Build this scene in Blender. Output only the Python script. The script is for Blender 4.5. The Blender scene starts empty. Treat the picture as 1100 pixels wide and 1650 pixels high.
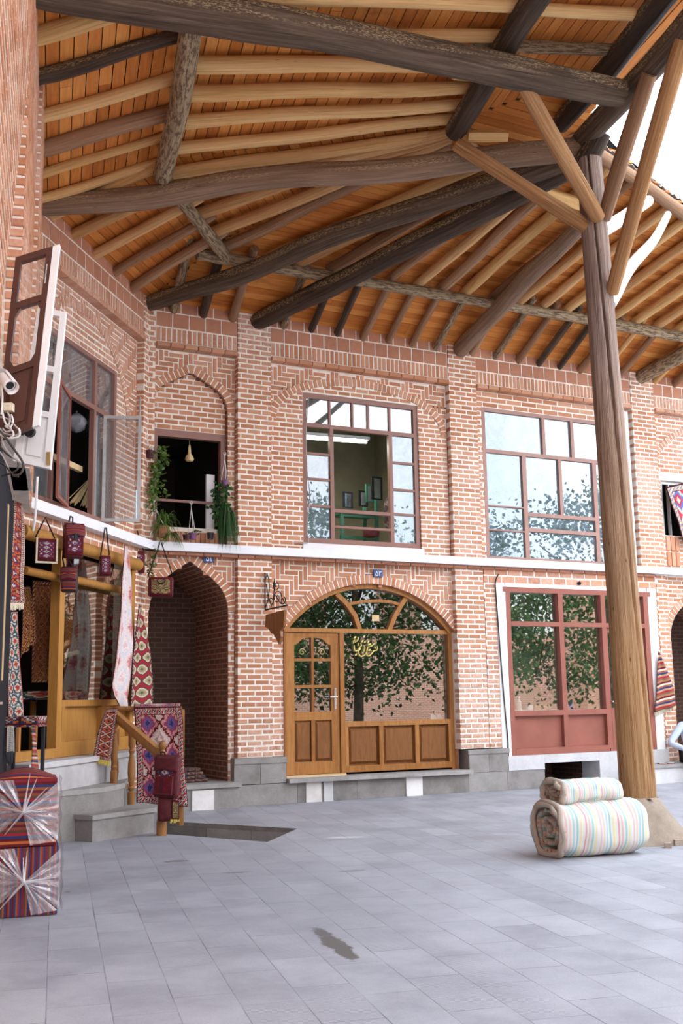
import bpy, bmesh, math, random
from mathutils import Vector as V, Matrix, noise
PI = math.pi
R_ = random.Random(7)
SC = bpy.context.scene
COL = SC.collection

# ---------------------------------------------------------------- camera
CAM_H, F_PX = 1.4, 1748.0
PITCH, ROLL, YAW = math.radians(9.75), math.radians(.9), math.radians(63.5)
_f0 = V((math.cos(YAW), math.sin(YAW), 0)); _r0 = V((math.sin(YAW), -math.cos(YAW), 0)); _z0 = V((0, 0, 1))
CF = _f0 * math.cos(PITCH) + _z0 * math.sin(PITCH)
_u = _z0 * math.cos(PITCH) - _f0 * math.sin(PITCH)
CR = _r0 * math.cos(ROLL) - _u * math.sin(ROLL)
CD = -_r0 * math.sin(ROLL) - _u * math.cos(ROLL)
CAM = V((0, 0, CAM_H))
cam = bpy.data.cameras.new('camera'); camo = bpy.data.objects.new('camera', cam); COL.objects.link(camo)
cam.sensor_fit = 'VERTICAL'; cam.sensor_height = 36.0; cam.lens = F_PX / 1650 * 36; cam.clip_end = 300
m = Matrix((( CR.x, -CD.x, -CF.x, 0), (CR.y, -CD.y, -CF.y, 0), (CR.z, -CD.z, -CF.z, CAM_H), (0, 0, 0, 1)))
camo.matrix_world = m
SC.camera = camo

# ---------------------------------------------------------------- daylight and exposure
SC.view_settings.view_transform = 'Standard'; SC.view_settings.look = 'None'
SC.view_settings.gamma = 1; SC.view_settings.use_curve_mapping = False
SC.view_settings.exposure = 1.68
wd = bpy.data.worlds.new('sky'); SC.world = wd; wd.use_nodes = True
_n = wd.node_tree.nodes; _l = wd.node_tree.links
_bg = _n['Background']; _bg.inputs['Strength'].default_value = 2.1
_tc = _n.new('ShaderNodeTexCoord'); _ns = _n.new('ShaderNodeTexNoise'); _ns.inputs['Scale'].default_value = 2.2
_ns.inputs['Detail'].default_value = 6
_cr = _n.new('ShaderNodeValToRGB'); _cr.color_ramp.elements[0].position = .42; _cr.color_ramp.elements[1].position = .6
_cr.color_ramp.elements[0].color = (.62, .80, 1.0, 1); _cr.color_ramp.elements[1].color = (.98, .97, 1.0, 1)
_l.new(_tc.outputs['Generated'], _ns.inputs['Vector']); _l.new(_ns.outputs['Fac'], _cr.inputs['Fac']); _l.new(_cr.outputs['Color'], _bg.inputs['Color'])
_sd = bpy.data.lights.new('sun', 'SUN'); _sd.energy = 3.5; _sd.angle = math.radians(1.5); _sd.color = (1, .95, .86)
_so = bpy.data.objects.new('sun', _sd); COL.objects.link(_so)
_so.rotation_euler = V((-.52, .22, 1.0)).to_track_quat('Z', 'Y').to_euler()   # high sun behind the left roof

# ---------------------------------------------------------------- frames of reference
class Fr:
    def __init__(s, o, deg, ndeg):
        s.o = V(o); s.u = V((math.cos(math.radians(deg)), math.sin(math.radians(deg)), 0))
        s.n = V((math.cos(math.radians(ndeg)), math.sin(math.radians(ndeg)), 0)); s.w = V((0, 0, 1))
    def p(s, a, b, c): return s.o + s.u * a + s.n * b + s.w * c
class Fr3:
    def __init__(s, o, u, n, w): s.o, s.u, s.n, s.w = V(o), V(u).normalized(), V(n).normalized(), V(w).normalized()
    def p(s, a, b, c): return s.o + s.u * a + s.n * b + s.w * c
FF = Fr((0, 14, 0), 0, -90)              # front wall: a = X, b = towards the court, c = height
FD = Fr((4.06, 14, 0), 51.5, -38.5)      # slanting corner wall: a from -3.13 to 0
_cl = FD.p(-3.13, 0, 0)
FL = Fr(_cl, 78.2, -11.8)                # long left wall: a from -14 to 0
W0 = Fr3((0, 0, 0), (1, 0, 0), (0, 1, 0), (0, 0, 1))

def ray(x, y): return CF + CR * ((x - 550) / F_PX) + CD * ((y - 825) / F_PX)
def hit(x, y, q, n):
    d = ray(x, y); n = V(n); return CAM + d * ((V(q) - CAM).dot(n) / d.dot(n))
def onF(x, y, b=0): h = hit(x, y, FF.p(0, b, 0), FF.n); return h
def onD(x, y, b=0): h = hit(x, y, FD.p(0, b, 0), FD.n); return h
def onZ(x, y, z=0): return hit(x, y, (0, 0, z), (0, 0, 1))

# ---------------------------------------------------------------- mesh builder
class MB:
    def __init__(s): s.v = []; s.f = []; s.uv = []; s.rn = []; s.mi = []; s.cm = 0
    def face(s, pts, uvs=None, r=None):
        k = len(s.v); s.v.extend([tuple(p) for p in pts]); n = len(pts); s.f.append(tuple(range(k, k + n)))
        if uvs is None:
            p0 = V(pts[0]); e = (V(pts[1]) - p0); L = e.length or 1; e = e / L
            nn = e.cross(V(pts[2]) - p0); g = nn.cross(e); g = g.normalized() if g.length > 1e-9 else V((0, 0, 1))
            uvs = [((V(p) - p0).dot(e), (V(p) - p0).dot(g)) for p in pts]
        s.uv.extend(uvs); r = R_.random() if r is None else r; s.rn.extend([(r, (r * 7.31) % 1)] * n); s.mi.append(s.cm)
    def box(s, fr, a0, a1, b0, b1, c0, c1, r=None):
        r = R_.random() if r is None else r
        P = lambda a, b, c: fr.p(a, b, c)
        q = [P(a0, b0, c0), P(a1, b0, c0), P(a1, b1, c0), P(a0, b1, c0), P(a0, b0, c1), P(a1, b0, c1), P(a1, b1, c1), P(a0, b1, c1)]
        flip = fr.u.cross(fr.n).dot(fr.w) * (1 if (a1 - a0) * (b1 - b0) * (c1 - c0) > 0 else -1) < 0
        for idx, ua, ub in (((0, 3, 2, 1), 'a', 'b'), ((4, 5, 6, 7), 'a', 'b'), ((0, 1, 5, 4), 'a', 'c'), ((1, 2, 6, 5), 'b', 'c'), ((2, 3, 7, 6), 'a', 'c'), ((3, 0, 4, 7), 'b', 'c')):
            co = [(a0, b0, c0), (a1, b0, c0), (a1, b1, c0), (a0, b1, c0), (a0, b0, c1), (a1, b0, c1), (a1, b1, c1), (a0, b1, c1)]
            ii = idx[::-1] if flip else idx
            ax = {'a': 0, 'b': 1, 'c': 2}
            s.face([q[i] for i in ii], [(co[i][ax[ua]], co[i][ax[ub]]) for i in ii], r)
        return s
    def brick(s, fr, a0, a1, c0, c1, b, dep=.03, ch=.004, r=None, j=.003):
        """one brick face with softened arrises, front at depth b"""
        r = R_.random() if r is None else r
        J = lambda: R_.uniform(-j, j)
        f = [(a0 + ch + J(), c0 + ch + J()), (a1 - ch + J(), c0 + ch + J()), (a1 - ch + J(), c1 - ch + J()), (a0 + ch + J(), c1 - ch + J())]
        g = [(a0, c0), (a1, c0), (a1, c1), (a0, c1)]
        bb = b + R_.uniform(-.003, .002)
        T = [fr.p(x, bb, z) for x, z in f]; G = [fr.p(x, bb - .006, z) for x, z in g]; B = [fr.p(x, b - dep, z) for x, z in g]
        fl = fr.u.cross(fr.w).dot(fr.n) < 0
        def add(p, uv):
            s.face(p[::-1] if fl else p, uv[::-1] if fl else uv, r)
        add(T, f)
        for i in range(4):
            k = (i + 1) % 4
            add([G[i], G[k], T[k], T[i]], [g[i], g[k], f[k], f[i]])
            add([B[i], B[k], G[k], G[i]], [(g[i][0], g[i][1] - dep), (g[k][0], g[k][1] - dep), g[k], g[i]])
    def quad_brick(s, P4, n, dep=.03, r=None):
        """brick from four corner points (front plane), n = outward normal"""
        r = R_.random() if r is None else r
        c = sum((V(p) for p in P4), V()) / 4
        T = [V(p) + (c - V(p)).normalized() * .005 for p in P4]; G = [V(p) - n * .006 for p in P4]; B = [V(p) - n * dep for p in P4]
        nn = (T[1] - T[0]).cross(T[2] - T[0])
        fl = nn.dot(n) < 0
        def add(p): s.face(p[::-1] if fl else p, None, r)
        add(T)
        for i in range(4):
            k = (i + 1) % 4
            add([G[i], G[k], T[k], T[i]]); add([B[i], B[k], G[k], G[i]])
    def tube(s, pts, rad, seg=8, caps=True, r=None, closed=False):
        """swept tube; rad number or list; uv: u around (0-1), v along in metres"""
        pts = [V(p) for p in pts]; n = len(pts); rad = [rad] * n if isinstance(rad, (int, float)) else rad
        r = R_.random() if r is None else r
        rings = []; t0 = (pts[1] - pts[0]).normalized()
        ref = V((0, 0, 1)) if abs(t0.z) < .9 else V((1, 0, 0)); x = t0.cross(ref).normalized(); acc = 0; vs = []
        for i, p in enumerate(pts):
            t = (pts[min(i + 1, n - 1)] - pts[max(i - 1, 0)])
            t = t.normalized() if t.length > 1e-9 else t0
            x = (x - t * x.dot(t)); x = x.normalized() if x.length > 1e-6 else t.cross(V((0, 1, .3))).normalized()
            y = t.cross(x)
            if i: acc += (p - pts[i - 1]).length
            vs.append(acc)
            rings.append([p + (x * math.cos(2 * PI * k / seg) + y * math.sin(2 * PI * k / seg)) * (rad[i] if not callable(rad[i]) else rad[i](k / seg)) for k in range(seg)])
        for i in range(n - 1):
            for k in range(seg):
                k2 = (k + 1) % seg
                s.face([rings[i][k], rings[i][k2], rings[i + 1][k2], rings[i + 1][k]],
                       [(k / seg, vs[i]), ((k + 1) / seg, vs[i]), ((k + 1) / seg, vs[i + 1]), (k / seg, vs[i + 1])], r)
        if caps:
            s.face(rings[0][::-1], [(.1 * math.cos(2 * PI * k / seg), .1 * math.sin(2 * PI * k / seg)) for k in range(seg)], r)
            s.face(rings[-1], [(.1 * math.cos(2 * PI * k / seg), .1 * math.sin(2 * PI * k / seg)) for k in range(seg)], r)
        return s
    def lathe(s, fr, prof, seg=16, r=None):
        """profile [(radius, height)] about the frame's w axis at origin"""
        r = R_.random() if r is None else r
        for i in range(len(prof) - 1):
            (r0, h0), (r1, h1) = prof[i], prof[i + 1]
            for k in range(seg):
                A, B = 2 * PI * k / seg, 2 * PI * (k + 1) / seg
                q = [(r0, A, h0), (r0, B, h0), (r1, B, h1), (r1, A, h1)]
                P = [fr.p(a * math.cos(t), a * math.sin(t), h) for a, t, h in q]
                if r0 < 1e-6: P = [P[0], P[2], P[3]]; uv = [(k / seg, h0), ((k + 1) / seg, h1), (k / seg, h1)]
                elif r1 < 1e-6: P = P[:3]; uv = [(k / seg, h0), ((k + 1) / seg, h0), (k / seg, h1)]
                else: uv = [(k / seg, h0), ((k + 1) / seg, h0), ((k + 1) / seg, h1), (k / seg, h1)]
                s.face(P, uv, r)
        return s
    def grid(s, fn, nu, nv, r=None, two=0):
        """sheet fn(u,v)->point, u,v in 0..1; uv = (u,v)"""
        r = R_.random() if r is None else r
        G = [[V(fn(i / nu, j / nv)) for j in range(nv + 1)] for i in range(nu + 1)]
        k0 = len(s.v)
        for i in range(nu):
            for j in range(nv):
                s.face([G[i][j], G[i + 1][j], G[i + 1][j + 1], G[i][j + 1]], [(i / nu, j / nv), ((i + 1) / nu, j / nv), ((i + 1) / nu, (j + 1) / nv), (i / nu, (j + 1) / nv)], r)
        return s
    def strip(s, fr, path_out, path_in, b, r=None):
        for i in range(len(path_out) - 1):
            P = [path_in[i], path_in[i + 1], path_out[i + 1], path_out[i]]
            s.face([fr.p(a, b, c) for a, c in P], P, r)
    def prism(s, fr, poly, b0, b1, r=None):
        """extrude polygon (a,c) from depth b0 to b1"""
        r = R_.random() if r is None else r
        A = [fr.p(a, b0, c) for a, c in poly]; B = [fr.p(a, b1, c) for a, c in poly]
        s.face(A[::-1], list(poly)[::-1], r); s.face(B, list(poly), r)
        n = len(poly)
        for i in range(n):
            k = (i + 1) % n; s.face([A[i], A[k], B[k], B[i]], None, r)
        return s
    def build(s, name, mats, parent=None, smooth=False, solid=0, kind=None, label=None, cat=None, group=None, origin=None, weld=False, sub=0, bevel=0):
        me = bpy.data.meshes.new(name)
        if origin is None and parent is None and s.v:
            xs = [p[0] for p in s.v]; ys = [p[1] for p in s.v]; zs = [p[2] for p in s.v]
            origin = V(((min(xs) + max(xs)) / 2, (min(ys) + max(ys)) / 2, min(zs)))
        o = V(origin) if origin is not None else V((0, 0, 0))
        me.from_pydata([(p[0] - o.x, p[1] - o.y, p[2] - o.z) for p in s.v], [], s.f)
        uvl = me.uv_layers.new(name='UVMap'); uvl.data.foreach_set('uv', [c for t in s.uv for c in t])
        rl = me.uv_layers.new(name='rnd'); rl.data.foreach_set('uv', [c for t in s.rn for c in t])
        mats = mats if isinstance(mats, (list, tuple)) else [mats]
        for m in mats: me.materials.append(MAT(m) if isinstance(m, str) else m)
        me.polygons.foreach_set('material_index', s.mi)
        ob = bpy.data.objects.new(name, me); COL.objects.link(ob)
        if smooth or weld:
            bm = bmesh.new(); bm.from_mesh(me); bmesh.ops.remove_doubles(bm, verts=bm.verts, dist=.0004)
            bmesh.ops.recalc_face_normals(bm, faces=bm.faces); bm.to_mesh(me); bm.free()
        if smooth:
            me.polygons.foreach_set('use_smooth', [True] * len(me.polygons)); me.set_sharp_from_angle(angle=math.radians(42 if smooth is True else smooth))
        if solid:
            md = ob.modifiers.new('thick', 'SOLIDIFY'); md.thickness = solid; md.offset = 0
        if bevel:
            md = ob.modifiers.new('round', 'BEVEL'); md.width = bevel; md.segments = 2; md.limit_method = 'ANGLE'
        if sub:
            md = ob.modifiers.new('soft', 'SUBSURF'); md.levels = md.render_levels = sub
        if parent is not None:
            ob.parent = parent; w = world_of(parent); ob.matrix_parent_inverse = Matrix.Translation(-w)
            if origin is not None: ob.location = o
        else: ob.location = o
        tag(ob, label, cat, group, kind)
        return ob
def world_of(p):
    w = V(p.location)
    if p.parent is not None: w = V(p.location)
    return w
def tag(o, label=None, cat=None, group=None, kind=None):
    if label: o['label'] = label
    if cat: o['category'] = cat
    if group: o['group'] = group
    if kind: o['kind'] = kind
    return o
def thing(name, label, cat, loc, group=None, kind=None):
    o = bpy.data.objects.new(name, None); COL.objects.link(o); o.location = V(loc); o.empty_display_size = .1
    return tag(o, label, cat, group, kind)

# ---------------------------------------------------------------- materials
class NT:
    def __init__(s, name):
        s.mat = bpy.data.materials.new(name); s.mat.use_nodes = True; s.t = s.mat.node_tree
        s.b = s.t.nodes['Principled BSDF']; s.out = s.t.nodes['Material Output']
        s.b.inputs['Roughness'].default_value = .8; s.b.inputs['Specular IOR Level'].default_value = .22; s._uv = {}
    def n(s, typ, **kw):
        q = s.t.nodes.new('ShaderNode' + typ)
        for k, v in kw.items():
            if k in q.inputs: s.put(v, q.inputs[k])
            else: setattr(q, k, v)
        return q
    def put(s, v, sock):
        if isinstance(v, bpy.types.NodeSocket): s.t.links.new(v, sock)
        else:
            if isinstance(v, tuple) and len(v) == 3 and sock.type == 'RGBA': v = v + (1,)
            sock.default_value = v
    def m(s, op, *a, clamp=False):
        q = s.t.nodes.new('ShaderNodeMath'); q.operation = op; q.use_clamp = clamp
        for i, v in enumerate(a): s.put(v, q.inputs[i])
        return q.outputs[0]
    def uv(s, name='UVMap'):
        if name not in s._uv:
            u = s.n('UVMap', uv_map=name); x = s.n('SeparateXYZ'); s.t.links.new(u.outputs[0], x.inputs[0]); s._uv[name] = (u.outputs[0], x.outputs[0], x.outputs[1])
        return s._uv[name]
    def obj(s): return s.n('TexCoord').outputs['Object']
    def pos(s): return s.n('NewGeometry').outputs['Position']
    def scale(s, vec, sc):
        q = s.n('Mapping'); s.put(vec, q.inputs[0]); q.inputs['Scale'].default_value = sc; return q.outputs[0]
    def noise(s, vec, sc, det=4, rough=.55, dist=0):
        q = s.n('TexNoise'); s.put(vec, q.inputs['Vector']); q.inputs['Scale'].default_value = sc; q.inputs['Detail'].default_value = det
        q.inputs['Roughness'].default_value = rough; q.inputs['Distortion'].default_value = dist; return q.outputs['Fac']
    def ramp(s, f, stops, interp='LINEAR'):
        q = s.n('ValToRGB'); e = q.color_ramp; e.interpolation = interp
        while len(e.elements) < len(stops): e.elements.new(.5)
        for k, (p, c) in enumerate(stops):
            e.elements[k].position = p; e.elements[k].color = (c, c, c, 1) if isinstance(c, (int, float)) else tuple(c) + (1,)
        s.put(f, q.inputs[0]); return q.outputs[0]
    def mix(s, f, a, b, mode='MIX'):
        q = s.t.nodes.new('ShaderNodeMix'); q.data_type = 'RGBA'; q.blend_type = mode
        s.put(f, q.inputs[0]); s.put(a, q.inputs[6]); s.put(b, q.inputs[7]); return q.outputs[2]
    def col(s, c): s.put(c, s.b.inputs['Base Color']); return s
    def rough(s, v): s.put(v, s.b.inputs['Roughness']); return s
    def bump(s, h, strength=.4, dist=.01):
        q = s.n('Bump'); q.inputs['Strength'].default_value = strength; q.inputs['Distance'].default_value = dist; s.put(h, q.inputs['Height'])
        s.t.links.new(q.outputs[0], s.b.inputs['Normal']); return s
MATS = {}; MK = {}
def MAT(n):
    if n not in MATS: MATS[n] = MK[n](n)
    return MATS[n]
def mk(f): MK[f.__name__] = f; return f
def plain(name, c, rough=.6, metal=0, var=.12, sc=9, bump=0):
    def g(n):
        t = NT(n); nz = t.noise(t.obj(), sc, 4)
        a = tuple(max(0, x * (1 - var)) for x in c); b = tuple(min(1, x * (1 + var)) for x in c)
        t.col(t.ramp(nz, [(.3, a), (.7, b)])).rough(rough); t.b.inputs['Metallic'].default_value = metal
        if bump: t.bump(t.noise(t.obj(), sc * 6, 3), bump)
        return t.mat
    MK[name] = g

@mk
def brick(n):
    t = NT(n); _, r1, r2 = t.uv('rnd')
    c = t.ramp(r1, [(0, (.38, .155, .072)), (.25, (.47, .205, .105)), (.6, (.53, .25, .14)), (.85, (.60, .31, .19)), (1, (.52, .28, .155))])
    p = t.pos(); nz = t.noise(p, 16, 5, .65)
    c = t.mix(t.m('MULTIPLY', nz, .35), c, (.55, .29, .2), 'MIX')
    big = t.noise(p, .55, 3, .5); sm = t.noise(p, 22, 4, .7)
    lime = t.m('MULTIPLY', t.ramp(big, [(.50, 0), (.72, 1)]), t.ramp(sm, [(.42, .08), (.62, .6)]))
    c = t.mix(lime, c, (.74, .62, .56))
    t.col(c).rough(.9).bump(t.noise(p, 60, 4, .7), .35, .004)
    return t.mat
@mk
def mortar(n):
    t = NT(n); p = t.pos()
    t.col(t.ramp(t.noise(p, 9, 5, .6), [(.25, (.68, .58, .47)), (.5, (.82, .75, .66)), (.8, (.90, .86, .80))])).rough(.95).bump(t.noise(p, 40, 4), .5, .01)
    return t.mat
@mk
def tile_brick(n):
    t = NT(n); _, r1, _b = t.uv('rnd'); p = t.pos()
    c = t.ramp(r1, [(0, (.36, .135, .07)), (1, (.45, .19, .105))])
    c = t.mix(t.m('MULTIPLY', t.noise(p, 9, 5, .65), .55), c, (.58, .34, .24))
    t.col(c).rough(.9).bump(t.noise(p, 50, 4), .25, .004); return t.mat
def brick_surface(name, a, b, mort, sc=1, flip=False):
    def g(n):
        t = NT(n); vec, u, v = t.uv()
        if flip:
            q = t.n('CombineXYZ'); t.put(v, q.inputs[0]); t.put(u, q.inputs[1]); vec = q.outputs[0]
        q = t.n('TexBrick'); t.put(vec, q.inputs['Vector']); q.inputs['Scale'].default_value = 1
        for k, val in (('Color1', a + (1,)), ('Color2', b + (1,)), ('Mortar', mort + (1,)), ('Mortar Size', .009 * sc), ('Brick Width', .21 * sc), ('Row Height', .073 * sc)): q.inputs[k].default_value = val
        q.inputs['Mortar Smooth'].default_value = .2
        c = t.mix(t.m('MULTIPLY', t.noise(t.pos(), 5, 5), .5), q.outputs['Color'], a)
        t.col(c).rough(.9).bump(t.m('SUBTRACT', 1.0, q.outputs['Fac']), .6, .012); return t.mat
    MK[name] = g
brick_surface('shaded_vault_brick', (.20, .08, .05), (.29, .13, .08), (.44, .34, .27), flip=True)  # shade inside the arches is put into the brick and mortar colour
brick_surface('shaded_passage_brick', (.07, .035, .025), (.10, .05, .035), (.13, .095, .075))  # darker still: the gloom of the deep recesses is painted in
brick_surface('far_brick', (.36, .18, .12), (.45, .24, .17), (.6, .52, .45))
def log_mat(name, cols, grain=1.0, bark=0, flake=0):
    def g(n):
        t = NT(n); vec, u, v = t.uv(); _, r, _2 = t.uv('rnd')
        q = t.n('CombineXYZ'); ang = t.m('MULTIPLY', u, 2 * PI)
        t.put(t.m('COSINE', ang), q.inputs[0]); t.put(t.m('SINE', ang), q.inputs[1]); t.put(t.m('ADD', v, t.m('MULTIPLY', r, 37.0)), q.inputs[2])
        gr = t.noise(t.scale(q.outputs[0], (1.6, 1.6, .55)), 2.4, 6, .6, .6); fine = t.noise(t.scale(q.outputs[0], (6, 6, .5)), 5, 4, .6)
        f = t.m('ADD', t.m('MULTIPLY', gr, .6), t.m('MULTIPLY', fine, .4))
        f = t.m('ADD', f, t.m('MULTIPLY', t.m('SUBTRACT', r, .5), .16))
        c = t.ramp(f, [(.3, cols[0]), (.48, cols[1]), (.62, cols[2]), (.75, cols[3])])
        kn = t.n('TexVoronoi'); t.put(t.scale(q.outputs[0], (1, 1, 1.1)), kn.inputs['Vector']); kn.inputs['Scale'].default_value = 2.3
        c = t.mix(t.ramp(kn.outputs['Distance'], [(.03, .8), (.09, 0)]), c, tuple(x * .35 for x in cols[0]))
        if bark:
            b2 = t.noise(t.scale(q.outputs[0], (1, 1, 2.2)), 3.2, 5, .7)
            c = t.mix(t.ramp(b2, [(.48, 0), (.56, 1)]), c, bark)
        # drying cracks that run along the log
        ck = t.noise(t.scale(q.outputs[0], (9, 9, .35)), 2.0, 3, .5)
        c = t.mix(t.ramp(ck, [(.30, .75), (.345, 0)]), c, tuple(x * .3 for x in cols[0]))
        if flake:
            fk = t.noise(t.scale(q.outputs[0], (5, 5, 9)), 3.0, 4, .75); fm = t.noise(t.scale(q.outputs[0], (1, 1, .6)), 1.6, 3, .5)
            c = t.mix(t.m('MULTIPLY', t.ramp(fk, [(.50, 0), (.58, 1)]), t.m('MULTIPLY', t.ramp(fm, [(.40, 0), (.50, .9)]), t.ramp(t.m('SINE', ang), [(.0, 1), (.12, 1), (.42, 0)]))), c, (.56, .42, .24))
        t.col(c).rough(.75).bump(t.m('ADD', fine, gr), .5 * grain, .02); return t.mat
    MK[name] = g
log_mat('pale_log', [(.50, .27, .09), (.70, .42, .17), (.80, .53, .25), (.86, .62, .34)])
log_mat('brown_log', [(.17, .09, .05), (.30, .165, .09), (.42, .25, .145), (.52, .34, .21)])
log_mat('flaky_log', [(.13, .08, .05), (.22, .14, .09), (.32, .21, .14), (.42, .30, .2)], 1.2, 0, 1)
log_mat('dark_log', [(.028, .018, .012), (.062, .040, .027), (.115, .077, .052), (.2, .14, .1)], 1.3, 0, 1)
log_mat('bark_log', [(.24, .16, .09), (.40, .29, .175), (.56, .44, .28), (.70, .58, .40)], 1.5, (.16, .105, .065))
log_mat('strut_log', [(.20, .085, .032), (.40, .20, .08), (.56, .31, .14), (.66, .43, .24)], 1.4)
log_mat('char_log', [(.04, .027, .018), (.095, .063, .042), (.17, .118, .08), (.28, .2, .14)], 1.4, 0, 1)
log_mat('tan_log', [(.36, .175, .065), (.56, .31, .13), (.70, .43, .20), (.78, .53, .28)])
log_mat('sunlit_log', [(.62, .52, .43), (.76, .70, .62), (.84, .80, .74), (.9, .87, .83)])  # sunlight on the gutter side braces, put into the wood colour
@mk
def shaft_wood(n):
    t = NT(n); vec, u, v = t.uv(); q = t.n('CombineXYZ'); ang = t.m('MULTIPLY', u, 2 * PI)
    t.put(t.m('COSINE', ang), q.inputs[0]); t.put(t.m('SINE', ang), q.inputs[1]); t.put(v, q.inputs[2])
    g1 = t.noise(t.scale(q.outputs[0], (2.5, 2.5, .35)), 3, 6, .65, .8); g2 = t.noise(t.scale(q.outputs[0], (7, 7, .5)), 4, 5, .65)
    f = t.m('ADD', t.m('MULTIPLY', g1, .55), t.m('MULTIPLY', g2, .45))
    low = t.ramp(f, [(.32, (.17, .08, .03)), (.45, (.34, .18, .075)), (.56, (.50, .29, .135)), (.72, (.66, .44, .26))])
    hi = t.ramp(f, [(.32, (.09, .055, .04)), (.45, (.21, .135, .10)), (.56, (.36, .26, .21)), (.72, (.60, .5, .44))])
    hgt = t.n('MapRange'); t.put(v, hgt.inputs[0]); hgt.inputs[1].default_value = 1.2; hgt.inputs[2].default_value = 4.5
    c = t.mix(hgt.outputs[0], low, hi)
    kn = t.n('TexVoronoi'); t.put(t.scale(q.outputs[0], (1, 1, 1.4)), kn.inputs['Vector']); kn.inputs['Scale'].default_value = 1.5
    c = t.mix(t.ramp(kn.outputs['Distance'], [(.025, .9), (.06, 0)]), c, (.05, .02, .01))
    t.col(c).rough(.72).bump(t.m('ADD', t.m('MULTIPLY', g2, 1.2), g1), .7, .03); return t.mat
@mk
def plank(n):
    t = NT(n); _, u, v = t.uv(); _, r, r2 = t.uv('rnd')
    q = t.n('CombineXYZ'); t.put(t.m('ADD', u, t.m('MULTIPLY', r, 50.0)), q.inputs[0]); t.put(t.m('MULTIPLY', v, 11.0), q.inputs[1])
    g = t.noise(q.outputs[0], 2.2, 5, .6, .5)
    c = t.ramp(t.m('ADD', t.m('MULTIPLY', g, .6), t.m('MULTIPLY', r, .4)), [(.2, (.34, .10, .018)), (.45, (.54, .18, .035)), (.65, (.66, .26, .06)), (.85, (.76, .36, .10))])
    st = t.noise(t.pos(), .8, 5, .65); c = t.mix(t.ramp(st, [(.60, 0), (.72, .75)]), c, (.17, .06, .02))
    t.col(c).rough(.7).bump(g, .15, .005); return t.mat
def stone(name, a, b, c_):
    def g(n):
        t = NT(n); p = t.pos(); _, r, _2 = t.uv('rnd')
        f = t.m('ADD', t.m('MULTIPLY', t.noise(p, 3.2, 6, .65), .75), t.m('MULTIPLY', r, .25))
        c = t.ramp(f, [(.3, a), (.5, b), (.72, c_)])
        c = t.mix(t.ramp(t.noise(p, 90, 3, .7), [(.35, .35), (.55, 0)]), c, a)
        t.col(c).rough(.78).bump(t.noise(p, 70, 4, .7), .18, .004); return t.mat
    MK[name] = g
stone('grey_stone', (.24, .225, .21), (.36, .34, .325), (.46, .44, .42))
stone('pale_stone', (.42, .41, .41), (.56, .55, .55), (.68, .66, .65))
stone('marble', (.62, .58, .54), (.78, .76, .74), (.9, .89, .88))
stone('step_stone', (.17, .155, .14), (.27, .25, .235), (.36, .34, .32))
stone('concrete', (.20, .15, .11), (.33, .26, .20), (.42, .35, .28))
plain('plaster_white', (.80, .79, .79), .85, var=.06, sc=3, bump=.1)
plain('ledge_white', (.80, .82, .86), .5, var=.04, sc=3)
plain('pale_room', (.30, .37, .40), .9, var=.2, sc=1.5)
plain('plaster_room', (.25, .225, .16), .9, var=.25, sc=1.5)
plain('plaster_green', (.36, .42, .31), .9, var=.15, sc=1.2)
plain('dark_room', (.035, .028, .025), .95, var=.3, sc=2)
plain('steel_brown', (.28, .145, .115), .42, var=.08, sc=4)
plain('steel_brown_pale', (.36, .21, .17), .45, var=.08, sc=4)
plain('door_red', (.30, .105, .075), .45, var=.1, sc=3)
plain('shutter_brown', (.085, .033, .022), .45, var=.15, sc=3)
plain('paint_white', (.78, .78, .77), .5, var=.06, sc=4)
plain('steel_grey', (.45, .45, .44), .4, .3, var=.12, sc=12)
plain('iron_black', (.02, .02, .02), .5, .2)
plain('cable_dark', (.06, .05, .045), .6)
plain('cable_grey', (.38, .36, .34), .6)
plain('brass', (.62, .46, .2), .35, .8)
plain('chrome', (.6, .6, .6), .2, .9)
plain('gold_paint', (.75, .62, .2), .4)
plain('plate_blue', (.05, .09, .24), .4)
plain('white_ink', (.85, .85, .85), .5, var=0)
plain('pot_purple', (.17, .075, .17), .5)
plain('pot_dark', (.07, .025, .03), .5)
plain('terracotta', (.42, .16, .09), .8)
plain('string_white', (.75, .73, .7), .8)
plain('gourd', (.62, .46, .24), .5)
plain('leather_maroon', (.10, .018, .022), .5, var=.25, sc=20)
plain('strap_black', (.022, .012, .013), .7)
plain('fringe_cream', (.66, .58, .42), .95, var=.15, sc=40)
plain('fringe_yellow', (.62, .5, .12), .95, var=.15, sc=40)
plain('cloth_dark', (.03, .03, .035), .95)
plain('bag_plastic_black', (.03, .03, .035), .35)
plain('bag_plastic_grey', (.22, .22, .24), .35)
plain('green_paint', (.06, .20, .13), .5)
plain('shirt_blue', (.50, .57, .72), .9, var=.08, sc=5)
plain('trousers_black', (.012, .012, .016), .9)
plain('skin', (.50, .29, .2), .55, var=.08)
plain('hair_dark', (.03, .02, .016), .7)
plain('shoe_black', (.02, .018, .018), .4)
plain('slate_shadow', (.05, .045, .04), .95)
plain('cardboard', (.42, .28, .17), .9)
plain('leaf_stem', (.16, .2, .07), .8)
plain('tree_bark', (.07, .05, .035), .95, var=.3, sc=8)
plain('tin', (.38, .33, .31), .5, .4)
plain('burlap', (.30, .24, .16), .95, var=.2, sc=30)
plain('ceramic_white', (.75, .74, .72), .3)
plain('blue_cloth', (.05, .07, .22), .9)
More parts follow.
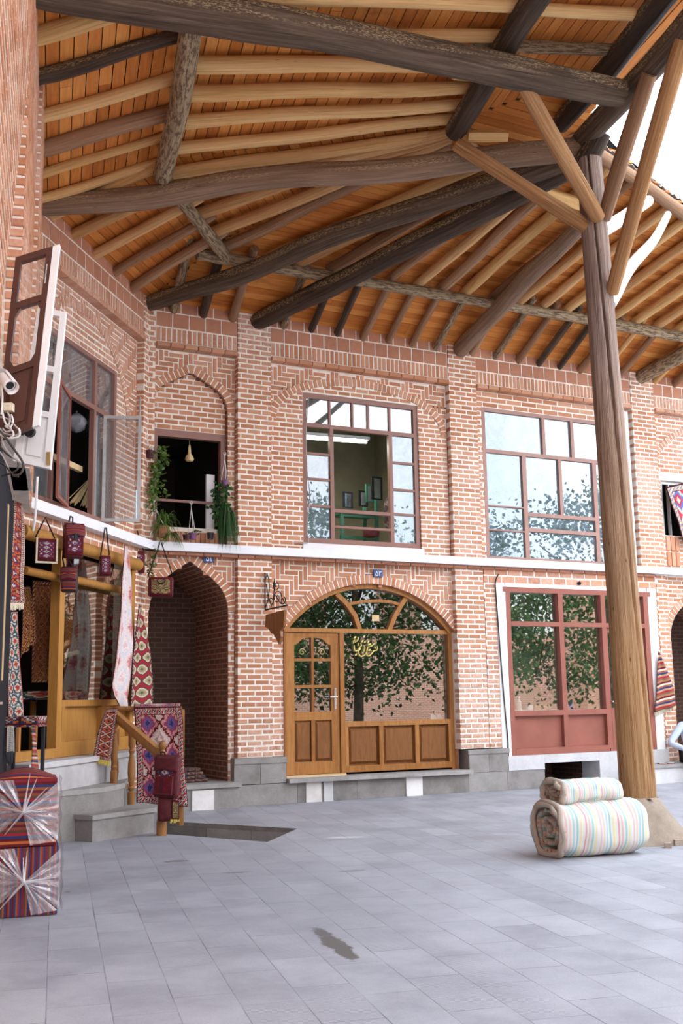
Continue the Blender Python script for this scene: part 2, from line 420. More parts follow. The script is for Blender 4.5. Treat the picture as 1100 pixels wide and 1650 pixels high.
def leafmat(name, a, b, e=.4):
    def g(n):
        t = NT(n); _, r, _2 = t.uv('rnd'); c = t.mix(r, a, b); t.col(c).rough(.45)
        tr = t.n('BsdfTranslucent'); t.put(c, tr.inputs[0]); mx = t.n('MixShader'); mx.inputs[0].default_value = .3
        t.t.links.new(t.b.outputs[0], mx.inputs[1]); t.t.links.new(tr.outputs[0], mx.inputs[2]); t.t.links.new(mx.outputs[0], t.out.inputs[0])
        return t.mat
    MK[name] = g
leafmat('leaf_dark', (.02, .065, .02), (.07, .17, .05))
leafmat('leaf_fresh', (.045, .11, .02), (.17, .27, .07))
leafmat('leaf_tree', (.012, .035, .01), (.06, .12, .03))
def wood(name, a, b, rough=.4, ax=0):
    def g(n):
        t = NT(n); _, u, v = t.uv(); _, r, _2 = t.uv('rnd')
        g_ = t.noise(t.scale(t.obj(), (9, 9, 1.2)), 3, 5, .6, .4)
        f = t.m('ADD', t.m('MULTIPLY', g_, .7), t.m('MULTIPLY', r, .3))
        t.col(t.ramp(f, [(.3, a), (.7, b)])).rough(rough).bump(g_, .08, .003); return t.mat
    MK[name] = g
wood('door_wood', (.24, .09, .022), (.44, .20, .06), .38)
wood('door_panel', (.16, .06, .018), (.28, .12, .04), .35)
wood('shop_wood', (.30, .135, .028), (.46, .225, .055), .42)
wood('rail_wood', (.20, .085, .025), (.36, .17, .06), .35)
wood('sill_wood', (.55, .38, .2), (.7, .52, .3), .6)
def glass(name, tint=(1, 1, 1), refl=.12, dirt=0, dcol=(.7, .75, .8), rough=0.0):
    def g(n):
        t = NT(n); t.t.nodes.remove(t.b)
        tr = t.n('BsdfTransparent'); tr.inputs[0].default_value = tint + (1,)
        gl = t.n('BsdfGlossy'); gl.inputs['Roughness'].default_value = rough; gl.inputs[0].default_value = (1, 1, 1, 1)
        bp = t.n('Bump'); bp.inputs['Strength'].default_value = .05; bp.inputs['Distance'].default_value = .02; t.put(t.noise(t.pos(), 1.2, 0, .4), bp.inputs['Height'])
        t.t.links.new(bp.outputs[0], gl.inputs['Normal'])
        lw = t.n('LayerWeight'); lw.inputs['Blend'].default_value = .25
        f = t.m('ADD', t.m('MULTIPLY', lw.outputs['Facing'], .5), refl, clamp=True)
        mx = t.n('MixShader'); t.put(f, mx.inputs[0]); t.t.links.new(tr.outputs[0], mx.inputs[1]); t.t.links.new(gl.outputs[0], mx.inputs[2])
        o = mx.outputs[0]
        if dirt:
            df = t.n('BsdfDiffuse'); df.inputs[0].default_value = dcol + (1,); m2 = t.n('MixShader')
            t.put(t.ramp(t.noise(t.pos(), 3.5, 6, .65, 1.2), [(.35, dirt * .3), (.7, dirt)]), m2.inputs[0]); t.t.links.new(o, m2.inputs[1]); t.t.links.new(df.outputs[0], m2.inputs[2]); o = m2.outputs[0]
        t.t.links.new(o, t.out.inputs[0]); return t.mat
    MK[name] = g
glass('glass_shop', (.92, .95, .93), .16)
glass('glass_upper', (.6, .7, .75), .12, .12, (.5, .6, .65))
glass('glass_foil', (.45, .55, .62), .10, .35, (.42, .52, .58))
glass('glass_dusty', (.8, .84, .85), .14, .25, (.45, .47, .5))
glass('glass_clear', (.95, .96, .96), .05, .06)
glass('glass_hazy', (.85, .88, .9), .08, .12, (.4, .42, .45))

# ================================================================ WALLS
CHS = .0735; BL = .212; MO = .021
def clip_iv(iv, holes):
    out = list(iv)
    for h0, h1 in holes:
        nx = []
        for a, b in out:
            if h1 <= a or h0 >= b: nx.append((a, b)); continue
            if a < h0: nx.append((a, h0))
            if b > h1: nx.append((h1, b))
        out = nx
    return [(a, b) for a, b in out if b - a > .01]
def lay(mb, fr, iv, z0, z1, b=0., dep=.03, ch=CHS, bl=BL, bond=.5, backing=.25, ph=0.):
    """running-bond brickwork wherever iv(height) says, on a bed of mortar"""
    n = max(1, round((z1 - z0) / ch)); ch = (z1 - z0) / n; last = None
    for k in range(n + 1):
        cur = tuple(iv(z0 + (k + .5) * ch)) if k < n else None
        if cur != (last[1] if last else None):
            if last and backing:
                mb.cm = 0
                for a, c in last[1]: mb.box(fr, a + .007, c - .007, b - backing, b - .006, last[0], z0 + k * ch, .5)
            last = (z0 + k * ch, cur) if cur else None
        if k == n: break
        mb.cm = 1; za = z0 + k * ch + MO / 2; zb = z0 + (k + 1) * ch - MO / 2
        off = ph + (bl * bond if k % 2 else 0) + R_.uniform(-.012, .012)
        for a, c in cur:
            i = math.floor((a - off) / bl)
            while True:
                x0 = max(a + .004, i * bl + off + MO / 2); x1 = min(c - .004, (i + 1) * bl + off - MO / 2); i += 1
                if x0 >= c: break
                if x1 - x0 > .022: mb.brick(fr, x0, x1, za + R_.uniform(-.002, .002), zb, b, dep)
def herring(mb, fr, a0, a1, z0, z1, inside, b, w=.0715, n=3, back=.25):
    nx = int((a1 - a0) / w) + 2 * n; nz = int((z1 - z0) / w) + 2 * n; mb.cm = 1
    for y in range(-n, nz):
        for x in range(-n, nx):
            t = (x - y) % (2 * n)
            if t == 0: L, H = n, 1
            elif t == 2 * n - 1: L, H = 1, n
            else: continue
            xa, za = a0 + x * w, z0 + y * w; xb, zb = xa + L * w, za + H * w
            xa, xb, za, zb = max(xa, a0), min(xb, a1), max(za, z0), min(zb, z1)
            if xb - xa < .035 or zb - za < .035: continue
            if not inside((xa + xb) / 2, (za + zb) / 2): continue
            mb.brick(fr, xa + .008, xb - .008, za + .008, zb - .008, b)
def resample(path, step):
    L = [0]
    for i in range(1, len(path)): L.append(L[-1] + math.dist(path[i], path[i - 1]))
    n = max(1, round(L[-1] / step)); out = []; j = 0
    for k in range(n + 1):
        d = L[-1] * k / n
        while j < len(L) - 2 and L[j + 1] < d: j += 1
        t = (d - L[j]) / max(1e-9, L[j + 1] - L[j]); out.append((path[j][0] + (path[j + 1][0] - path[j][0]) * t, path[j][1] + (path[j + 1][1] - path[j][1]) * t))
    return out
def offset(path, d):
    """shift to the left-hand side of travel (outwards for an arch run left to right)"""
    o = []
    for i, p in enumerate(path):
        a = path[max(0, i - 1)]; c = path[min(len(path) - 1, i + 1)]; tx, tz = c[0] - a[0], c[1] - a[1]; l = math.hypot(tx, tz) or 1
        o.append((p[0] - tz / l * d, p[1] + tx / l * d))
    return o
def ring(mb, fr, path, th, b, step=.072, dep=.05):
    pi = resample(path, step); po = offset(pi, th); mb.cm = 1
    for i in range(len(pi) - 1):
        def lerp(p, q, t): return (p[0] + (q[0] - p[0]) * t, p[1] + (q[1] - p[1]) * t)
        g = .11
        q = [lerp(pi[i], pi[i + 1], g), lerp(pi[i], pi[i + 1], 1 - g), lerp(po[i], po[i + 1], 1 - g), lerp(po[i], po[i + 1], g)]
        mb.quad_brick([fr.p(x, b, z) for x, z in q], fr.n, dep)
    mb.cm = 0
    for i in range(len(pi) - 1):
        P = [pi[i], pi[i + 1], po[i + 1], po[i]]
        F = [fr.p(x, b - .005, z) for x, z in P]
        mb.face(F, P, .5)
def pointed(c, w, z, h, n=10, k1=.55, k2=(.42, .84)):
    """pointed Persian arch from left spring to apex to right spring"""
    P = [(w, 0), (w, h * k1), (w * k2[0], h * k2[1]), (0, h)]
    q = []
    for i in range(n + 1):
        t = i / n; a = (1 - t) ** 3; b_ = 3 * t * (1 - t) ** 2; c_ = 3 * t * t * (1 - t); d = t ** 3
        q.append((a * P[0][0] + b_ * P[1][0] + c_ * P[2][0] + d * P[3][0], a * P[0][1] + b_ * P[1][1] + c_ * P[2][1] + d * P[3][1]))
    return [(c - x, z + y) for x, y in q] + [(c + x, z + y) for x, y in q[::-1][1:]]
def halfw(path, z):
    """left and right x of an arch path at height z"""
    xs = []
    for (x0, z0), (x1, z1) in zip(path, path[1:]):
        if (z0 - z) * (z1 - z) <= 0 and abs(z1 - z0) > 1e-9: xs.append(x0 + (x1 - x0) * (z - z0) / (z1 - z0))
    return (min(xs), max(xs)) if len(xs) > 1 else None
def inside_path(path, x, z):
    if z < path[0][1]: return path[0][0] < x < path[-1][0]
    h = halfw(path, z); return bool(h) and h[0] < x < h[1]
def reveal(mb, fr, path, b0, b1, mi=2):
    mb.cm = mi; acc = 0
    for i in range(len(path) - 1):
        l = math.dist(path[i], path[i + 1])
        mb.face([fr.p(path[i][0], b0, path[i][1]), fr.p(path[i + 1][0], b0, path[i + 1][1]), fr.p(path[i + 1][0], b1, path[i + 1][1]), fr.p(path[i][0], b1, path[i][1])],
                [(acc, b0), (acc + l, b0), (acc + l, b1), (acc, b1)], .5); acc += l
def frieze(mb, fr, a0, a1, b):
    """brick cornice line, soldier course, square tiles up to the eaves"""
    mb.cm = 0; mb.box(fr, a0, a1, b - .25, b - .006, 6.27, 7.0, .5)
    mb.cm = 1; n = round((a1 - a0) / .215); w = (a1 - a0) / n
    for i in range(n): mb.brick(fr, a0 + i * w + .006, a0 + (i + 1) * w - .006, 6.252, 6.315, b + .045, .16, .012)
    n = round((a1 - a0) / .073); w = (a1 - a0) / n
    for i in range(n): mb.brick(fr, a0 + i * w + .009, a0 + (i + 1) * w - .009, 6.34, 6.53, b)
    mb.cm = 3; n = round((a1 - a0) / .222); w = (a1 - a0) / n
    for i in range(n): mb.brick(fr, a0 + i * w + .008, a0 + (i + 1) * w - .008, 6.55, 6.752, b)
    for i in range(n + 1):
        x0, x1 = max(a0, a0 + (i - .5) * w), min(a1, a0 + (i + .5) * w)
        mb.brick(fr, x0 + .008, x1 - .008, 6.77, 6.95, b)
WM = ['mortar', 'brick', 'shaded_vault_brick', 'tile_brick', 'plaster_white', 'shaded_passage_brick']
fw = MB()
full = lambda a, b: (lambda z: ((a, b),))
PIERS = [(5.36, 5.88), (8.9, 9.42), (12.6, 13.12)]
for a, b in PIERS:
    lay(fw, FF, full(a, b), 3.5, 6.97, 0, .12)
    if a < 12: lay(fw, FF, full(a, b), .63, 3.38, 0, .12)
lay(fw, FF, full(4.04, 4.16), 3.5, 6.97, .0, .12, bl=.14)
for a, b in ((4.16, 5.36), (5.88, 8.9), (9.42, 12.6), (13.12, 16.5)): frieze(fw, FF, a, b, -.015)
# --- bay with the balcony opening
Pn = pointed(4.70, .545, 5.42, .54, k1=.62, k2=(.52, .66)); Po = offset(Pn, .12)
lay(fw, FF, lambda z: tuple(clip_iv([(4.16, 5.36)], [(4.155, 5.245)] if z < 5.46 else ([halfw(Pn, z - .037)] if halfw(Pn, z - .037) else []))), 3.5, 5.6, -.1)
herring(fw, FF, 4.16, 5.36, 5.5, 6.24, lambda x, z: not inside_path(Pn, x, z - .02) and not inside_path(offset(Pn, .05), x, z), -.1)
fw.cm = 0; 
for k in range(12):
    z = 5.42 + k * .07; h = halfw(Pn, z + .002)
    for a, c in clip_iv([(4.16, 5.36)], [h] if h else []): fw.box(FF, a, c, -.35, -.107, z, min(z + .07, 6.24), .5)
ring(fw, FF, Pn, .115, -.085)
lay(fw, FF, lambda z: (((4.155, 5.245),) if z < 5.42 else ((halfw(Pn, z),) if halfw(Pn, z) else ())), 5.12, 5.94, -.17, backing=.2)
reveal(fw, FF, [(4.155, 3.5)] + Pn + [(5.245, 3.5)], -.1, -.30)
# --- bay with the arched passage below it
Pp = pointed(4.70, .56, 2.60, .68, k1=.5, k2=(.5, .72))
lay(fw, FF, lambda z: tuple(clip_iv([(4.0, 5.36)], [(4.14, 5.26)] if z < 2.64 else ([halfw(Pp, z - .037)] if halfw(Pp, z - .037) else []))), .33, 2.8, -.1)
herring(fw, FF, 4.1, 5.36, 2.66, 3.36, lambda x, z: not inside_path(offset(Pp, .05), x, z), -.1)
fw.cm = 0
for k in range(12):
    z = 2.6 + k * .07; h = halfw(Pp, z + .002) if z + .002 < 3.28 else None
    for a, c in clip_iv([(4.0, 5.36)], [h] if h else []): fw.box(FF, a, c, -.35, -.107, z, min(z + .07, 3.4), .5)
ring(fw, FF, Pp, .12, -.085)
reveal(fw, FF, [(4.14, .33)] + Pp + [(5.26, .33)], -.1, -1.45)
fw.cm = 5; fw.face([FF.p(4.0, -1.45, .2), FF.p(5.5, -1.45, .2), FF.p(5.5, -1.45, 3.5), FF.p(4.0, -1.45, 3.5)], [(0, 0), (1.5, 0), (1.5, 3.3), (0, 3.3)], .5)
# --- bay with the arched shop front and the window over it
PA = []
_R = (1.41 ** 2 + .69 ** 2) / (2 * .69); _a = math.asin(1.41 / _R)
for i in range(33):
    t = -_a + 2 * _a * i / 32; PA.append((7.5 + _R * math.sin(t), 2.37 + .69 - _R + _R * math.cos(t)))
lay(fw, FF, lambda z: tuple(clip_iv([(5.88, 8.9 + .08)], [(6.09, 8.91)] if z < 2.41 else ([halfw(PA, z - .037)] if halfw(PA, z - .037) else []))), .63, 2.62, -.1)
herring(fw, FF, 5.9, 8.98, 2.5, 3.36, lambda x, z: not inside_path(offset(PA, .05), x, z) and z > 2.37 + .2, -.1)
fw.cm = 0
for k in range(15):
    z = 2.37 + k * .0675; h = halfw(PA, z + .002)
    for a, c in clip_iv([(5.88, 8.98)], [h] if h else []): fw.box(FF, a, c, -.35, -.107, z, z + .0675, .5)
ring(fw, FF, PA, .13, -.08)
reveal(fw, FF, [(6.09, .3)] + PA + [(8.91, .3)], -.08, -.4, 1)
Pw = [(7.39 - 1.40 * math.cos(t * PI / 30), 5.42 + .63 * math.sin(t * PI / 30) ** .92) for t in range(31)]
lay(fw, FF, lambda z: tuple(clip_iv([(5.88, 8.9)], [(6.42, 8.38)] if z < 5.87 else [])), 3.5, 5.45, -.1)
lay(fw, FF, lambda z: tuple(clip_iv([halfw(Pw, z)] if halfw(Pw, z) else [], [(6.42, 8.38)] if z < 5.87 else [])), 5.45, 6.17, -.1)
herring(fw, FF, 5.88, 8.9, 5.42, 6.24, lambda x, z: not inside_path(offset(Pw, .05), x, z), -.1)
fw.cm = 0; fw.box(FF, 5.88, 8.9, -.35, -.107, 5.87, 6.25, .5); fw.box(FF, 5.88, 6.42, -.35, -.107, 5.4, 5.9, .5); fw.box(FF, 8.38, 8.9, -.35, -.107, 5.4, 5.9, .5)
ring(fw, FF, Pw, .11, -.088)
# --- bay of the red-framed shop front and the wide window
lay(fw, FF, lambda z: tuple(clip_iv([(9.42, 12.6)], [(9.57, 12.3)] if z < 5.98 else [])), 3.5, 5.98, -.1)
lay(fw, FF, full(9.42, 12.6), 5.98, 6.24, -.1, bl=.3, ch=.085)
lay(fw, FF, lambda z: tuple(clip_iv([(9.42, 12.9)], [(9.66, 12.82)] if z < 3.12 else [])), .63, 3.12, -.0)
lay(fw, FF, full(9.42, 12.9), 3.12, 3.38, 0, bl=.25, ch=.125, bond=.5)
fw.cm = 4
for a0, a1, c0, c1 in ((9.64, 9.81, .4, 3.14), (12.67, 12.86, .3, 3.14), (9.8, 12.68, 3.07, 3.14)): fw.box(FF, a0, a1, -.25, .006, c0, c1, .5)
fw.box(FF, 12.46, 12.56, -.1, -.06, 3.5, 6.2, .5)
# --- bay past the column
P3 = pointed(14.15, 1.0, 5.2, .85); P4 = pointed(14.15, .92, 2.35, .8)
lay(fw, FF, lambda z: tuple(clip_iv([(13.12, 16.5)], [(13.25, 14.9)] if 4.1 < z < 5.08 else [])), 3.5, 6.24, -.1)
fw.cm = 1
for i in range(3):
    for k in range(2): fw.brick(FF, 13.27 + i * .1, 13.355 + i * .1, 3.56 + k * .27, 3.8 + k * .27, -.08)
fw.cm = 4; fw.box(FF, 13.2, 14.95, -.3, -.09, 5.06, 5.2, .5)
ring(fw, FF, P3, .11, -.088)
lay(fw, FF, lambda z: tuple(clip_iv([(13.12, 16.5)], [(13.25, 15.05)] if z < 2.39 else ([halfw(P4, z - .037)] if halfw(P4, z - .037) else []))), 0, 3.38, -.1)
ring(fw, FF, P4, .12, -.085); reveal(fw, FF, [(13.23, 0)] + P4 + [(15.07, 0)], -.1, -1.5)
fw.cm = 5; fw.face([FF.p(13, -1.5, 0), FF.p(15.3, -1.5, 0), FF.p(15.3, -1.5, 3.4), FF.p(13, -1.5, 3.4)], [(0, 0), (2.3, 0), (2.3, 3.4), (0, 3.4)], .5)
lay(fw, FF, full(12.9, 13.12), .0, 3.38, 0)
# solid core behind the storeys
fw.cm = 0
fw.box(FF, 4.0, 16.5, -.35, -.05, 3.36, 3.5, .5)
fw.build('wall_front', WM, kind='structure', label='front brick wall with piers, arches and herringbone panels facing the court')

# ---- stone plinth of the front wall
pl = MB()
def blocks(mb, fr, a0, a1, b0, b1, z0, z1, w):
    n = max(1, round((a1 - a0) / w)); w = (a1 - a0) / n
    for i in range(n): mb.box(fr, a0 + i * w + .002, a0 + (i + 1) * w - .002, b0, b1, z0 + .002, z1 - .002)
blocks(pl, FF, 5.3, 6.06, -.3, .035, .28, .55, .42); pl.box(FF, 5.3, 6.07, -.3, .05, .55, .625)
blocks(pl, FF, 5.3, 9.0, -.3, .03, 0, .275, .95)
blocks(pl, FF, 9.02, 9.72, -.4, .035, .28, .55, .42); pl.box(FF, 9.0, 9.74, -.4, .05, .55, .615)
blocks(pl, FF, 9.0, 10.39, -.4, .03, 0, .28, .9)
blocks(pl, FF, 4.0, 4.2, -.3, .0, 0, .33, .6)
pl.build('trim_1', ['step_stone'], kind='structure', label='grey stone plinth under the brick piers')
pl = MB()
blocks(pl, FF, 9.72, 10.39, -.4, .04, .28, .5, .7); blocks(pl, FF, 11.45, 12.9, -.4, .04, 0, .5, .7); pl.box(FF, 10.39, 11.45, -.4, .04, .37, .5)
pl.build('trim_2', ['pale_stone'], kind='structure', label='pale stone base under the red framed shop front')
pl = MB(); pl.cm = 0
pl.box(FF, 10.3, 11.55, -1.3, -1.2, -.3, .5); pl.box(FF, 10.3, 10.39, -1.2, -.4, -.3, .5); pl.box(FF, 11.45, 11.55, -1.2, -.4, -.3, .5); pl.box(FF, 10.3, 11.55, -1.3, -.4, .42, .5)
pl.build('trim_3', ['shaded_passage_brick'], kind='structure', label='dark brick recess of the low basement opening')
# ---- white ledge between the storeys
lg = MB()
lg.box(FF, 4.0, 16.5, -.02, .13, 3.385, 3.5); lg.box(FD, -3.4, .06, -.02, .13, 3.385, 3.5)
lg.build('trim_4', ['ledge_white'], kind='structure', label='white painted ledge running between the two storeys')
lg = MB(); lg.cm = 0
for fr, a0, a1 in ((FF, 4.1, 12.95),):
    n = int((a1 - a0) / .25)
    for i in range(n): lg.brick(fr, a0 + i * .25 + .005, a0 + i * .25 + .245, 3.34, 3.382, .05, .1, .004)
lg.build('trim_5', ['tile_brick'], kind='structure', label='thin brick course under the white ledge')

# ================================================================ slanting corner wall
dw = MB()
lay(dw, FD, full(-.16, .02), 3.5, 6.97, .0, .12, bl=.12)
frieze(dw, FD, -3.13, -.16, -.015)
Pd = [(-1.82 - 1.36 * math.cos(t * PI / 30), 4.75 + 1.30 * math.sin(t * PI / 30) ** .85) for t in range(31)]
lay(dw, FD, lambda z: tuple(clip_iv([(-3.13, -.16)], [(-3.1, -.8)] if z < 5.64 and z > 3.58 else [])), 3.5, 4.75, -.1)
lay(dw, FD, lambda z: tuple(clip_iv([halfw(Pd, z)] if halfw(Pd, z) else [], [(-3.1, -.8)] if z < 5.64 else [])), 4.75, 6.06, -.1)
dw.cm = 0; dw.box(FD, -3.13, -.16, -.35, -.107, 5.64, 6.25, .5); dw.box(FD, -.8, -.16, -.35, -.107, 4.7, 5.7, .5)
herring(dw, FD, -3.13, -.16, 4.75, 6.24, lambda x, z: not inside_path(offset(Pd, .05), x, z), -.1)
ring(dw, FD, Pd, .11, -.088)
lay(dw, FD, full(-3.45, -.45), 3.22, 3.4, 0., .03)
lay(dw, FD, full(-.46, .02), .33, 3.4, 0., .1, bl=.16)
dw.cm = 0; dw.box(FD, -3.13, 0.05, -.35, -.05, 3.36, 3.5, .5)
dw.build('wall_corner', WM, kind='structure', label='slanting brick wall with the big upper window over the rug shop')

# ================================================================ long left wall
lw = MB()
lay(lw, FL, full(-4.6, 0), 3.36, 6.97, 0., .03, backing=.3)
lay(lw, FL, full(-13, 0), 0, 3.36, -.17, .03, backing=.15)
def lean(z): return max(-.115, min(.012, -.115 + (z - 4.0) * .0735))
lw.cm = 0; lw.box(FL, -13, -4.6, -.4, -.13, 3.36, 6.97, .5)
for (s0, s1, ex, zt) in ((-2.4, -1.35, .035, 6.97), (-11, -4.6, .0, 6.97)):
    z = 3.36
    while z < zt - .05:
        p = (lean(z) if ex == 0 else ex) ; zb = z + CHS
        lw.cm = 0; lw.box(FL, s0 + .006, s1, -.14, p - .006, z, zb, .5)
        lw.cm = 1
        fr2 = Fr3(FL.p(s0, 0, 0), FL.n, -FL.u, (0, 0, 1))
        lw.brick(fr2, -.12, max(-.05, p), z + MO / 2, zb - MO / 2, .004, .06)
        if ex == 0: lw.brick(Fr3(FL.p(-4.6, 0, 0), FL.n, -FL.u, (0, 0, 1)), -.10, -.0, z + MO / 2, zb - MO / 2, .006, .06)
        x = s0
        while x < s1 - .05:
            e = min(x + BL, s1); lw.brick(FL, x + .008, e - .008, z + MO / 2, zb - MO / 2, p, .05); x = e
        z = zb
lw.build('wall_left', WM, kind='structure', label='long left brick wall with stepped piers seen edge-on')

# opposite side of the court, mirrored in the windows
bw = MB()
FB = Fr((0, -9, 0), 0, 90)
arches = [(-2 + 4.2 * i) for i in range(9)]
bw.cm = 0; bw.box(FB, -6, 34, -.4, 0, 0, 6.6, .5)
bw.build('wall_back', ['far_brick'], kind='structure', label='brick wall on the far side of the court')
bw = MB()
for x in arches:
    bw.box(FB, x - 1.1, x + 1.1, -.02, .03, 3.9, 5.6, .5); 
bw.build('window_9', ['plaster_white'], kind='structure', label='pale upper windows of the opposite wall')
bw = MB()
FR_ = Fr((30, -9, 0), 90, 180); bw.box(FR_, 0, 30, -.4, 0, 0, 6.6, .5)
bw.build('wall_right', ['far_brick'], kind='structure', label='brick wall closing the court past the columns')

# ================================================================ paved floor
@mk
def paving(n):
    t = NT(n); vec, u, v = t.uv(); p = t.pos()
    q = t.n('TexBrick'); t.put(vec, q.inputs['Vector']); q.inputs['Scale'].default_value = 1; q.offset = .37; q.offset_frequency = 2
    for k, val in (('Color1', (.0, .0, .0, 1)), ('Color2', (1, 1, 1, 1)), ('Mortar', (.5, .5, .5, 1)), ('Mortar Size', .0028), ('Brick Width', .62), ('Row Height', .292), ('Mortar Smooth', .1)): q.inputs[k].default_value = val
    tone = t.n('SeparateColor'); t.put(q.outputs['Color'], tone.inputs[0])
    f = t.m('ADD', t.m('MULTIPLY', t.noise(p, 2.2, 7, .7), .8), t.m('MULTIPLY', tone.outputs[0], .2))
    c = t.ramp(f, [(.3, (.25, .252, .28)), (.5, (.345, .348, .38)), (.72, (.43, .43, .46))])
    c = t.mix(t.ramp(t.noise(p, 110, 3, .7), [(.36, .3), (.55, 0)]), c, (.22, .22, .24))
    jv = t.ramp(t.noise(p, 1.7, 4, .6), [(.4, .25), (.65, 1)])
    c = t.mix(t.m('MULTIPLY', q.outputs['Fac'], jv), c, (.10, .10, .11))
    # dark stains with a shape of their own
    dist = t.noise(t.pos(), 7, 5, .65)
    for (sx, sy, rx, ry, k, colr) in ((-5.33, 1.9, .46, .07, .95, (.11, .10, .092)), (-1.68, 1.38, .07, .12, .8, (.16, .15, .15)), (-2.5, 1.78, .04, .14, .75, (.16, .15, .15)), (-2.75, 2.70, .05, .12, .7, (.2, .19, .2)), (-2.97, .42, .05, .03, .8, (.15, .15, .14)), (-1.2, 4.6, .25, .3, .5, (.27, .25, .25)), (-3.4, 1.0, .3, .25, .35, (.27, .27, .3)), (-5.2, .75, .3, .4, .3, (.27, .27, .3))):
        a = t.m('DIVIDE', t.m('SUBTRACT', u, sx), rx); b = t.m('DIVIDE', t.m('SUBTRACT', v, sy), ry)
        d = t.m('ADD', t.m('SQRT', t.m('ADD', t.m('MULTIPLY', a, a), t.m('MULTIPLY', b, b))), t.m('MULTIPLY', t.m('SUBTRACT', dist, .5), 2.2))
        c = t.mix(t.m('MULTIPLY', t.ramp(d, [(.75, 1), (1.0, 0)]), k), c, colr)
    # slabs combed with fine grooves
    patch = t.n('TexBrick'); t.put(vec, patch.inputs['Vector']); patch.inputs['Scale'].default_value = 1; patch.offset = .37; patch.offset_frequency = 2
    wv = t.n('TexWave'); wv.bands_direction = 'X'; t.put(vec, wv.inputs['Vector']); wv.inputs['Scale'].default_value = 17; wv.inputs['Distortion'].default_value = 1.4; wv.inputs['Detail'].default_value = 1; wv.inputs['Detail Scale'].default_value = 3
    sel = t.m('MULTIPLY', t.m('GREATER_THAN', tone.outputs[0], .5), t.ramp(t.m('ABSOLUTE', t.m('SUBTRACT', v, 1.75)), [(.6, 1), (.95, 0)]))
    gv = t.m('MULTIPLY', wv.outputs['Fac'], sel)
    c = t.mix(t.m('MULTIPLY', t.m('SUBTRACT', 1.0, wv.outputs['Fac']), t.m('MULTIPLY', sel, .45)), c, (.15, .15, .17))
    t.col(c).rough(t.ramp(f, [(.3, .5), (.7, .68)]))
    t.bump(t.m('ADD', t.m('MULTIPLY', gv, .6), t.m('ADD', t.m('MULTIPLY', t.m('SUBTRACT', 1.0, q.outputs['Fac']), .8), t.m('MULTIPLY', t.noise(p, 45, 5, .7), .35))), .45, .006)
    return t.mat
fl = MB()
PIT = [(3.62, 11.62), (4.30, 10.40), (5.02, 11.27), (4.0, 12.85)]
def fuv(p): d = V((p[0], p[1], 0)) - _cl; return (d.dot(FL.u), d.dot(FL.n))
_bmf = bmesh.new()
O = [(-12, -9), (30, -9), (30, 22), (-12, 22)]
tri = [(O[0], O[1], PIT[1]), (O[1], PIT[2], PIT[1]), (O[1], O[2], PIT[2]), (O[2], PIT[3], PIT[2]), (O[2], O[3], PIT[3]), (O[3], PIT[0], PIT[3]), (O[3], O[0], PIT[0]), (O[0], PIT[1], PIT[0])]
for T in tri:
    fl.face([(x, y, 0) for x, y in T], [fuv(q) for q in T], .5)
fl.build('floor', ['paving'], kind='structure', label='grey stone slab paving of the court')
pt = MB(); 
for i in range(4):
    a, b = PIT[i], PIT[(i + 1) % 4]; d = V((b[0] - a[0], b[1] - a[1], 0)); L = d.length; d /= L; nn = V((d.y, -d.x, 0))
    f3 = Fr3((a[0], a[1], 0), d, nn, (0, 0, 1)); k = max(1, round(L / .6))
    for j in range(k): pt.box(f3, L * j / k + .003, L * (j + 1) / k - .003, .0, .12, -.9, -.05)
    pt.box(f3, 0, L, -.0, .12, -.048, -.002)
pt.face([(x, y, -.9) for x, y in PIT[::-1]], None, .3)
pt.build('trim_6', ['step_stone'], kind='structure', label='stone lining of the sunken light well in the paving')

# ================================================================ rooms behind the openings
def room(name, fr, a0, a1, b0, b1, c0, c1, mat, label, openf=True):
    r = MB(); P = fr.p
    def q(*pts): r.face([P(*x) for x in pts], None, .5)
    q((a0, b0, c0), (a1, b0, c0), (a1, b1, c0), (a0, b1, c0)); q((a0, b0, c1), (a0, b1, c1), (a1, b1, c1), (a1, b0, c1))
    q((a0, b0, c0), (a0, b1, c0), (a0, b1, c1), (a0, b0, c1)); q((a1, b0, c0), (a1, b0, c1), (a1, b1, c1), (a1, b1, c0))
    q((a0, b0, c0), (a0, b0, c1), (a1, b0, c1), (a1, b0, c0))
    return r.build(name, [mat], kind='structure', label=label)
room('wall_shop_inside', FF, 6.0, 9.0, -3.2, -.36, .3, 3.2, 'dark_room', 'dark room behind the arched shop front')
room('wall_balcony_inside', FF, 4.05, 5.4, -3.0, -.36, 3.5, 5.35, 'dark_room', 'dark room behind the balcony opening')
room('wall_workshop_inside', FF, 5.9, 8.95, -2.6, -.36, 3.5, 6.2, 'plaster_room', 'plastered workshop behind the open upper window')
room('wall_green_inside', FF, 9.5, 12.9, -2.6, -.36, .45, 3.3, 'plaster_green', 'green plastered room behind the red framed shop front')
room('wall_upper_inside', FF, 9.4, 12.5, -2.4, -.36, 3.5, 6.2, 'pale_room', 'pale room behind the wide upper window')
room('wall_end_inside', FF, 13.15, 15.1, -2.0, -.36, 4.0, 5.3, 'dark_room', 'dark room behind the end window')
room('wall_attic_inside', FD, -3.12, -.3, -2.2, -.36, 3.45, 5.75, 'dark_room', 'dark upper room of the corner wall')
room('wall_rugshop_inside', FD, -3.5, -.4, -2.4, -.2, .8, 3.35, 'dark_room', 'dark inside of the rug shop')

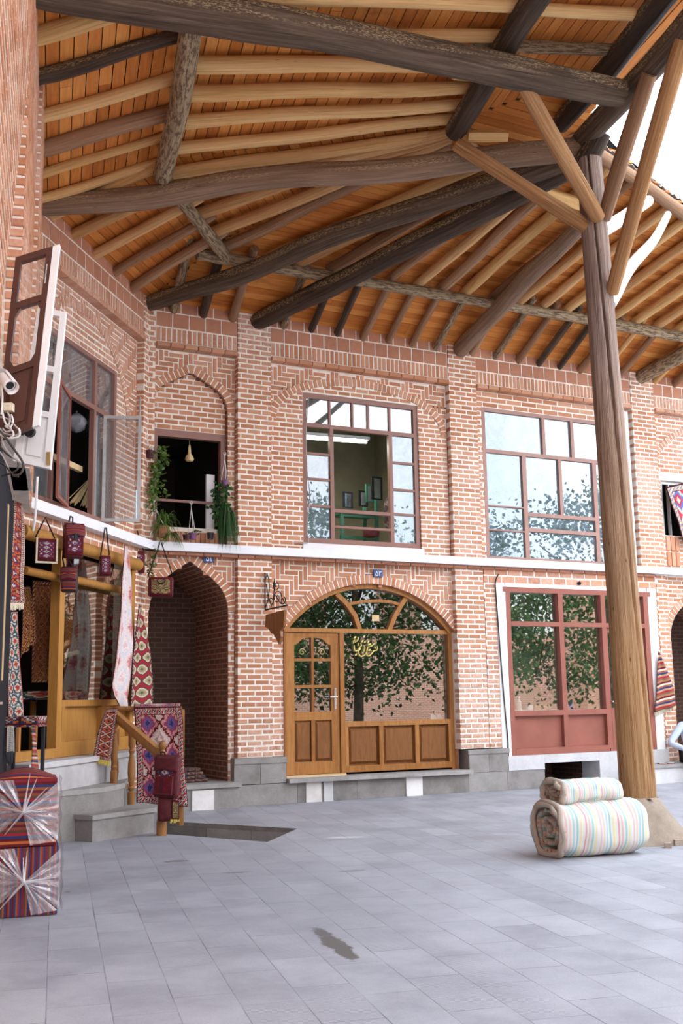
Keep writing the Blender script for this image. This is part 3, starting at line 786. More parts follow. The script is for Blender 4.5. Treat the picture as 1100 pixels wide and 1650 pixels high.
# ================================================================ ROOF
KNOTS = [(-.3, 6.80), (0, 6.92), (1.28, 7.38), (4.3, 7.78), (7, 8.12)]
def roof_z(d):
    for (d0, z0), (d1, z1) in zip(KNOTS, KNOTS[1:]):
        if d <= d1 or (d1 == 7): return z0 + (z1 - z0) * (d - d0) / (d1 - d0)
COLX = V((7.5, 8.75, 0))
E1 = (V((7.72, 9.12, 0)), V((7.72, 9.12, 0)) - V((math.cos(math.radians(77)), math.sin(math.radians(77)), 0)) * 17)   # inner edge towards the left rear
E2 = (V((7.72, 9.12, 0)), V((7.72, 9.12, 0)) + V((math.cos(math.radians(20.7)), math.sin(math.radians(20.7)), 0)) * 10)
def seam_LD(d): return -.237 * d
def seam_L(d): return -.237 * d if d < 4.35 else -1.031 - (d - 4.35) * .813
def seam_D0(d): return -3.13 + .237 * d
def seam_D1(d): return -.482 * d
def seam_F(d): return 4.06 + .482 * d if d < 4.35 else 6.157 + (d - 4.35) * .813
def edge_x(fr, d, E):
    """a at which the line at distance d from the wall crosses inner edge E"""
    p = fr.p(0, d, 0); e = (E[1] - E[0]); e.normalize()
    den = fr.u.x * e.y - fr.u.y * e.x
    if abs(den) < 1e-6: return None
    w = E[0] - p; return (w.x * e.y - w.y * e.x) / den
def planks(mb, fr, lo, hi, dmax, w=.118, sgn=1):
    k = 0; d = -.3
    while d < dmax:
        e = min(d + w, dmax); a0, a1 = lo((d + e) / 2), hi((d + e) / 2)
        if a1 - a0 > .03:
            x = a0
            while x < a1 - .01:
                y = min(a1, x + R_.uniform(1.6, 2.8)) if a1 - x > 3 else a1
                z0, z1 = roof_z(d + .004), roof_z(e - .004); r = R_.random(); dz = R_.uniform(-.003, .003)
                P = [fr.p(x + .002, d + .006, z0 + dz), fr.p(y - .002, d + .004, z0 + dz), fr.p(y - .002, e - .004, z1 + dz), fr.p(x + .002, e - .004, z1 + dz)]
                T = [p + V((0, 0, .02)) for p in P]
                uv = [(x, d), (y, d), (y, e), (x, e)]
                mb.face(P[::-1], uv[::-1], r)
                for i in range(4): j = (i + 1) % 4; mb.face([P[i], P[j], T[j], T[i]], None, r)
                x = y
        d = e
def cover(mb, fr, lo, hi, dmax, dz=.03, th=.05, d0=-.4):
    """layer above the boards, added to block light through their gaps"""
    ks = sorted(set([d0, 0, 1.28, 4.3, 4.35] + [k * .5 for k in range(0, 14)] + [dmax])); ks = [k for k in ks if d0 <= k <= dmax]
    for d, e in zip(ks, ks[1:]):
        a = [lo(d), hi(d), hi(e), lo(e)]
        if a[1] - a[0] < 0 or a[2] - a[3] < 0: 
            if max(a[1] - a[0], a[2] - a[3]) < 0: continue
        for h in (dz, dz + th):
            P = [fr.p(a[0], d, roof_z(d) + h), fr.p(a[1], d, roof_z(d) + h), fr.p(a[2], e, roof_z(e) + h), fr.p(a[3], e, roof_z(e) + h)]
            mb.face(P if h > dz else P[::-1], None, .5)
Lmax = 5.95; Fmax = 6.0
def f_hi(d):
    x = edge_x(FF, d, E2); return 16.5 if x is None else (min(16.5, x) if d < 5 else max(-9, min(16.5, x)))
f_hi2 = lambda d: (16.5 if d < 2.0 else min(16.5, edge_x(FF, d, E2 if d < 4.88 else E1)))
l_lo = lambda d: -13.0
def l_hi(d): return seam_L(min(d, 5.5))
def l_dmax(): return 5.75
ce = MB(); planks(ce, FL, l_lo, l_hi, 6.3); planks(ce, FD, seam_D0, seam_D1, 4.35); planks(ce, FF, seam_F, f_hi2, 5.6)
ce.build('ceiling', ['plank'], kind='structure', label='orange plank underside of the open timber roof')
cv = MB(); cover(cv, FL, l_lo, l_hi, 6.33); cover(cv, FD, seam_D0, seam_D1, 4.35); cover(cv, FF, seam_F, f_hi2, 5.6)  # added layer that stops light leaking between the planks
cv.build('ceiling_cover', ['slate_shadow'], kind='structure', label='dark roof layer added above the boards to block light')

def log(name, p0, p1, r0, r1, mat, label, cat='beam', group=None, wob=.02, seg=12, step=.22, parent=None, bend=0, lump=.06, taper_end=False, r=None):
    p0, p1 = V(p0), V(p1); L = (p1 - p0).length; n = max(4, int(L / step)); d = (p1 - p0).normalized(); sd = V((R_.uniform(-50, 50), R_.uniform(-50, 50), R_.uniform(-50, 50)))
    side = d.cross(V((0, 0, 1))); side = side.normalized() if side.length > .01 else V((1, 0, 0)); up = side.cross(d)
    mb = MB(); pts = []; rads = []
    for i in range(n + 1):
        t = i / n; e = math.sin(t * PI)
        nx = noise.noise(sd + V((t * L * .55, 0, 0))); nz = noise.noise(sd + V((0, t * L * .55, 9)))
        pts.append(p0.lerp(p1, t) + side * (nx * wob * 2 * e + bend * e) + up * nz * wob * 2 * e)
        rr = (r0 + (r1 - r0) * t) * (1 + .10 * noise.noise(sd + V((t * L * 1.3, 4, 4)))) * (.93 if i in (0, n) else 1)
        rads.append((lambda rr, t: (lambda a: rr * (1 + lump * noise.noise(sd + V((math.cos(a * 2 * PI), math.sin(a * 2 * PI), t * L * .9))))))(rr, t))
    mb.tube(pts, rads, seg, r=r)
    return mb.build(name, [mat], parent=parent, smooth=50, label=label, cat=cat, group=group, weld=True)
# ---- the ring of bark-covered purlins
A_ = FL.p(-13, 1.28, 7.16); B_ = FL.p(seam_LD(1.28), 1.28, 7.15); C_ = FF.p(seam_F(1.28), 1.28, 7.14)
log('purlin', FL.p(-6.2, 1.29, 7.15), B_ + V((-.02, -.1, -.02)), .095, .105, 'bark_log', 'pale bark-mottled purlin parallel to the long left wall', wob=.025)
log('purlin', B_ + V((-.06, -.10, .02)), C_ + V((.06, .06, 0)), .075, .085, 'bark_log', 'short bark-mottled purlin in front of the slanting corner wall', wob=.02)
log('purlin', C_ + V((-.35, .05, .0)), FF.p(9.1, 1.28, 7.14), .085, .075, 'bark_log', 'bark-mottled purlin along the front wall over the arched shop bay', wob=.02)
log('purlin', FF.p(8.85, 1.24, 7.17), FF.p(13.9, 1.28, 7.15), .08, .085, 'bark_log', 'bark-mottled purlin along the front wall behind the tall column', wob=.02)
# ---- main radial beams that rest on the walls and meet over the column
def zb(d): return 6.83 + .095 * d
log('main_beam', FL.p(-3.85, -.1, 6.86), V((7.05, 7.72, 7.36)), .165, .15, 'char_log', 'thick black beam crossing over the left of the roof to the inner edge beam', wob=.04)
log('main_beam', FD.p(-3.1, -.08, 6.86), V((7.55, 8.85, 7.42)), .125, .14, 'flaky_log', 'long grey-brown beam from the far left wall corner to the column head', wob=.05)
log('main_beam', FF.p(4.02, -.05, 6.84), V((7.45, 8.95, 7.36)), .12, .14, 'char_log', 'dark beam from the corner beside the balcony bay to the column head', wob=.05)
log('main_beam', FF.p(5.66, -.08, 6.82), V((7.55, 9.0, 7.34)), .14, .15, 'dark_log', 'dark beam from the pier beside the arched passage to the column head', wob=.04)
log('main_beam', FF.p(9.15, -.08, 6.84), FF.p(8.62, 3.75, 7.33), .135, .115, 'flaky_log', 'mottled brown beam from the pier between the two shop fronts', wob=.03)
log('main_beam', FF.p(12.85, -.08, 6.84), FF.p(13.05, 3.2, 7.3), .13, .12, 'bark_log', 'mottled beam from the pier beyond the tall column', wob=.03)
# ---- inner edge beams
e1 = (E1[1] - E1[0]).normalized(); e2 = (E2[1] - E2[0]).normalized()
log('edge_beam', V((7.5, 8.9, 7.50)), V((7.5, 8.9, 7.47)) + e1 * 7.5, .13, .15, 'char_log', 'lower dark beam along the open roof edge', wob=.03)
log('edge_beam', V((7.36, 9.05, 7.78)), V((7.36, 9.05, 7.76)) + e1 * 7.5, .12, .13, 'dark_log', 'upper dark beam along the open roof edge', wob=.03)
log('edge_beam', V((7.82, 9.20, 7.69)), V((7.87, 9.20, 7.66)) + e2 * 8, .085, .085, 'brown_log', 'brown pole carrying the gutter side roof edge', wob=.03)
log('upper_purlin', FL.p(-5.6, 4.25, 7.55), FL.p(-1.35, 4.38, 7.54), .125, .12, 'dark_log', 'dark upper purlin crossing above the thick black beam', wob=.03)
log('upper_purlin', FF.p(7.05, 4.05, 7.48), FF.p(8.75, 3.9, 7.46), .09, .09, 'pale_log', 'pale squared timber between the column head and the mottled beam', wob=.01, seg=4, lump=.02)
for i, (p, q) in enumerate((((6.35, 9.45, 7.5), (6.75, 9.62, 7.52)), ((6.2, 9.2, 7.44), (6.62, 9.05, 7.46)))):
    log('packing_block', p, q, .07, .07, 'pale_log', ('split timber block wedged between beam and rafters', 'short timber block lying over the long grey-brown beam')[i], cat='block', wob=0, seg=4, lump=.02)
# ---- gutter: corrugated sheet edge
gt = MB()
for i in range(260):
    t0, t1 = i * .033, (i + 1) * .033
    h0, h1 = (.018 * math.sin(i * 1.3)), (.018 * math.sin((i + 1) * 1.3)); side = V((e2.y, -e2.x, 0))
    b0 = E2[0] + e2 * t0; b1 = E2[0] + e2 * t1
    gt.face([b0 + side * .03 + V((0, 0, 7.80 + h0)), b1 + side * .03 + V((0, 0, 7.80 + h1)), b1 - side * .5 + V((0, 0, 7.86 + h1)), b0 - side * .5 + V((0, 0, 7.86 + h0))], None, .5)
gt.build('roof_sheet', ['tin'], solid=.006, label='wavy tin sheet edge over the gutter side of the roof', cat='roof sheet')

# ---- rafters
BAYS = [(4.1, 5.36, 'the balcony bay'), (5.36, 8.9, 'the arched shop bay'), (8.9, 12.6, 'the wide window bay'), (12.6, 17, 'the bay beyond the column')]
def place_word(i, n):
    return ['first', 'second', 'third', 'fourth', 'fifth', 'sixth', 'seventh', 'eighth', 'ninth', 'tenth'][i]
def rz(d, r): return roof_z(d) - r - .012
eav = [4.42, 4.86, 5.30, 6.10, 6.55, 6.98, 7.42, 7.86, 8.28, 8.70, 9.38, 9.83, 10.28, 10.70, 11.12, 11.55, 12.0, 12.4, 13.2, 13.65, 14.2, 14.8, 15.3]
mats = ['bark_log', 'dark_log', 'brown_log', 'bark_log', 'dark_log', 'dark_log', 'brown_log', 'brown_log', 'brown_log', 'bark_log', 'brown_log', 'bark_log', 'brown_log', 'dark_log', 'dark_log', 'brown_log', 'pale_log', 'brown_log', 'pale_log', 'brown_log', 'brown_log', 'pale_log', 'brown_log']
cnt = {}
for x, mt in zip(eav, mats):
    bay = [b for b in BAYS if b[0] <= x < b[1]][0][2]; k = cnt.get(bay, 0); cnt[bay] = k + 1; r = R_.uniform(.05, .07)
    tone = {'bark_log': 'mottled', 'dark_log': 'blackened', 'brown_log': 'brown', 'pale_log': 'pale'}[mt]
    log('eave_rafter', FF.p(x, -.12, 6.80 - r * .3), FF.p(x - .22, 1.36, rz(1.36, r) - .01), r, r * .95, mt, f'{tone} eave rafter end, {place_word(k, 9)} counted from the slanting wall over {bay}', group='eave rafters over the front wall', wob=.012, seg=10)
upF = [5.3, 5.75, 6.25, 6.75, 7.2, 7.65, 8.05, 8.45, 8.95, 9.4, 9.85, 10.3, 10.75, 11.2, 11.65, 12.1, 12.55, 13.3, 13.8, 14.4]
cnt = {}
for x in upF:
    bay = [b for b in BAYS if b[0] <= x < b[1]][0][2]; k = cnt.get(bay, 0); cnt[bay] = k + 1
    r = R_.uniform(.066, .085); de = 5.0
    p = FF.p(x, 1.2, rz(1.2, r))
    if x < 8.0:
        t = (x - 5.3) / 2.7; q = FF.p(7.15 + t * .75, 4.3 - 0 * t, rz(4.3, r))
    else:
        dd = 1.2
        while dd < 5.0 and x - .0 < f_hi2(dd): dd += .05
        q = FF.p(x - .02, min(dd, 4.75) - .10, rz(min(dd, 4.75), r))
    mt = R_.choice(['tan_log', 'tan_log', 'pale_log', 'brown_log'])
    log('rafter', p, q, r, r * .9, mt, f'long rafter pole, {place_word(k, 9)} counted from the passage side, rising over {bay}', group='long rafters over the front wall', wob=.02, seg=10)
# slanting wall: short eave rafters and the fan above them
for i, s in enumerate((-2.86, -2.32, -1.72, -1.12, -.55)):
    r = (.062, .07, .068, .064, .075)[i]; m_ = ('pale_log', 'tan_log', 'tan_log', 'brown_log', 'brown_log')[i]
    log('eave_rafter', FD.p(s, -.1, 6.82), FD.p(s * .80 - .62, 1.45, rz(1.4, r) - .01), r, r, m_, f'{("golden", "cracked tan", "smooth tan", "grey-brown", "thick brown")[i]} eave rafter resting on the slanting corner wall', group='eave rafters on the slanting wall', wob=.02, seg=10)
for i, t in enumerate((.05, .3, .55, .80, 1.02)):
    p = B_.lerp(C_, t); r = .078; nrm = FD.n
    p = p - nrm * .12; p.z = rz(1.2, r) ; q = FL.p(-1.0 - .12 * i, 4.35, 0).lerp(FF.p(6.35, 4.2, 0), t); q.z = rz(4.3, r)
    log('rafter', p, q, r, r * .9, ('pale_log', 'tan_log', 'tan_log', 'tan_log', 'brown_log')[i], ('upper fan rafter nearest the long grey-brown beam', 'second fan rafter above the corner purlin', 'middle fan rafter above the corner purlin', 'fourth fan rafter above the corner purlin', 'fan rafter nearest the dark corner beam')[i], group='fan rafters above the slanting wall', wob=.035, seg=10)
# long left wall: eave rafters and nearly level upper rafters
lw_e = [(-.12, 'pale_log', .058), (-.68, 'pale_log', .055), (-1.22, 'brown_log', .09), (-1.86, 'pale_log', .07), (-2.55, 'dark_log', .075), (-3.15, 'pale_log', .085), (-4.6, 'pale_log', .07), (-5.3, 'pale_log', .07)]
nm = ['lowest golden', 'slim golden', 'thick grey-brown', 'knotty golden', 'curved black', 'broad split golden', 'hidden golden', 'outermost golden']
for i, (s, m_, r) in enumerate(lw_e):
    log('eave_rafter', FL.p(s, -.08, 6.84), FL.p(s - .27, 1.33, rz(1.33, r) + .03), r, r * .92, m_, f'{nm[i]} eave rafter springing from the long left wall', group='eave rafters on the long left wall', wob=.03, seg=12, bend=R_.uniform(-.03, .03))
lw_u = [(-.72, -1.35), (-1.30, -1.66), (-1.88, -2.02), (-2.38, -2.38), (-2.95, -2.9), (-3.5, -3.4), (-4.1, -4.0), (-4.7, -4.6), (-5.3, -5.2)]
nm = ['lowest', 'second lowest', 'third lowest', 'fourth lowest', 'fifth lowest', 'sixth lowest', 'third from the top', 'second from the top', 'topmost']
for i, (s, s2) in enumerate(lw_u):
    r = R_.uniform(.07, .085)
    log('rafter', FL.p(s, 1.2, rz(1.2, r)), FL.p(s2, 4.45, rz(4.4, r)), r, r * .85, 'pale_log', f'pale peeled rafter of the left roof slope, {nm[i]}', group='peeled rafters of the left roof slope', wob=.035, seg=12)
for i, s in enumerate((-2.2, -2.75, -3.35, -3.95, -4.6)):
    r = .065
    log('rafter', FL.p(s, 4.05, rz(4.1, r)), FL.p(s + .05, 5.7, rz(5.6, r)), r, r, 'bark_log' if i % 2 else 'pale_log', f'short rafter end reaching the open roof edge, {place_word(i, 5)} from the column', group='rafter ends at the open roof edge', wob=.02, seg=10)

# ---- the column with its base and braces
cb = V((7.40, 8.47, 0))
ct = thing('timber_column', 'tall cracked timber column standing on a flared stone base', 'column', cb)
mb = MB(); pts = []; rads = []
top = V((7.5, 8.76, 7.22)); n = 46
for i in range(n + 1):
    t = i / n; z = .40 + (7.22 - .40) * t; c = V((7.41, 8.48, 0)).lerp(top, t ** 1.05); c.z = z
    c += V((noise.noise(V((t * 3, 1, 1))) * .03, noise.noise(V((5, t * 3, 1))) * .03, 0)) * math.sin(PI * t)
    r0 = .170 - .034 * t + (.03 if z > 6.3 else 0) * 0
    pts.append(c)
    def rf(r0, z):
        def g(a):
            an = a * 2 * PI; base = r0 * (1 + .05 * noise.noise(V((math.cos(an) * 1.2, math.sin(an) * 1.2, z * .6))) + .03 * noise.noise(V((math.cos(an) * 4, math.sin(an) * 4, z * 1.2))))
            ck = (a - (.565 - .027 * z + .008 * noise.noise(V((z * 1.3, 0, 3))))) ; ck = abs((ck + .5) % 1 - .5)
            return base * (1 - .5 * max(0, 1 - ck / .016) * (.25 if z < .8 else 1))
        return g
    rads.append(rf(r0, z))
mb.tube(pts, rads, 96); mb.build('shaft', ['shaft_wood'], ct, smooth=55)
mb = MB()
Fc = Fr3(cb, (math.cos(math.radians(78.2)), math.sin(math.radians(78.2)), 0), (math.sin(math.radians(78.2)), -math.cos(math.radians(78.2)), 0), (0, 0, 1))
prof = [(.44, 0), (.425, .05), (.33, .16), (.265, .27), (.22, .36), (.185, .41)]
for (r0, z0), (r1, z1) in zip(prof, prof[1:]):
    for k in range(24):
        def sq(r, a, z, e=.62): 
            c_, s_ = math.cos(a), math.sin(a); f = 1 / max(abs(c_), abs(s_)); f = 1 + (f - 1) * e * (1 - z / .5); return Fc.p(r * c_ * f, r * s_ * f, z)
        A, B = 2 * PI * k / 24 + PI / 4, 2 * PI * (k + 1) / 24 + PI / 4
        mb.face([sq(r0, A, z0), sq(r0, B, z0), sq(r1, B, z1), sq(r1, A, z1)], None, .5)
mb.face([Fc.p(.185 * math.cos(2 * PI * k / 24), .185 * math.sin(2 * PI * k / 24), .41) for k in range(24)], None, .5)
mb.build('base', ['concrete'], ct, smooth=30)
log('bracket', top + V((-.03, .06, -.02)), top + V((.03, -.20, .26)), .13, .115, 'dark_log', 'blackened bracket', cat=None, wob=.01, parent=ct, seg=14, lump=.12)
def brace(p, q, r0, r1, mt, label, **k): return log('brace', p, q, r0, r1, mt, label, cat='brace', group='braces between the column and the roof beams', **k)
H = lambda x, y, z: onZ(x, y, z)
cz = lambda z, dx=0, dy=0: V((7.41, 8.48, 0)).lerp(V((7.5, 8.76, 0)), (z - .4) / 6.8) + V((dx, dy, z))
brace(cz(6.48, -.05, -.12), H(831, 112, 7.27), .085, .075, 'strut_log', 'smooth orange-brown brace reaching up to the thick black beam', wob=.015)
brace(cz(6.42, -.10, .02), H(734, 232, 7.3), .085, .075, 'strut_log', 'red-brown brace slanting to the long grey-brown beam', wob=.02)
brace(cz(6.5, .06, -.10), H(1046, 118, 7.38), .08, .085, 'brown_log', 'split brown brace rising to the lower edge beam', wob=.02)
brace(cz(5.62, .05, -.14), H(1101, 62, 7.38), .075, .085, 'strut_log', 'longest brace, tall and slim, to the lower edge beam', wob=.025)
brace(cz(6.42, .12, .08), H(1044, 324, 7.5), .085, .075, 'sunlit_log', 'sunlit whitish brace to the gutter side edge pole', wob=.01)
brace(cz(5.55, .13, .02), H(1076, 345, 7.42), .085, .045, 'sunlit_log', 'sunlit crooked branch brace below the gutter', wob=.05)
# small bricks beside the base
for i, (x, y, rz_, mt, lb) in enumerate(((1078, 1352, .4, 'tile_brick', 'small orange brick piece behind the column base'), (1092, 1362, .1, 'concrete', 'small grey stone beside the column base'), (1076, 1366, -.3, 'concrete', 'worn grey pebble at the corner of the column base'))):
    p = H(x, y, 0); c, s_ = math.cos(rz_ - .4), math.sin(rz_ - .4); f = Fr3(p, (c, s_, 0), (-s_, c, 0), (0, 0, 1)); mb = MB()
    mb.box(f, -.07 + .02 * i, .07 - .02 * i, -.045, .045, 0, .065 - .01 * i); mb.build('rubble_piece', [mt], bevel=.012, label=lb, cat='stone')

# ================================================================ WINDOWS AND DOORS
def aF(x, y, b=0): h = onF(x, y, b); return h.x, h.z
def aD(x, y, b=0): h = onD(x, y, b); return (h - FD.o).dot(FD.u), h.z
def bars(mb, fr, items, b0, b1):
    for i, (a0, a1, c0, c1) in enumerate(items): mb.box(fr, a0, a1, b0 - .0006 * i, b1 + .0006 * i, c0, c1)
def vb(x, c0, c1, w=.035): return (x - w / 2, x + w / 2, c0, c1)
def hb(z, a0, a1, w=.035): return (a0, a1, z - w / 2, z + w / 2)
def panes(fr, rects, b, mat, parent, name='pane'):
    for a0, a1, c0, c1 in rects:
        g = MB(); g.box(fr, a0, a1, b, b + .004, c0, c1); g.build(name, [mat], parent)
# --- upper window with the many small panes, middle leaf open
w1 = thing('window_1', 'brown steel window of small panes round a large open middle', None, (7.4, 14.1, 3.62), kind='structure')
B0, B1 = -.19, -.13
mb = MB(); bars(mb, FF, [(6.42, 8.38, 5.80, 5.87), (6.42, 8.38, 3.62, 3.70), (6.42, 6.49, 3.7, 5.8), (8.31, 8.38, 3.7, 5.8), hb(5.39, 6.49, 8.31, .06), vb(6.9, 3.7, 5.36, .06), vb(7.9, 3.7, 5.36, .06)], B0, B1)
bars(mb, FF, [vb(6.88, 5.42, 5.8), vb(7.26, 5.42, 5.8), vb(7.53, 5.42, 5.8), vb(7.9, 5.42, 5.8)] + [hb(z, 6.49, 6.87) for z in (4.96, 4.58, 4.18)] + [hb(z, 7.93, 8.31) for z in (4.94, 4.52, 4.14)], B0 + .01, B1 - .01)
mb.build('frame', ['steel_brown'], w1, bevel=.004)
mb = MB(); bars(mb, FF, [hb(4.13, 6.93, 7.87, .05), hb(3.89, 6.93, 7.87, .035)], B0 + .01, B1 + .0); mb.build('guard_rail', ['steel_brown'], w1, bevel=.004)
xs = [6.49, 6.88, 7.26, 7.53, 7.9, 8.31]
panes(FF, [(xs[i] + .018, xs[i + 1] - .018, 5.42, 5.8) for i in range(5)], -.165, 'glass_upper', w1)
panes(FF, [(6.49, 6.87, 4.6, 4.94), (6.49, 6.87, 4.2, 4.56), (6.49, 6.87, 3.7, 4.16), (7.93, 8.31, 4.96, 5.36), (7.93, 8.31, 4.54, 4.92), (7.93, 8.31, 4.16, 4.5), (7.93, 8.31, 3.7, 4.12)], -.165, 'glass_foil', w1)
mb = MB(); mb.box(FF, 6.40, 8.42, -.25, -.085, 3.52, 3.62); mb.build('window_sill', ['plaster_white'], w1)
# cable beside it
def cable(name, pts, r, mat, label, cat='cable', parent=None, group=None, sm=4):
    P = [V(p) for p in pts]; out = []
    for i in range(len(P) - 1):
        p0, p1, p2, p3 = P[max(0, i - 1)], P[i], P[i + 1], P[min(len(P) - 1, i + 2)]
        for k in range(sm):
            t = k / sm; out.append(.5 * ((2 * p1) + (p2 - p0) * t + (2 * p0 - 5 * p1 + 4 * p2 - p3) * t * t + (3 * p1 - p0 - 3 * p2 + p3) * t ** 3))
    out.append(P[-1]); mb = MB(); mb.tube(out, r, 6); return mb.build(name, [mat], parent, smooth=60, label=label, cat=cat, group=group, weld=True)
cable('wall_cable', [onF(x, y, -.085) for x, y in ((497, 640), (493, 700), (495, 760), (499, 800), (494, 850), (497, 872), (491, 876), (470, 874))], .006, 'cable_grey', 'thin grey cable running down beside the open upper window')
# --- wide upper window
w2 = thing('window_2', 'wide brown framed window with bluish reflecting panes', None, (10.9, 14.1, 3.5), kind='structure')
mb = MB(); bars(mb, FF, [(9.57, 12.3, 5.92, 5.98), (9.57, 12.3, 3.5, 3.57), (9.57, 9.63, 3.57, 5.92), (12.24, 12.3, 3.57, 5.92), hb(5.27, 9.63, 12.24, .06), vb(10.36, 3.57, 5.24, .08), vb(11.8, 3.57, 5.24, .08), vb(10.78, 5.3, 5.92, .06), vb(11.37, 5.3, 5.92, .06),
    vb(11.08, 4.3, 5.24, .06), hb(4.28, 10.4, 11.76, .06), hb(4.03, 10.4, 11.76, .06), hb(4.38, 9.63, 10.32, .02), hb(3.99, 9.63, 10.32, .02), hb(4.3, 11.84, 12.24, .02), hb(3.95, 11.84, 12.24, .02)], -.17, -.11)
mb.build('frame', ['steel_brown_pale'], w2, bevel=.004)
panes(FF, [(9.63, 10.75, 5.3, 5.92), (10.81, 11.34, 5.3, 5.92), (11.4, 12.24, 5.3, 5.92), (9.63, 10.32, 4.39, 5.24), (9.63, 10.32, 4.0, 4.37), (9.63, 10.32, 3.57, 3.98), (10.4, 11.05, 4.31, 5.24), (11.11, 11.76, 4.31, 5.24), (10.4, 11.76, 4.06, 4.25), (10.4, 11.76, 3.57, 4.0), (11.84, 12.24, 4.31, 5.24), (11.84, 12.24, 3.57, 4.29)], -.145, 'glass_foil', w2)
# --- red framed shop front
d2 = thing('door_2', 'red-brown steel shop front of two glazed bays and a door', None, (11.2, 14, .5), kind='structure')
mb = MB(); bars(mb, FF, [(9.76, 12.74, 3.0, 3.08), (9.81, 9.89, .42, 3.0), (12.58, 12.68, .3, 3.0), vb(10.86, .55, 3.0, .09), vb(11.72, .55, 3.0, .09), hb(2.51, 9.89, 12.58, .07), hb(1.13, 9.89, 11.7, .08), (9.89, 11.7, .5, .6)], -.1, .01)
mb.build('frame', ['door_red'], d2, bevel=.006)
for a0, a1 in ((9.89, 10.815), (10.905, 11.675)):
    mb = MB(); mb.box(FF, a0, a1, -.08, -.06, .6, 1.09); mb.build('lower_panel', ['door_red'], d2)
panes(FF, [(9.89, 10.815, 2.545, 3.0), (10.905, 11.675, 2.545, 3.0), (11.765, 12.58, 2.545, 3.0), (9.89, 10.815, 1.17, 2.475), (10.905, 11.675, 1.17, 2.475)], -.07, 'glass_shop', d2)
lf = MB(); bars(lf, FF, [(11.77, 11.83, .5, 2.47), (12.5, 12.57, .5, 2.47), (11.83, 12.5, 2.4, 2.47), (11.83, 12.5, .5, .62), (11.83, 12.5, 1.12, 1.18), (11.83, 12.5, .62, 1.12)], -.09, -.05); lf = lf.build('door_leaf', ['door_red'], d2, bevel=.005)
panes(FF, [(11.83, 12.5, 1.18, 2.4)], -.07, 'glass_shop', lf)
hd = MB(); hd.tube([FF.p(11.80, -.05, 1.28), FF.p(11.80, .03, 1.28), FF.p(11.9, .03, 1.28)], .012, 8); hd.build('handle', ['chrome'], lf, smooth=True, label='chrome handle')
# --- arched wooden shop front
d1 = thing('door_1', 'arched varnished wooden shop front with a panelled door', None, (7.5, 14.1, .3), kind='structure')
b0, b1 = -.27, -.17
def arc(cx, z0, R, t0, t1, n): return [(cx + R * math.sin(t0 + (t1 - t0) * i / n), z0 + R * math.cos(t0 + (t1 - t0) * i / n)) for i in range(n + 1)]
PAi = offset(PA, -.065)
mb = MB()
for i in range(len(PA) - 1): mb.prism(FF, [PAi[i], PAi[i + 1], PA[i + 1], PA[i]], b0, b1 + .03, .5)
bars(mb, FF, [(6.09, 6.155, .33, 2.40), (8.845, 8.91, .33, 2.40), (6.155, 8.845, 2.34, 2.40), (7.0, 7.07, .33, 2.34), (7.07, 8.845, 1.0, 1.07), (7.07, 8.845, .36, .45), (7.07, 7.12, .45, 1.0), (7.62, 7.69, .45, 1.0), (8.22, 8.29, .45, 1.0), (8.80, 8.845, .45, 1.0)], b0, b1)
mb.build('frame', ['door_wood'], d1, bevel=.006)
for pa in (((541, 957), (557, 972), (571, 992), (579, 1016)), ((657, 957), (645, 975), (634, 995), (626, 1016))):
    q = [aF(x, y, -.2) for x, y in pa]; m2 = MB(); o1, o2 = offset(q, .035), offset(q, -.035)
    for i in range(len(q) - 1): m2.prism(FF, [o2[i], o2[i + 1], o1[i + 1], o1[i]], b0 + .02, b1, .5)
    m2.build('fan_bar', ['door_wood'], d1)
q = [aF(x, y, -.2) for x, y in ((562, 973), (585, 969), (610, 968), (630, 970), (645, 975))]; m2 = MB(); o1, o2 = offset(q, .022), offset(q, -.022)
for i in range(len(q) - 1): m2.prism(FF, [o2[i], o2[i + 1], o1[i + 1], o1[i]], b0 + .02, b1 - .01, .5)
m2.build('fan_bar', ['door_wood'], d1)
g = MB(); gp = offset(PA, -.05); cz_ = 2.40
pts = [p for p in gp if p[1] > cz_]; g.face([FF.p(x, -.225, z) for x, z in [(6.15, cz_)] + pts + [(8.85, cz_)]], None, .5); g.build('pane', ['glass_shop'], d1)
g = MB(); g.box(FF, 7.07, 8.845, -.225, -.221, 1.07, 2.34); g.build('pane', ['glass_shop'], d1)
for a0, a1 in ((7.12, 7.62), (7.69, 8.22), (8.29, 8.80)):
    p = MB(); p.box(FF, a0, a1, -.24, -.225, .45, 1.0)
    z0, z1, e = .47, .98, .035
    A = [(a0 + .015, z0), (a1 - .015, z0), (a1 - .015, z1), (a0 + .015, z1)]; C = [(a0 + .05, z0 + e), (a1 - .05, z0 + e), (a1 - .05, z1 - e), (a0 + .05, z1 - e)]
    for i in range(4):
        k = (i + 1) % 4; p.face([FF.p(A[i][0], -.222, A[i][1]), FF.p(A[k][0], -.222, A[k][1]), FF.p(C[k][0], -.185, C[k][1]), FF.p(C[i][0], -.185, C[i][1])], None, .5)
    p.face([FF.p(x, -.185, z) for x, z in C], None, .5); p.build('lower_panel', ['door_panel'], d1)
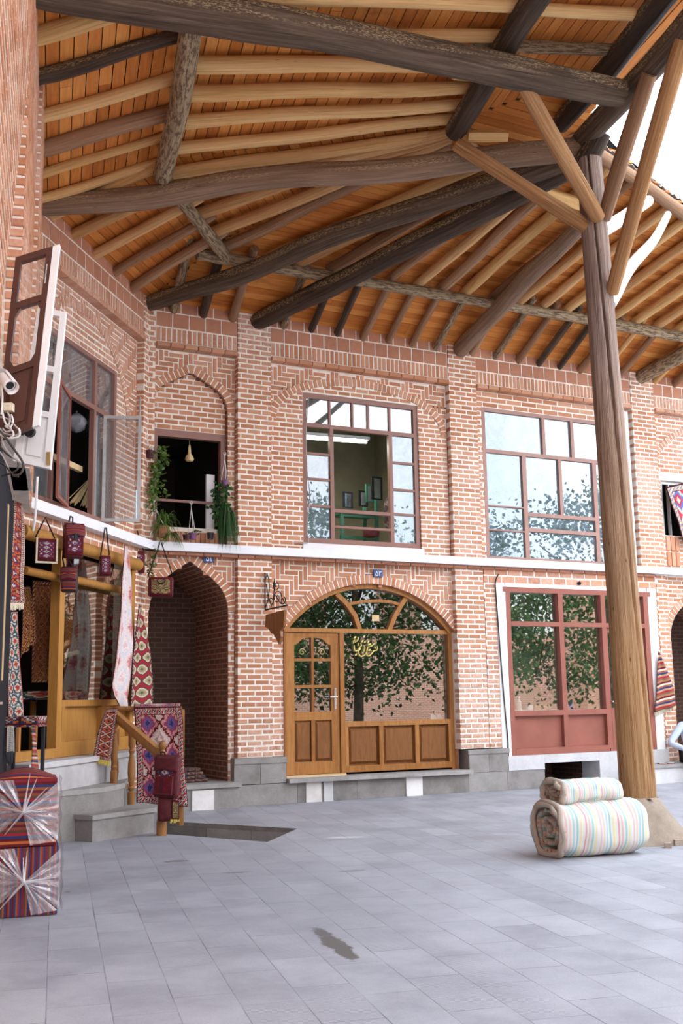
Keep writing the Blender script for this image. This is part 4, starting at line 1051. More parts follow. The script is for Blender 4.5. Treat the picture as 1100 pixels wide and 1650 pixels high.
# door leaf
lf = MB(); L0, L1, Z0, Z1 = 6.165, 6.99, .36, 2.33
gx = [(6.29, 6.545), (6.605, 6.865)]; gz = [(1.22, 1.555), (1.595, 1.93), (1.97, 2.22)]
bars(lf, FF, [(L0, 6.29, Z0, Z1), (6.865, L1, Z0, Z1), (6.29, 6.865, 2.27, Z1), (6.29, 6.865, 1.10, 1.22), (6.29, 6.865, Z0, .53), (6.545, 6.605, .53, 1.10), (6.555, 6.595, 1.22, 2.27), (6.29, 6.865, 1.555, 1.595), (6.29, 6.865, 1.93, 1.97)], -.25, -.19)
for sgn, xa, xb in ((1, 6.29, 6.555), (-1, 6.865, 6.595)):   # curved heads of the upper panes
    pr = [(xa, 2.16), (xa + sgn * .04, 2.17), (xa + sgn * .08, 2.205), (xa + sgn * .13, 2.245), (xa + sgn * .19, 2.262), (xb, 2.266), (xb, 2.275), (xa, 2.275)]
    lf.prism(FF, pr if sgn > 0 else pr[::-1], -.25, -.19)
lf = lf.build('door_leaf', ['door_wood'], d1, bevel=.006)
panes(FF, [(6.29, 6.555, 1.22, 1.555), (6.595, 6.865, 1.22, 1.555), (6.29, 6.555, 1.595, 1.93), (6.595, 6.865, 1.595, 1.93), (6.29, 6.555, 1.97, 2.265), (6.595, 6.865, 1.97, 2.265)], -.225, 'glass_shop', lf)
for a0, a1 in ((6.29, 6.545), (6.605, 6.865)):
    p = MB(); p.box(FF, a0, a1, -.24, -.225, .53, 1.10); z0, z1 = .545, 1.085; e = .03
    A = [(a0 + .01, z0), (a1 - .01, z0), (a1 - .01, z1), (a0 + .01, z1)]; C = [(a0 + .04, z0 + e), (a1 - .04, z0 + e), (a1 - .04, z1 - e), (a0 + .04, z1 - e)]
    for i in range(4):
        k = (i + 1) % 4; p.face([FF.p(A[i][0], -.215, A[i][1]), FF.p(A[k][0], -.215, A[k][1]), FF.p(C[k][0], -.188, C[k][1]), FF.p(C[i][0], -.188, C[i][1])], None, .5)
    p.face([FF.p(x, -.188, z) for x, z in C], None, .5); p.build('door_panel', ['door_panel'], lf)
p = MB(); p.box(FF, 6.91, 6.945, -.19, -.18, 1.25, 1.55); p.tube([FF.p(6.928, -.18, 1.42), FF.p(6.928, -.13, 1.42), FF.p(6.82, -.125, 1.42)], .011, 8); p.build('handle', ['chrome'], lf, smooth=30, label='chrome door handle')
# scrollwork behind the upper panes
def scroll(fr, c, z, b, r0, turns, sg, n=24):
    return [fr.p(c + sg * r0 * (1 - .8 * i / n) * math.cos(i / n * turns * 2 * PI), b, z + r0 * (1 - .8 * i / n) * math.sin(i / n * turns * 2 * PI)) for i in range(n + 1)]
for c, s_ in ((6.42, 1), (6.73, -1)):
    p = MB(); p.tube(scroll(FF, c, 2.06, -.205, .055, 1.3, s_), .006, 5); p.build('scrollwork', ['brass'], lf, smooth=60)
# gold lettering painted on the glass
gb = -.20
strokes = [[(870, 560), (880, 640), (850, 700), (780, 700), (720, 770), (640, 860), (580, 850), (540, 790), (560, 730), (590, 600), (690, 580), (780, 500), (840, 470), (840, 440)],
           [(540, 790), (480, 850), (400, 880), (330, 830), (310, 740), (330, 640), (400, 560), (410, 520)], [(470, 540), (500, 620), (480, 700), (430, 780)],
           [(310, 690), (250, 720), (200, 700), (190, 600), (195, 540)], [(165, 500), (165, 420), (215, 380)], [(200, 460), (270, 420), (310, 360), (305, 290)], [(310, 480), (330, 560)], [(840, 600), (800, 620), (830, 660)],
           [(380, 480), (400, 530)]]
lt = MB()
for st in strokes:
    q = [onF(560 + x / 18.33, 1010 + y / 18.33, gb) for x, y in st]
    n = len(q); lt.tube([p for p in q], [.012 * (.55 + .45 * math.sin(PI * i / max(1, n - 1))) for i in range(n)], 6)
for x, y in ((215, 310), (430, 420), (510, 440), (610, 440), (620, 520), (655, 520), (245, 820), (350, 670), (640, 690), (480, 290)):
    p = onF(560 + x / 18.33, 1010 + y / 18.33, gb); f = Fr3(p, (1, 0, 0), (0, -1, 0), (.6, 0, 1)); lt.box(f, -.012, .012, 0, .004, -.018, .018)
lt.build('glass_lettering', ['gold_paint'], d1, smooth=60, label='gold calligraphy painted on the glass')
p = MB(); x, z = aF(605, 996, -.215); p.box(FF, x - .06, x + .06, -.22, -.215, z - .045, z + .045); p.build('sticker', ['gourd'], d1, label='small yellow sticker in the fanlight')
# sill
p = MB(); p.box(FF, 6.07, 9.03, -.4, .12, .275, .33); p.build('doorstep', ['grey_stone'], d1)
p = MB(); p.box(FF, 6.1, 7.02, -.2, -.05, .33, .355); p.build('threshold', ['sill_wood'], d1)
for a0, a1, m_ in ((6.35, 6.58, 'marble'), (6.62, 6.76, 'pale_stone'), (7.93, 8.2, 'marble')):
    p = MB(); p.box(FF, a0, a1, .02, .045, 0.0, .27); p.build('facing_slab', [m_], d1)
# --- end window with hanging rug, and the balcony frame
w3 = thing('window_3', 'dark end window with white plaster head past the column', None, (14, 14.1, 4.1), kind='structure')
mb = MB(); bars(mb, FF, [(13.25, 13.3, 4.1, 5.06), (14.85, 14.9, 4.1, 5.06), (13.3, 14.85, 5.0, 5.06), vb(13.45, 4.1, 5.0, .02)], -.2, -.14); mb.build('frame', ['steel_grey'], w3)
w4 = thing('window_4', 'dark balcony opening framed in brown wood', None, (4.7, 14.1, 3.5), kind='structure')
mb = MB(); bars(mb, FF, [(4.16, 5.245, 5.02, 5.12), (4.16, 4.25, 3.5, 5.02), (5.17, 5.245, 3.5, 5.02)], -.27, -.17); mb.build('frame', ['steel_brown'], w4, bevel=.005)
mb = MB(); bars(mb, FF, [hb(4.12, 4.2, 5.2, .035)], -.2, -.17); mb.build('guard_rail', ['steel_brown'], w4)
mb = MB(); bars(mb, FF, [(5.0, 5.12, 3.5, 4.55)], -.33, -.28); mb.build('side_board', ['plaster_white'], w4)
mb = MB(); mb.cm = 0
mb.box(FF, 4.25, 5.17, -.3, -.22, 3.5, 3.76); mb.cm = 1
for i in range(13): mb.brick(FF, 4.26 + i * .07, 4.325 + i * .07, 3.53, 3.70, -.2)
mb.build('parapet', ['mortar', 'brick'], w4)
# --- big upper window of the corner wall
w5 = thing('window_5', 'large brown framed corner window standing open', None, FD.p(-1.9, -.1, 3.6), kind='structure')
mb = MB(); bars(mb, FD, [(-3.35, -.8, 5.57, 5.64), (-3.35, -.8, 3.56, 3.64), (-3.35, -3.28, 3.64, 5.57), (-.87, -.8, 3.64, 5.57), vb(-1.42, 3.64, 5.57, .06), hb(4.98, -3.28, -.87, .06), vb(-2.5, 3.64, 5.0, .05)], -.17, -.11)
mb.build('frame', ['steel_brown'], w5, bevel=.005)
panes(FD, [(-2.47, -1.45, 5.01, 5.57), (-1.39, -.87, 5.01, 5.57), (-1.39, -.87, 3.64, 4.95), (-3.28, -2.53, 3.64, 4.95), (-3.28, -2.5, 5.01, 5.57)], -.15, 'glass_dusty', w5)
mb = MB(); a, c = aD(140, 750, -.3); mb.box(FD, -2.5, -1.42, -.32, -.26, 4.18, 4.25); mb.build('inner_rail', ['sill_wood'], w5, label='pale inner rail')
# grey metal casement swung out
hx = onD(165, 760, -.12); rd = (onZ(222, 760, 0) - CAM); fu = (_r0 * 1.0 + _f0 * .18).normalized(); f = Fr3((hx.x, hx.y, 0), fu, fu.cross(V((0, 0, 1))), (0, 0, 1))
cw = .47; zb_, zt_ = 3.60, 4.95
mb = MB(); bars(mb, f, [(0, .04, zb_, zt_), (cw - .04, cw, zb_, zt_), (.04, cw - .04, zt_ - .04, zt_), (.04, cw - .04, zb_, zb_ + .04)], .0, .03)
cs = mb.build('open_casement', ['steel_grey'], w5, label='grey metal casement swung open')
panes(f, [(.04, cw - .04, zb_ + .04, zt_ - .04)], .012, 'glass_hazy', cs)
# dark red casement seen nearly edge-on
hx = onD(112, 700, -.12); dr = (V((hx.x, hx.y, 0)) - V((0, 0, 0))).normalized(); fu = -(dr * 1.0 + _r0 * .17).normalized(); f = Fr3((hx.x, hx.y, 0), fu, fu.cross(V((0, 0, 1))), (0, 0, 1))
mb = MB(); bars(mb, f, [(0, .035, 3.62, 4.95), (.635, .67, 3.62, 4.95), (.035, .635, 4.91, 4.95), (.035, .635, 3.62, 3.66)], -.012, .018)
cs = mb.build('open_casement', ['door_red'], w5, label='dark red casement seen edge-on'); panes(f, [(.05, .62, 3.68, 4.9)], .0, 'glass_dusty', cs)
# --- shop front of the slanting wall
d3 = thing('door_3', 'yellow wooden front of the rug shop', None, FD.p(-1.8, 0, .82), kind='structure')
mb = MB()
sillz = .82
bars(mb, FD, [(-2.5, -2.38, sillz + .1, 3.1), (-.52, -.42, sillz + .1, 3.2), (-2.38, -.52, 1.36, 1.43), (-1.35, -1.25, sillz + .1, 1.36), (-3.5, -.45, sillz, sillz + .1), (-2.38, -2.3, .92, 1.36), (-2.38, -.52, .92, .98)], -.08, .03)
mb.build('frame', ['shop_wood'], d3, bevel=.008)
mb = MB(); bars(mb, FD, [(-2.34, -1.33, .96, 1.37), (-1.26, -.5, .96, 1.37)], -.05, -.03); mb.build('lower_panel', ['shop_wood'], d3)
mb = MB(); bars(mb, FD, [(-3.45, -.5, 2.35, 3.05)], -.18, -.14); 
mb = MB(); mb.tube([FD.p(-3.45, .06, 3.14), FD.p(-.4, .06, 3.14)], .075, 16); mb.build('round_beam', ['shop_wood'], d3, smooth=60)
mb = MB(); mb.tube([FD.p(-3.4, .08, 2.74), FD.p(-2.45, .08, 2.74)], .045, 14); mb.build('hanging_pole', ['shop_wood'], d3, smooth=60)
mb = MB(); mb.tube([FD.p(-2.4, .08, 2.76), FD.p(-.9, .08, 2.76)], .045, 14); mb.build('hanging_pole', ['shop_wood'], d3, smooth=60)
panes(FD, [(-2.38, -.52, 1.43, 3.05)], -.03, 'glass_shop', d3)
st = MB(); st.box(FD, -3.6, -.3, -.1, .28, .50, .80); st.box(FD, -3.6, -.3, -.1, .31, .76, .815); st.build('trim_7', ['pale_stone'], kind='structure', label='stone threshold under the rug shop front')

# ================================================================ STEPS
FS = Fr3((2.79, 11.35, 0), (math.cos(math.radians(30)), math.sin(math.radians(30)), 0), (-math.sin(math.radians(30)), math.cos(math.radians(30)), 0), (0, 0, 1))
st = thing('stone_steps', 'grey stone steps climbing to the rug shop', 'steps', (3.1, 12.0, 0))
mb = MB(); mb.box(FS, 0, .9, 0.02, 1.9, 0, .215); mb.build('lower_riser', ['step_stone'], st)
mb = MB(); mb.box(FS, -.02, .92, 0, 1.9, .217, .265); mb.build('lower_tread', ['grey_stone'], st)
up = [(1.2, 10.9), (2.5, 11.52), (2.98, 11.72), (3.32, 12.18), (3.55, 12.9), (3.4, 13.6), (2.0, 12.2)]
mb = MB(); fz = Fr3((0, 0, 0), (1, 0, 0), (0, 0, 1), (0, 1, 0)); mb.prism(fz, up, 0.0, .455); mb.build('upper_riser', ['step_stone'], st)
c_ = V((2.6, 12.0)); up2 = [((x - 2.6) * 1.015 + 2.6, (y - 12.2) * 1.015 + 12.2) for x, y in up]
mb = MB(); mb.prism(fz, up2, .457, .51); mb.build('upper_tread', ['grey_stone'], st)
ps = thing('passage_step', 'grey stone step slab in front of the arched passage', 'step', (4.6, 13.8, 0))
mb = MB(); mb.box(FF, 3.6, 5.32, -1.4, .18, 0, .27); mb.build('riser', ['step_stone'], ps); mb = MB(); mb.box(FF, 3.6, 5.34, -1.4, .22, .272, .33); mb.build('tread', ['grey_stone'], ps)
mb = MB(); mb.box(FF, 4.66, 4.96, .18, .205, .0, .25); mb.build('facing_slab', ['marble'], ps, label='white marble facing slab')
bn = thing('stone_bench', 'low pale stone bench along the wall beyond the column', 'bench', (12.6, 13.7, 0))
mb = MB(); mb.box(FF, 11.95, 13.72, .04, .5, 0, .24); mb.build('body', ['pale_stone'], bn); mb = MB(); mb.box(FF, 11.93, 13.74, .03, .53, .242, .29); mb.build('seat', ['grey_stone'], bn)

# ================================================================ RUG MATERIALS
def rug(name, nu, nv, cols, bcols, border=.12, px=64, asp=1.0, fuzz=.3, shape='diamond', rough=.95, bw=(.07, .015, .02)):
    def g(n):
        t = NT(n); _, u, v = t.uv()
        u, v = t.m('FRACT', t.m('MULTIPLY', u, .9999)), t.m('FRACT', t.m('MULTIPLY', v, .9999))
        def qz(x, k): return t.m('DIVIDE', t.m('FLOOR', t.m('MULTIPLY', x, float(k))), float(k))
        U, W = qz(u, px), qz(v, int(px * asp))
        fu = t.m('ABSOLUTE', t.m('SUBTRACT', t.m('FRACT', t.m('MULTIPLY', U, float(nu))), .5)); 
        row = t.m('MULTIPLY', t.m('FLOOR', t.m('MULTIPLY', W, float(nv))), .5)
        if shape == 'offset': fu = t.m('ABSOLUTE', t.m('SUBTRACT', t.m('FRACT', t.m('ADD', t.m('MULTIPLY', U, float(nu)), row)), .5))
        fv = t.m('ABSOLUTE', t.m('SUBTRACT', t.m('FRACT', t.m('MULTIPLY', W, float(nv))), .5))
        d = t.m('ADD', fu, fv) if shape != 'offset' else t.m('MAXIMUM', t.m('MULTIPLY', t.m('ADD', fu, fv), .8), t.m('MAXIMUM', fu, fv))
        if fuzz:
            q = t.n('CombineXYZ'); t.put(U, q.inputs[0]); t.put(t.m('MULTIPLY', W, float(asp)), q.inputs[1])
            d = t.m('ADD', d, t.m('MULTIPLY', t.m('SUBTRACT', t.noise(q.outputs[0], px * .22, 2, .8), .5), fuzz))
        k = len(cols); c = t.ramp(d, [(i / k, col) for i, col in enumerate(cols)], 'CONSTANT')
        if border:
            eu = t.m('MINIMUM', U, t.m('SUBTRACT', 1.0, U)); ev = t.m('MULTIPLY', t.m('MINIMUM', W, t.m('SUBTRACT', 1.0, W)), float(asp)); e = t.m('MINIMUM', eu, ev)
            along = t.m('ADD', U, t.m('MULTIPLY', W, float(asp)))
            tri = t.m('ABSOLUTE', t.m('SUBTRACT', t.m('FRACT', t.m('MULTIPLY', along, 9.0)), .5))
            dd = t.m('ADD', tri, t.m('MULTIPLY', t.m('ABSOLUTE', t.m('SUBTRACT', e, border * .5)), 4.5 / (border * 8)))
            kb = len(bcols); bc = t.ramp(dd, [(i / kb * .9, col) for i, col in enumerate(bcols)], 'CONSTANT')
            ln = t.m('MAXIMUM', t.m('LESS_THAN', e, border * .13), t.m('GREATER_THAN', e, border * .86))
            bc = t.mix(ln, bc, bw); c = t.mix(t.m('LESS_THAN', e, border), c, bc)
        c = t.mix(.5, c, t.ramp(t.noise(t.pos(), 120, 2), [(.3, .5), (.7, 1.0)]), 'MULTIPLY')
        t.col(c).rough(rough).bump(t.noise(t.pos(), 220, 2), .3, .003); return t.mat
    MK[name] = g
red, dred, crm, nvy, org, grn, pnk, gld, brn = (.33, .02, .03), (.13, .012, .015), (.62, .52, .42), (.03, .04, .12), (.50, .14, .04), (.06, .12, .08), (.62, .28, .28), (.42, .25, .09), (.10, .05, .035)
rug('rug_medallion', 2, 3, [nvy, (.16, .09, .25), (.30, .05, .10), pnk, dred, (.65, .48, .45), (.72, .60, .54), (.5, .3, .3), (.74, .62, .56)], [nvy, crm, red, pnk, dred], .13, 84, 1.6, .4)
rug('rug_octagon', 2, 9, [grn, (.33, .26, .13), (.42, .34, .19), crm, brn, red, (.36, .02, .04), (.30, .02, .035), (.42, .10, .10), red], [crm, nvy, red], .04, 54, 3.2, .12, 'offset')
rug('rug_cream', 2, 5, [(.45, .12, .14), pnk, (.72, .60, .58), (.76, .66, .64), (.62, .62, .68), (.78, .68, .64), (.70, .5, .5)], [pnk, crm, (.4, .1, .12)], .05, 48, 4, .75)
rug('rug_kilim', 1, 6, [nvy, org, red, crm, dred, org, red], [crm, nvy, org, red], .18, 40, 2, .1)
rug('rug_runner', 1, 9, [crm, nvy, red, org, dred, (.5, .25, .2), red, (.55, .4, .32)], [dred, crm, red], .2, 30, 6, .5)
rug('rug_boteh', 2, 9, [red, (.4, .1, .08), crm, grn, nvy, (.6, .52, .45), (.62, .55, .48), red], [red, crm], .06, 40, 6, .6, 'offset')
rug('rug_gold', 3, 6, [gld, dred, (.35, .18, .04), dred, gld, (.2, .03, .01), (.3, .12, .03)], [gld, dred, nvy], .1, 56, 2, .5)
rug('rug_rust', 5, 12, [(.12, .03, .012), (.30, .09, .03), (.18, .05, .02), (.36, .13, .05), (.10, .02, .01), (.25, .07, .02)], [gld, dred, brn], .1, 70, 2.5, .8)
rug('rug_grey', 1, 14, [(.08, .08, .09), (.2, .18, .17), (.30, .27, .24), (.12, .11, .11)], [crm, brn], .1, 40, 3, .5)
rug('rug_bright', 2, 2, [crm, (.5, .03, .06), (.1, .16, .4), crm, (.6, .04, .08), (.62, .05, .09), (.55, .03, .06), crm], [(.25, .2, .35), (.6, .5, .3), (.3, .05, .12)], .14, 60, 1.4, .2)
rug('rug_dark', 2, 6, [(.16, .05, .05), (.06, .04, .05), (.2, .16, .14), (.09, .03, .035), (.05, .05, .07)], [brn, (.2, .15, .12)], .1, 50, 2, .6)
rug('bag_weave', 2, 5, [crm, dred, (.25, .02, .04), nvy, (.3, .2, .28), crm, dred], [dred, (.16, .01, .03)], .12, 26, 1.2, .3)
rug('bag_weave_gold', 2, 4, [(.45, .33, .12), dred, (.30, .22, .09), grn, (.42, .30, .12), (.25, .05, .04)], [dred, (.12, .01, .02)], .1, 30, .8, .6)
def stripes(name, cols, n, ax='v', wob=0):
    def g(nm):
        t = NT(nm); _, u, v = t.uv(); x = u if ax == 'u' else v
        if wob: x = t.m('ADD', x, t.m('MULTIPLY', t.m('SUBTRACT', t.noise(t.pos(), 3, 2), .5), wob))
        f = t.m('FRACT', t.m('MULTIPLY', x, float(n))); k = len(cols)
        c = t.ramp(f, [(i / k, c_) for i, c_ in enumerate(cols)], 'CONSTANT')
        t.col(c).rough(.9).bump(t.noise(t.pos(), 200, 2), .25, .002); return t.mat
    MK[name] = g
stripes('stripe_red_h', [dred, org, dred, nvy, red, brn, (.25, .06, .035), (.12, .02, .03), (.28, .09, .04), nvy, dred, (.22, .02, .03)], 2.0)
stripes('stripe_red_v', [dred, nvy, (.30, .09, .04), (.22, .03, .04), nvy, (.22, .02, .03), brn, (.28, .09, .04), nvy, dred, (.25, .06, .035), nvy], 3.0, 'u')
stripes('stripe_kilim', [(.33, .16, .08), dred, crm, (.3, .1, .05), nvy, (.42, .25, .14), red, (.2, .1, .06)], 4.0, 'v', .04)
P_ = (.60, .60, .57)
stripes('stripe_pastel', [P_, (0.61, 0.42, 0.40), P_, (0.64, 0.48, 0.40), P_, (0.36, 0.54, 0.53), P_, (0.29, 0.48, 0.48), P_, (0.64, 0.59, 0.36), (0.66, 0.64, 0.48), P_, (0.59, 0.32, 0.32), P_, (0.62, 0.42, 0.38), P_, (0.32, 0.51, 0.46), P_, (0.64, 0.58, 0.34), P_], 2.6, 'u')
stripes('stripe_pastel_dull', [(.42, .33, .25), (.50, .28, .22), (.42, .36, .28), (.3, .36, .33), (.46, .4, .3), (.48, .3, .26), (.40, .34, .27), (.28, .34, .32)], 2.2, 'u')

# ================================================================ HANGING CLOTHS
def lerp_path(P, t):
    L = [0]
    for i in range(1, len(P)): L.append(L[-1] + math.dist(P[i], P[i - 1]))
    d = L[-1] * t
    for i in range(len(P) - 1):
        if d <= L[i + 1] or i == len(P) - 2:
            s = (d - L[i]) / max(1e-9, L[i + 1] - L[i]); return (P[i][0] + (P[i + 1][0] - P[i][0]) * s, P[i][1] + (P[i + 1][1] - P[i][1]) * s)
def curtain(name, Lp, Rp, q, n, mat, label=None, cat=None, amp=.02, waves=3, parent=None, nu=26, nv=50, group=None, thick=.008, ph=0., flip=False):
    """cloth hanging in the plane through q with normal n; outlines are followed down its two sides"""
    n = V(n).normalized(); mb = MB()
    def fn(u, v):
        a, b = lerp_path(Lp, v), lerp_path(Rp, v); p = hit(a[0] + (b[0] - a[0]) * u, a[1] + (b[1] - a[1]) * u, q, n)
        return p + n * (amp * math.sin(u * waves * 2 * PI + ph + v * 1.5) * (.35 + .65 * v) + amp * .4 * noise.noise(p * 3))
    mb.grid(fn, nu, nv)
    return mb.build(name, [mat], parent, smooth=80, solid=thick, label=label, cat=cat, group=group, weld=True)
def fringe(Lp, Rp, q, n, mat, parent, label=None, k=26, name='fringe'):
    """row of knotted threads below a hem; Lp/Rp = (top, bottom) pixel pairs at both ends"""
    mb = MB(); n = V(n).normalized()
    for i in range(k):
        u = (i + .5) / k; t = (Lp[0][0] + (Rp[0][0] - Lp[0][0]) * u, Lp[0][1] + (Rp[0][1] - Lp[0][1]) * u); b = (Lp[1][0] + (Rp[1][0] - Lp[1][0]) * u + R_.uniform(-.8, .8), Lp[1][1] + (Rp[1][1] - Lp[1][1]) * u + R_.uniform(-1, 1.5))
        mb.tube([hit(*t, q, n), hit(*b, q, n) + n * R_.uniform(-.01, .01)], [.009, .005], 5)
    return mb.build(name, [mat], parent, label=label)
nD_, qD = FD.n, lambda b: FD.p(0, b, 0)
# tall pale scarf-like rug and the red octagon rug
curtain('hanging_rug', [(201, 878), (196, 940), (190, 1010), (184, 1060), (176, 1105), (180, 1122), (192, 1142)], [(204, 878), (211, 930), (214, 1000), (216, 1040), (213, 1090), (209, 1125), (207, 1146)], qD(.26), nD_, 'rug_cream', 'long pale pink rug gathered to a point under the white ledge', 'rug', amp=.03, waves=1.5, group='rugs hung beside the shop front')
curtain('hanging_rug', [(223, 974), (219, 1010), (213, 1060), (210, 1100), (207, 1146)], [(226, 976), (236, 1015), (243, 1050), (247, 1090), (249, 1142)], qD(.16), nD_, 'rug_octagon', 'red rug with cream and olive octagons hung by one corner', 'rug', amp=.02, waves=1.5, group='rugs hung beside the shop front')
curtain('hanging_rug', [(24, 765), (20, 810), (12, 890), (12, 935), (9, 972)], [(36, 815), (39, 850), (38, 900), (34, 940), (36, 973)], FD.p(-3.4, .22, 0), nD_, 'rug_runner', 'narrow pink-red runner hanging at the ledge end', 'rug', amp=.02, waves=1, group='runners at the shop corner')
_h = [o for o in COL.objects if o.name.startswith('hanging_rug')][-1]
fringe([(9, 971), (9, 984)], [(37, 972), (38, 981)], FD.p(-3.4, .24, 0), nD_, 'fringe_cream', _h)
curtain('hanging_rug', [(8, 985), (7, 1050), (11, 1100), (11, 1157)], [(28, 985), (30, 1050), (33, 1100), (36, 1155)], FD.p(-3.4, .16, 0), nD_, 'rug_boteh', 'pale runner with red leaf motifs below the pink-red runner', 'rug', amp=.012, waves=1, group='runners at the shop corner')
# rugs inside the shop
for Lp, Rp, b, m_, lb in (([(36, 945), (34, 1010), (30, 1062)], [(48, 945), (56, 1000), (55, 1036)], -.35, 'rug_gold', 'gold and red rug hanging behind the pink-red runner'),
    ([(52, 935), (50, 1000), (48, 1100)], [(92, 938), (90, 1000), (87, 1100)], -.7, 'rug_rust', 'rust coloured rug covering the wall inside the shop'),
    ([(104, 955), (103, 1000), (101, 1052)], [(119, 955), (122, 1000), (126, 1048)], -.3, 'rug_gold', 'small gold rug with pale fringe behind the shop glass'),
    ([(122, 950), (124, 1010), (120, 1110)], [(142, 952), (144, 1010), (138, 1115)], -.4, 'rug_grey', 'grey striped kilim hanging behind the shop glass'),
    ([(146, 950), (148, 1040), (147, 1120)], [(178, 955), (180, 1040), (176, 1120)], -1.1, 'rug_dark', 'dark brown rug deep inside the shop')):
    curtain('shop_rug', Lp, Rp, qD(b), nD_, m_, lb, 'rug', amp=.02, waves=2, group='rugs inside the rug shop')
fringe([(103, 1053), (104, 1060)], [(126, 1047), (129, 1052)], qD(-.29), nD_, 'fringe_cream', [o for o in COL.objects if o.name.startswith('shop_rug')][2])
# table in the shop
tb = thing('shop_table', 'small table under a patterned cloth inside the shop', 'table', FD.p(-2.2, -.75, .8))
mb = MB(); mb.box(FD, -3.3, -1.9, -1.1, -.5, 1.42, 1.47); mb.build('tabletop', ['rug_dark'], tb)
mb = MB(); mb.box(FD, -2.35, -1.5, -.5, -.14, 1.44, 1.53); mb.build('folded_cloth', ['rug_boteh'], tb)
for a in (-3.2, -2.0):
    for b in (-1.05, -.55):
        mb = MB(); mb.box(FD, a, a + .05, b, b + .05, .8, 1.42); mb.build('leg', ['door_wood'], tb)
for k, (a, b, r, h, m_, lb) in enumerate(((-2.62, -.55, .03, .09, 'ceramic_white', 'small white glass on the shop table'), (-2.72, -.56, .03, .08, 'chrome', 'small shiny glass on the shop table'), (-2.45, -.6, .05, .07, 'ceramic_white', 'white bowl on the shop table beside the post'), (-2.95, -.6, .12, .02, 'ceramic_white', 'flat white plate at the table edge'))):
    p = FD.p(a, b, 1.471); f = Fr3(p, (1, 0, 0), (0, 1, 0), (0, 0, 1)); mb = MB(); mb.lathe(f, [(0, 0), (r * .7, 0), (r, h), (r * .9, h), (r * .6, .008)], 14); mb.build('dish', [m_], smooth=30, label=lb, cat='tableware', group='tableware on the shop table')
ch = thing('round_back_chair', 'dark chair with an oval back in the rug shop', 'chair', FD.p(-3.0, -.35, .8))
f = Fr3(FD.p(-3.05, -.35, 1.55), FD.u, FD.w, FD.n)
mb = MB(); mb.lathe(f, [(0, -.02), (.2, -.02), (.22, 0), (.2, .02), (0, .02)], 20); mb.build('backrest', ['burlap'], ch, smooth=40)
mb = MB(); mb.box(FD, -3.27, -2.85, -.35, .0, 1.22, 1.27); mb.build('seat', ['burlap'], ch)
for a in (-3.25, -2.9):
    for b in (-.33, -.04): mb = MB(); mb.box(FD, a, a + .04, b, b + .04, .82, 1.22); mb.build('leg', ['door_wood'], ch)
# --- kilim draped over a stool at the shop corner
sq = FD.p(-3.2, .42, 0)
sk = thing('draped_stool', 'stool wrapped in a red kilim at the shop corner', 'stool', hit(34, 1238, sq, nD_))
f = Fr3(hit(32, 1168, sq, nD_), _r0, -_f0, (0, 0, 1)); 
mb = MB(); mb.box(f, -.16, .17, -.3, .05, -.02, .075); mb.build('seat', ['rug_kilim'], sk, bevel=.03)
for a in (-.15, .13): 
    mb = MB(); mb.box(f, a, a + .03, -.3, -.26, -.45, -.02); mb.build('leg', ['cloth_dark'], sk)
curtain('hanging_strip', [(49, 1165), (52, 1200), (49, 1262)], [(56, 1166), (58, 1200), (63, 1262)], sq + nD_ * .06, nD_, 'stripe_kilim', amp=.006, waves=1, parent=sk, nu=6, nv=24)
curtain('hanging_strip', [(11, 1170), (9, 1195), (8, 1215)], [(22, 1170), (22, 1190), (21, 1212)], sq + nD_ * .06, nD_, 'rug_grey', amp=.01, waves=1, parent=sk, nu=6, nv=12)
fringe([(8, 1213), (14, 1236)], [(21, 1210), (20, 1228)], sq + nD_ * .07, nD_, 'cloth_dark', sk, k=8)
# ================================================================ RAILING AND ITS RUGS
rl = thing('wooden_railing', 'turned wooden stair railing beside the stone steps', 'railing', (3.45, 12.0, 0))
def turned(x, y, z0, z1, s=1.0):
    h = z1 - z0; f = Fr3((x, y, z0), (1, 0, 0), (0, 1, 0), (0, 0, 1)); r = .036 * s
    return MB().lathe(f, [(0, 0), (r, 0), (r, .16 * h), (r * .6, .18 * h), (r * .95, .22 * h), (r * .6, .25 * h), (r * .75, .28 * h), (r * 1.1, .42 * h), (r * 1.0, .55 * h), (r * .6, .68 * h), (r * .95, .72 * h), (r * .6, .75 * h), (r, .79 * h), (r, h), (0, h)], 14)
b1_ = onZ(183, 1262, .51); b2_ = (3.50, 12.02); nw = onZ(260, 1346, 0)
turned(b1_.x, b1_.y, .51, 1.30, 1.1).build('baluster', ['rail_wood'], rl, smooth=30)
q2 = onZ(211, 1296, .27); turned(q2.x, q2.y, .27, 1.08, 1.15).build('baluster', ['rail_wood'], rl, smooth=30)
q3 = V((q2.x - .16, q2.y + .12, 0)); turned(q3.x, q3.y, .27, 1.1, 1.15).build('baluster', ['rail_wood'], rl, smooth=30)
f = Fr3((nw.x, nw.y, 0), (1, 0, 0), (0, 1, 0), (0, 0, 1))
MB().lathe(f, [(0, 0), (.055, 0), (.055, .14), (.046, .17), (.046, .80), (.052, .84), (.03, .87), (.026, .89), (.042, .915), (.046, .94), (.036, .97), (.0, .985)], 18).build('newel_post', ['rail_wood'], rl, smooth=30, label='newel post with round finial')
pA = hit(186, 1147, (b1_.x, b1_.y, 0), -_f0); pB = V((nw.x, nw.y, .86)); d = (pB - pA).normalized(); sd = d.cross(V((0, 0, 1))).normalized(); f = Fr3(pA, d, sd, sd.cross(d)); L = (pB - pA).length
MB().box(f, -.05, L - .02, -.035, .035, -.05, .01).box(f, -.05, L - .02, -.02, .02, -.09, -.05).build('handrail', ['rail_wood'], rl, bevel=.01)
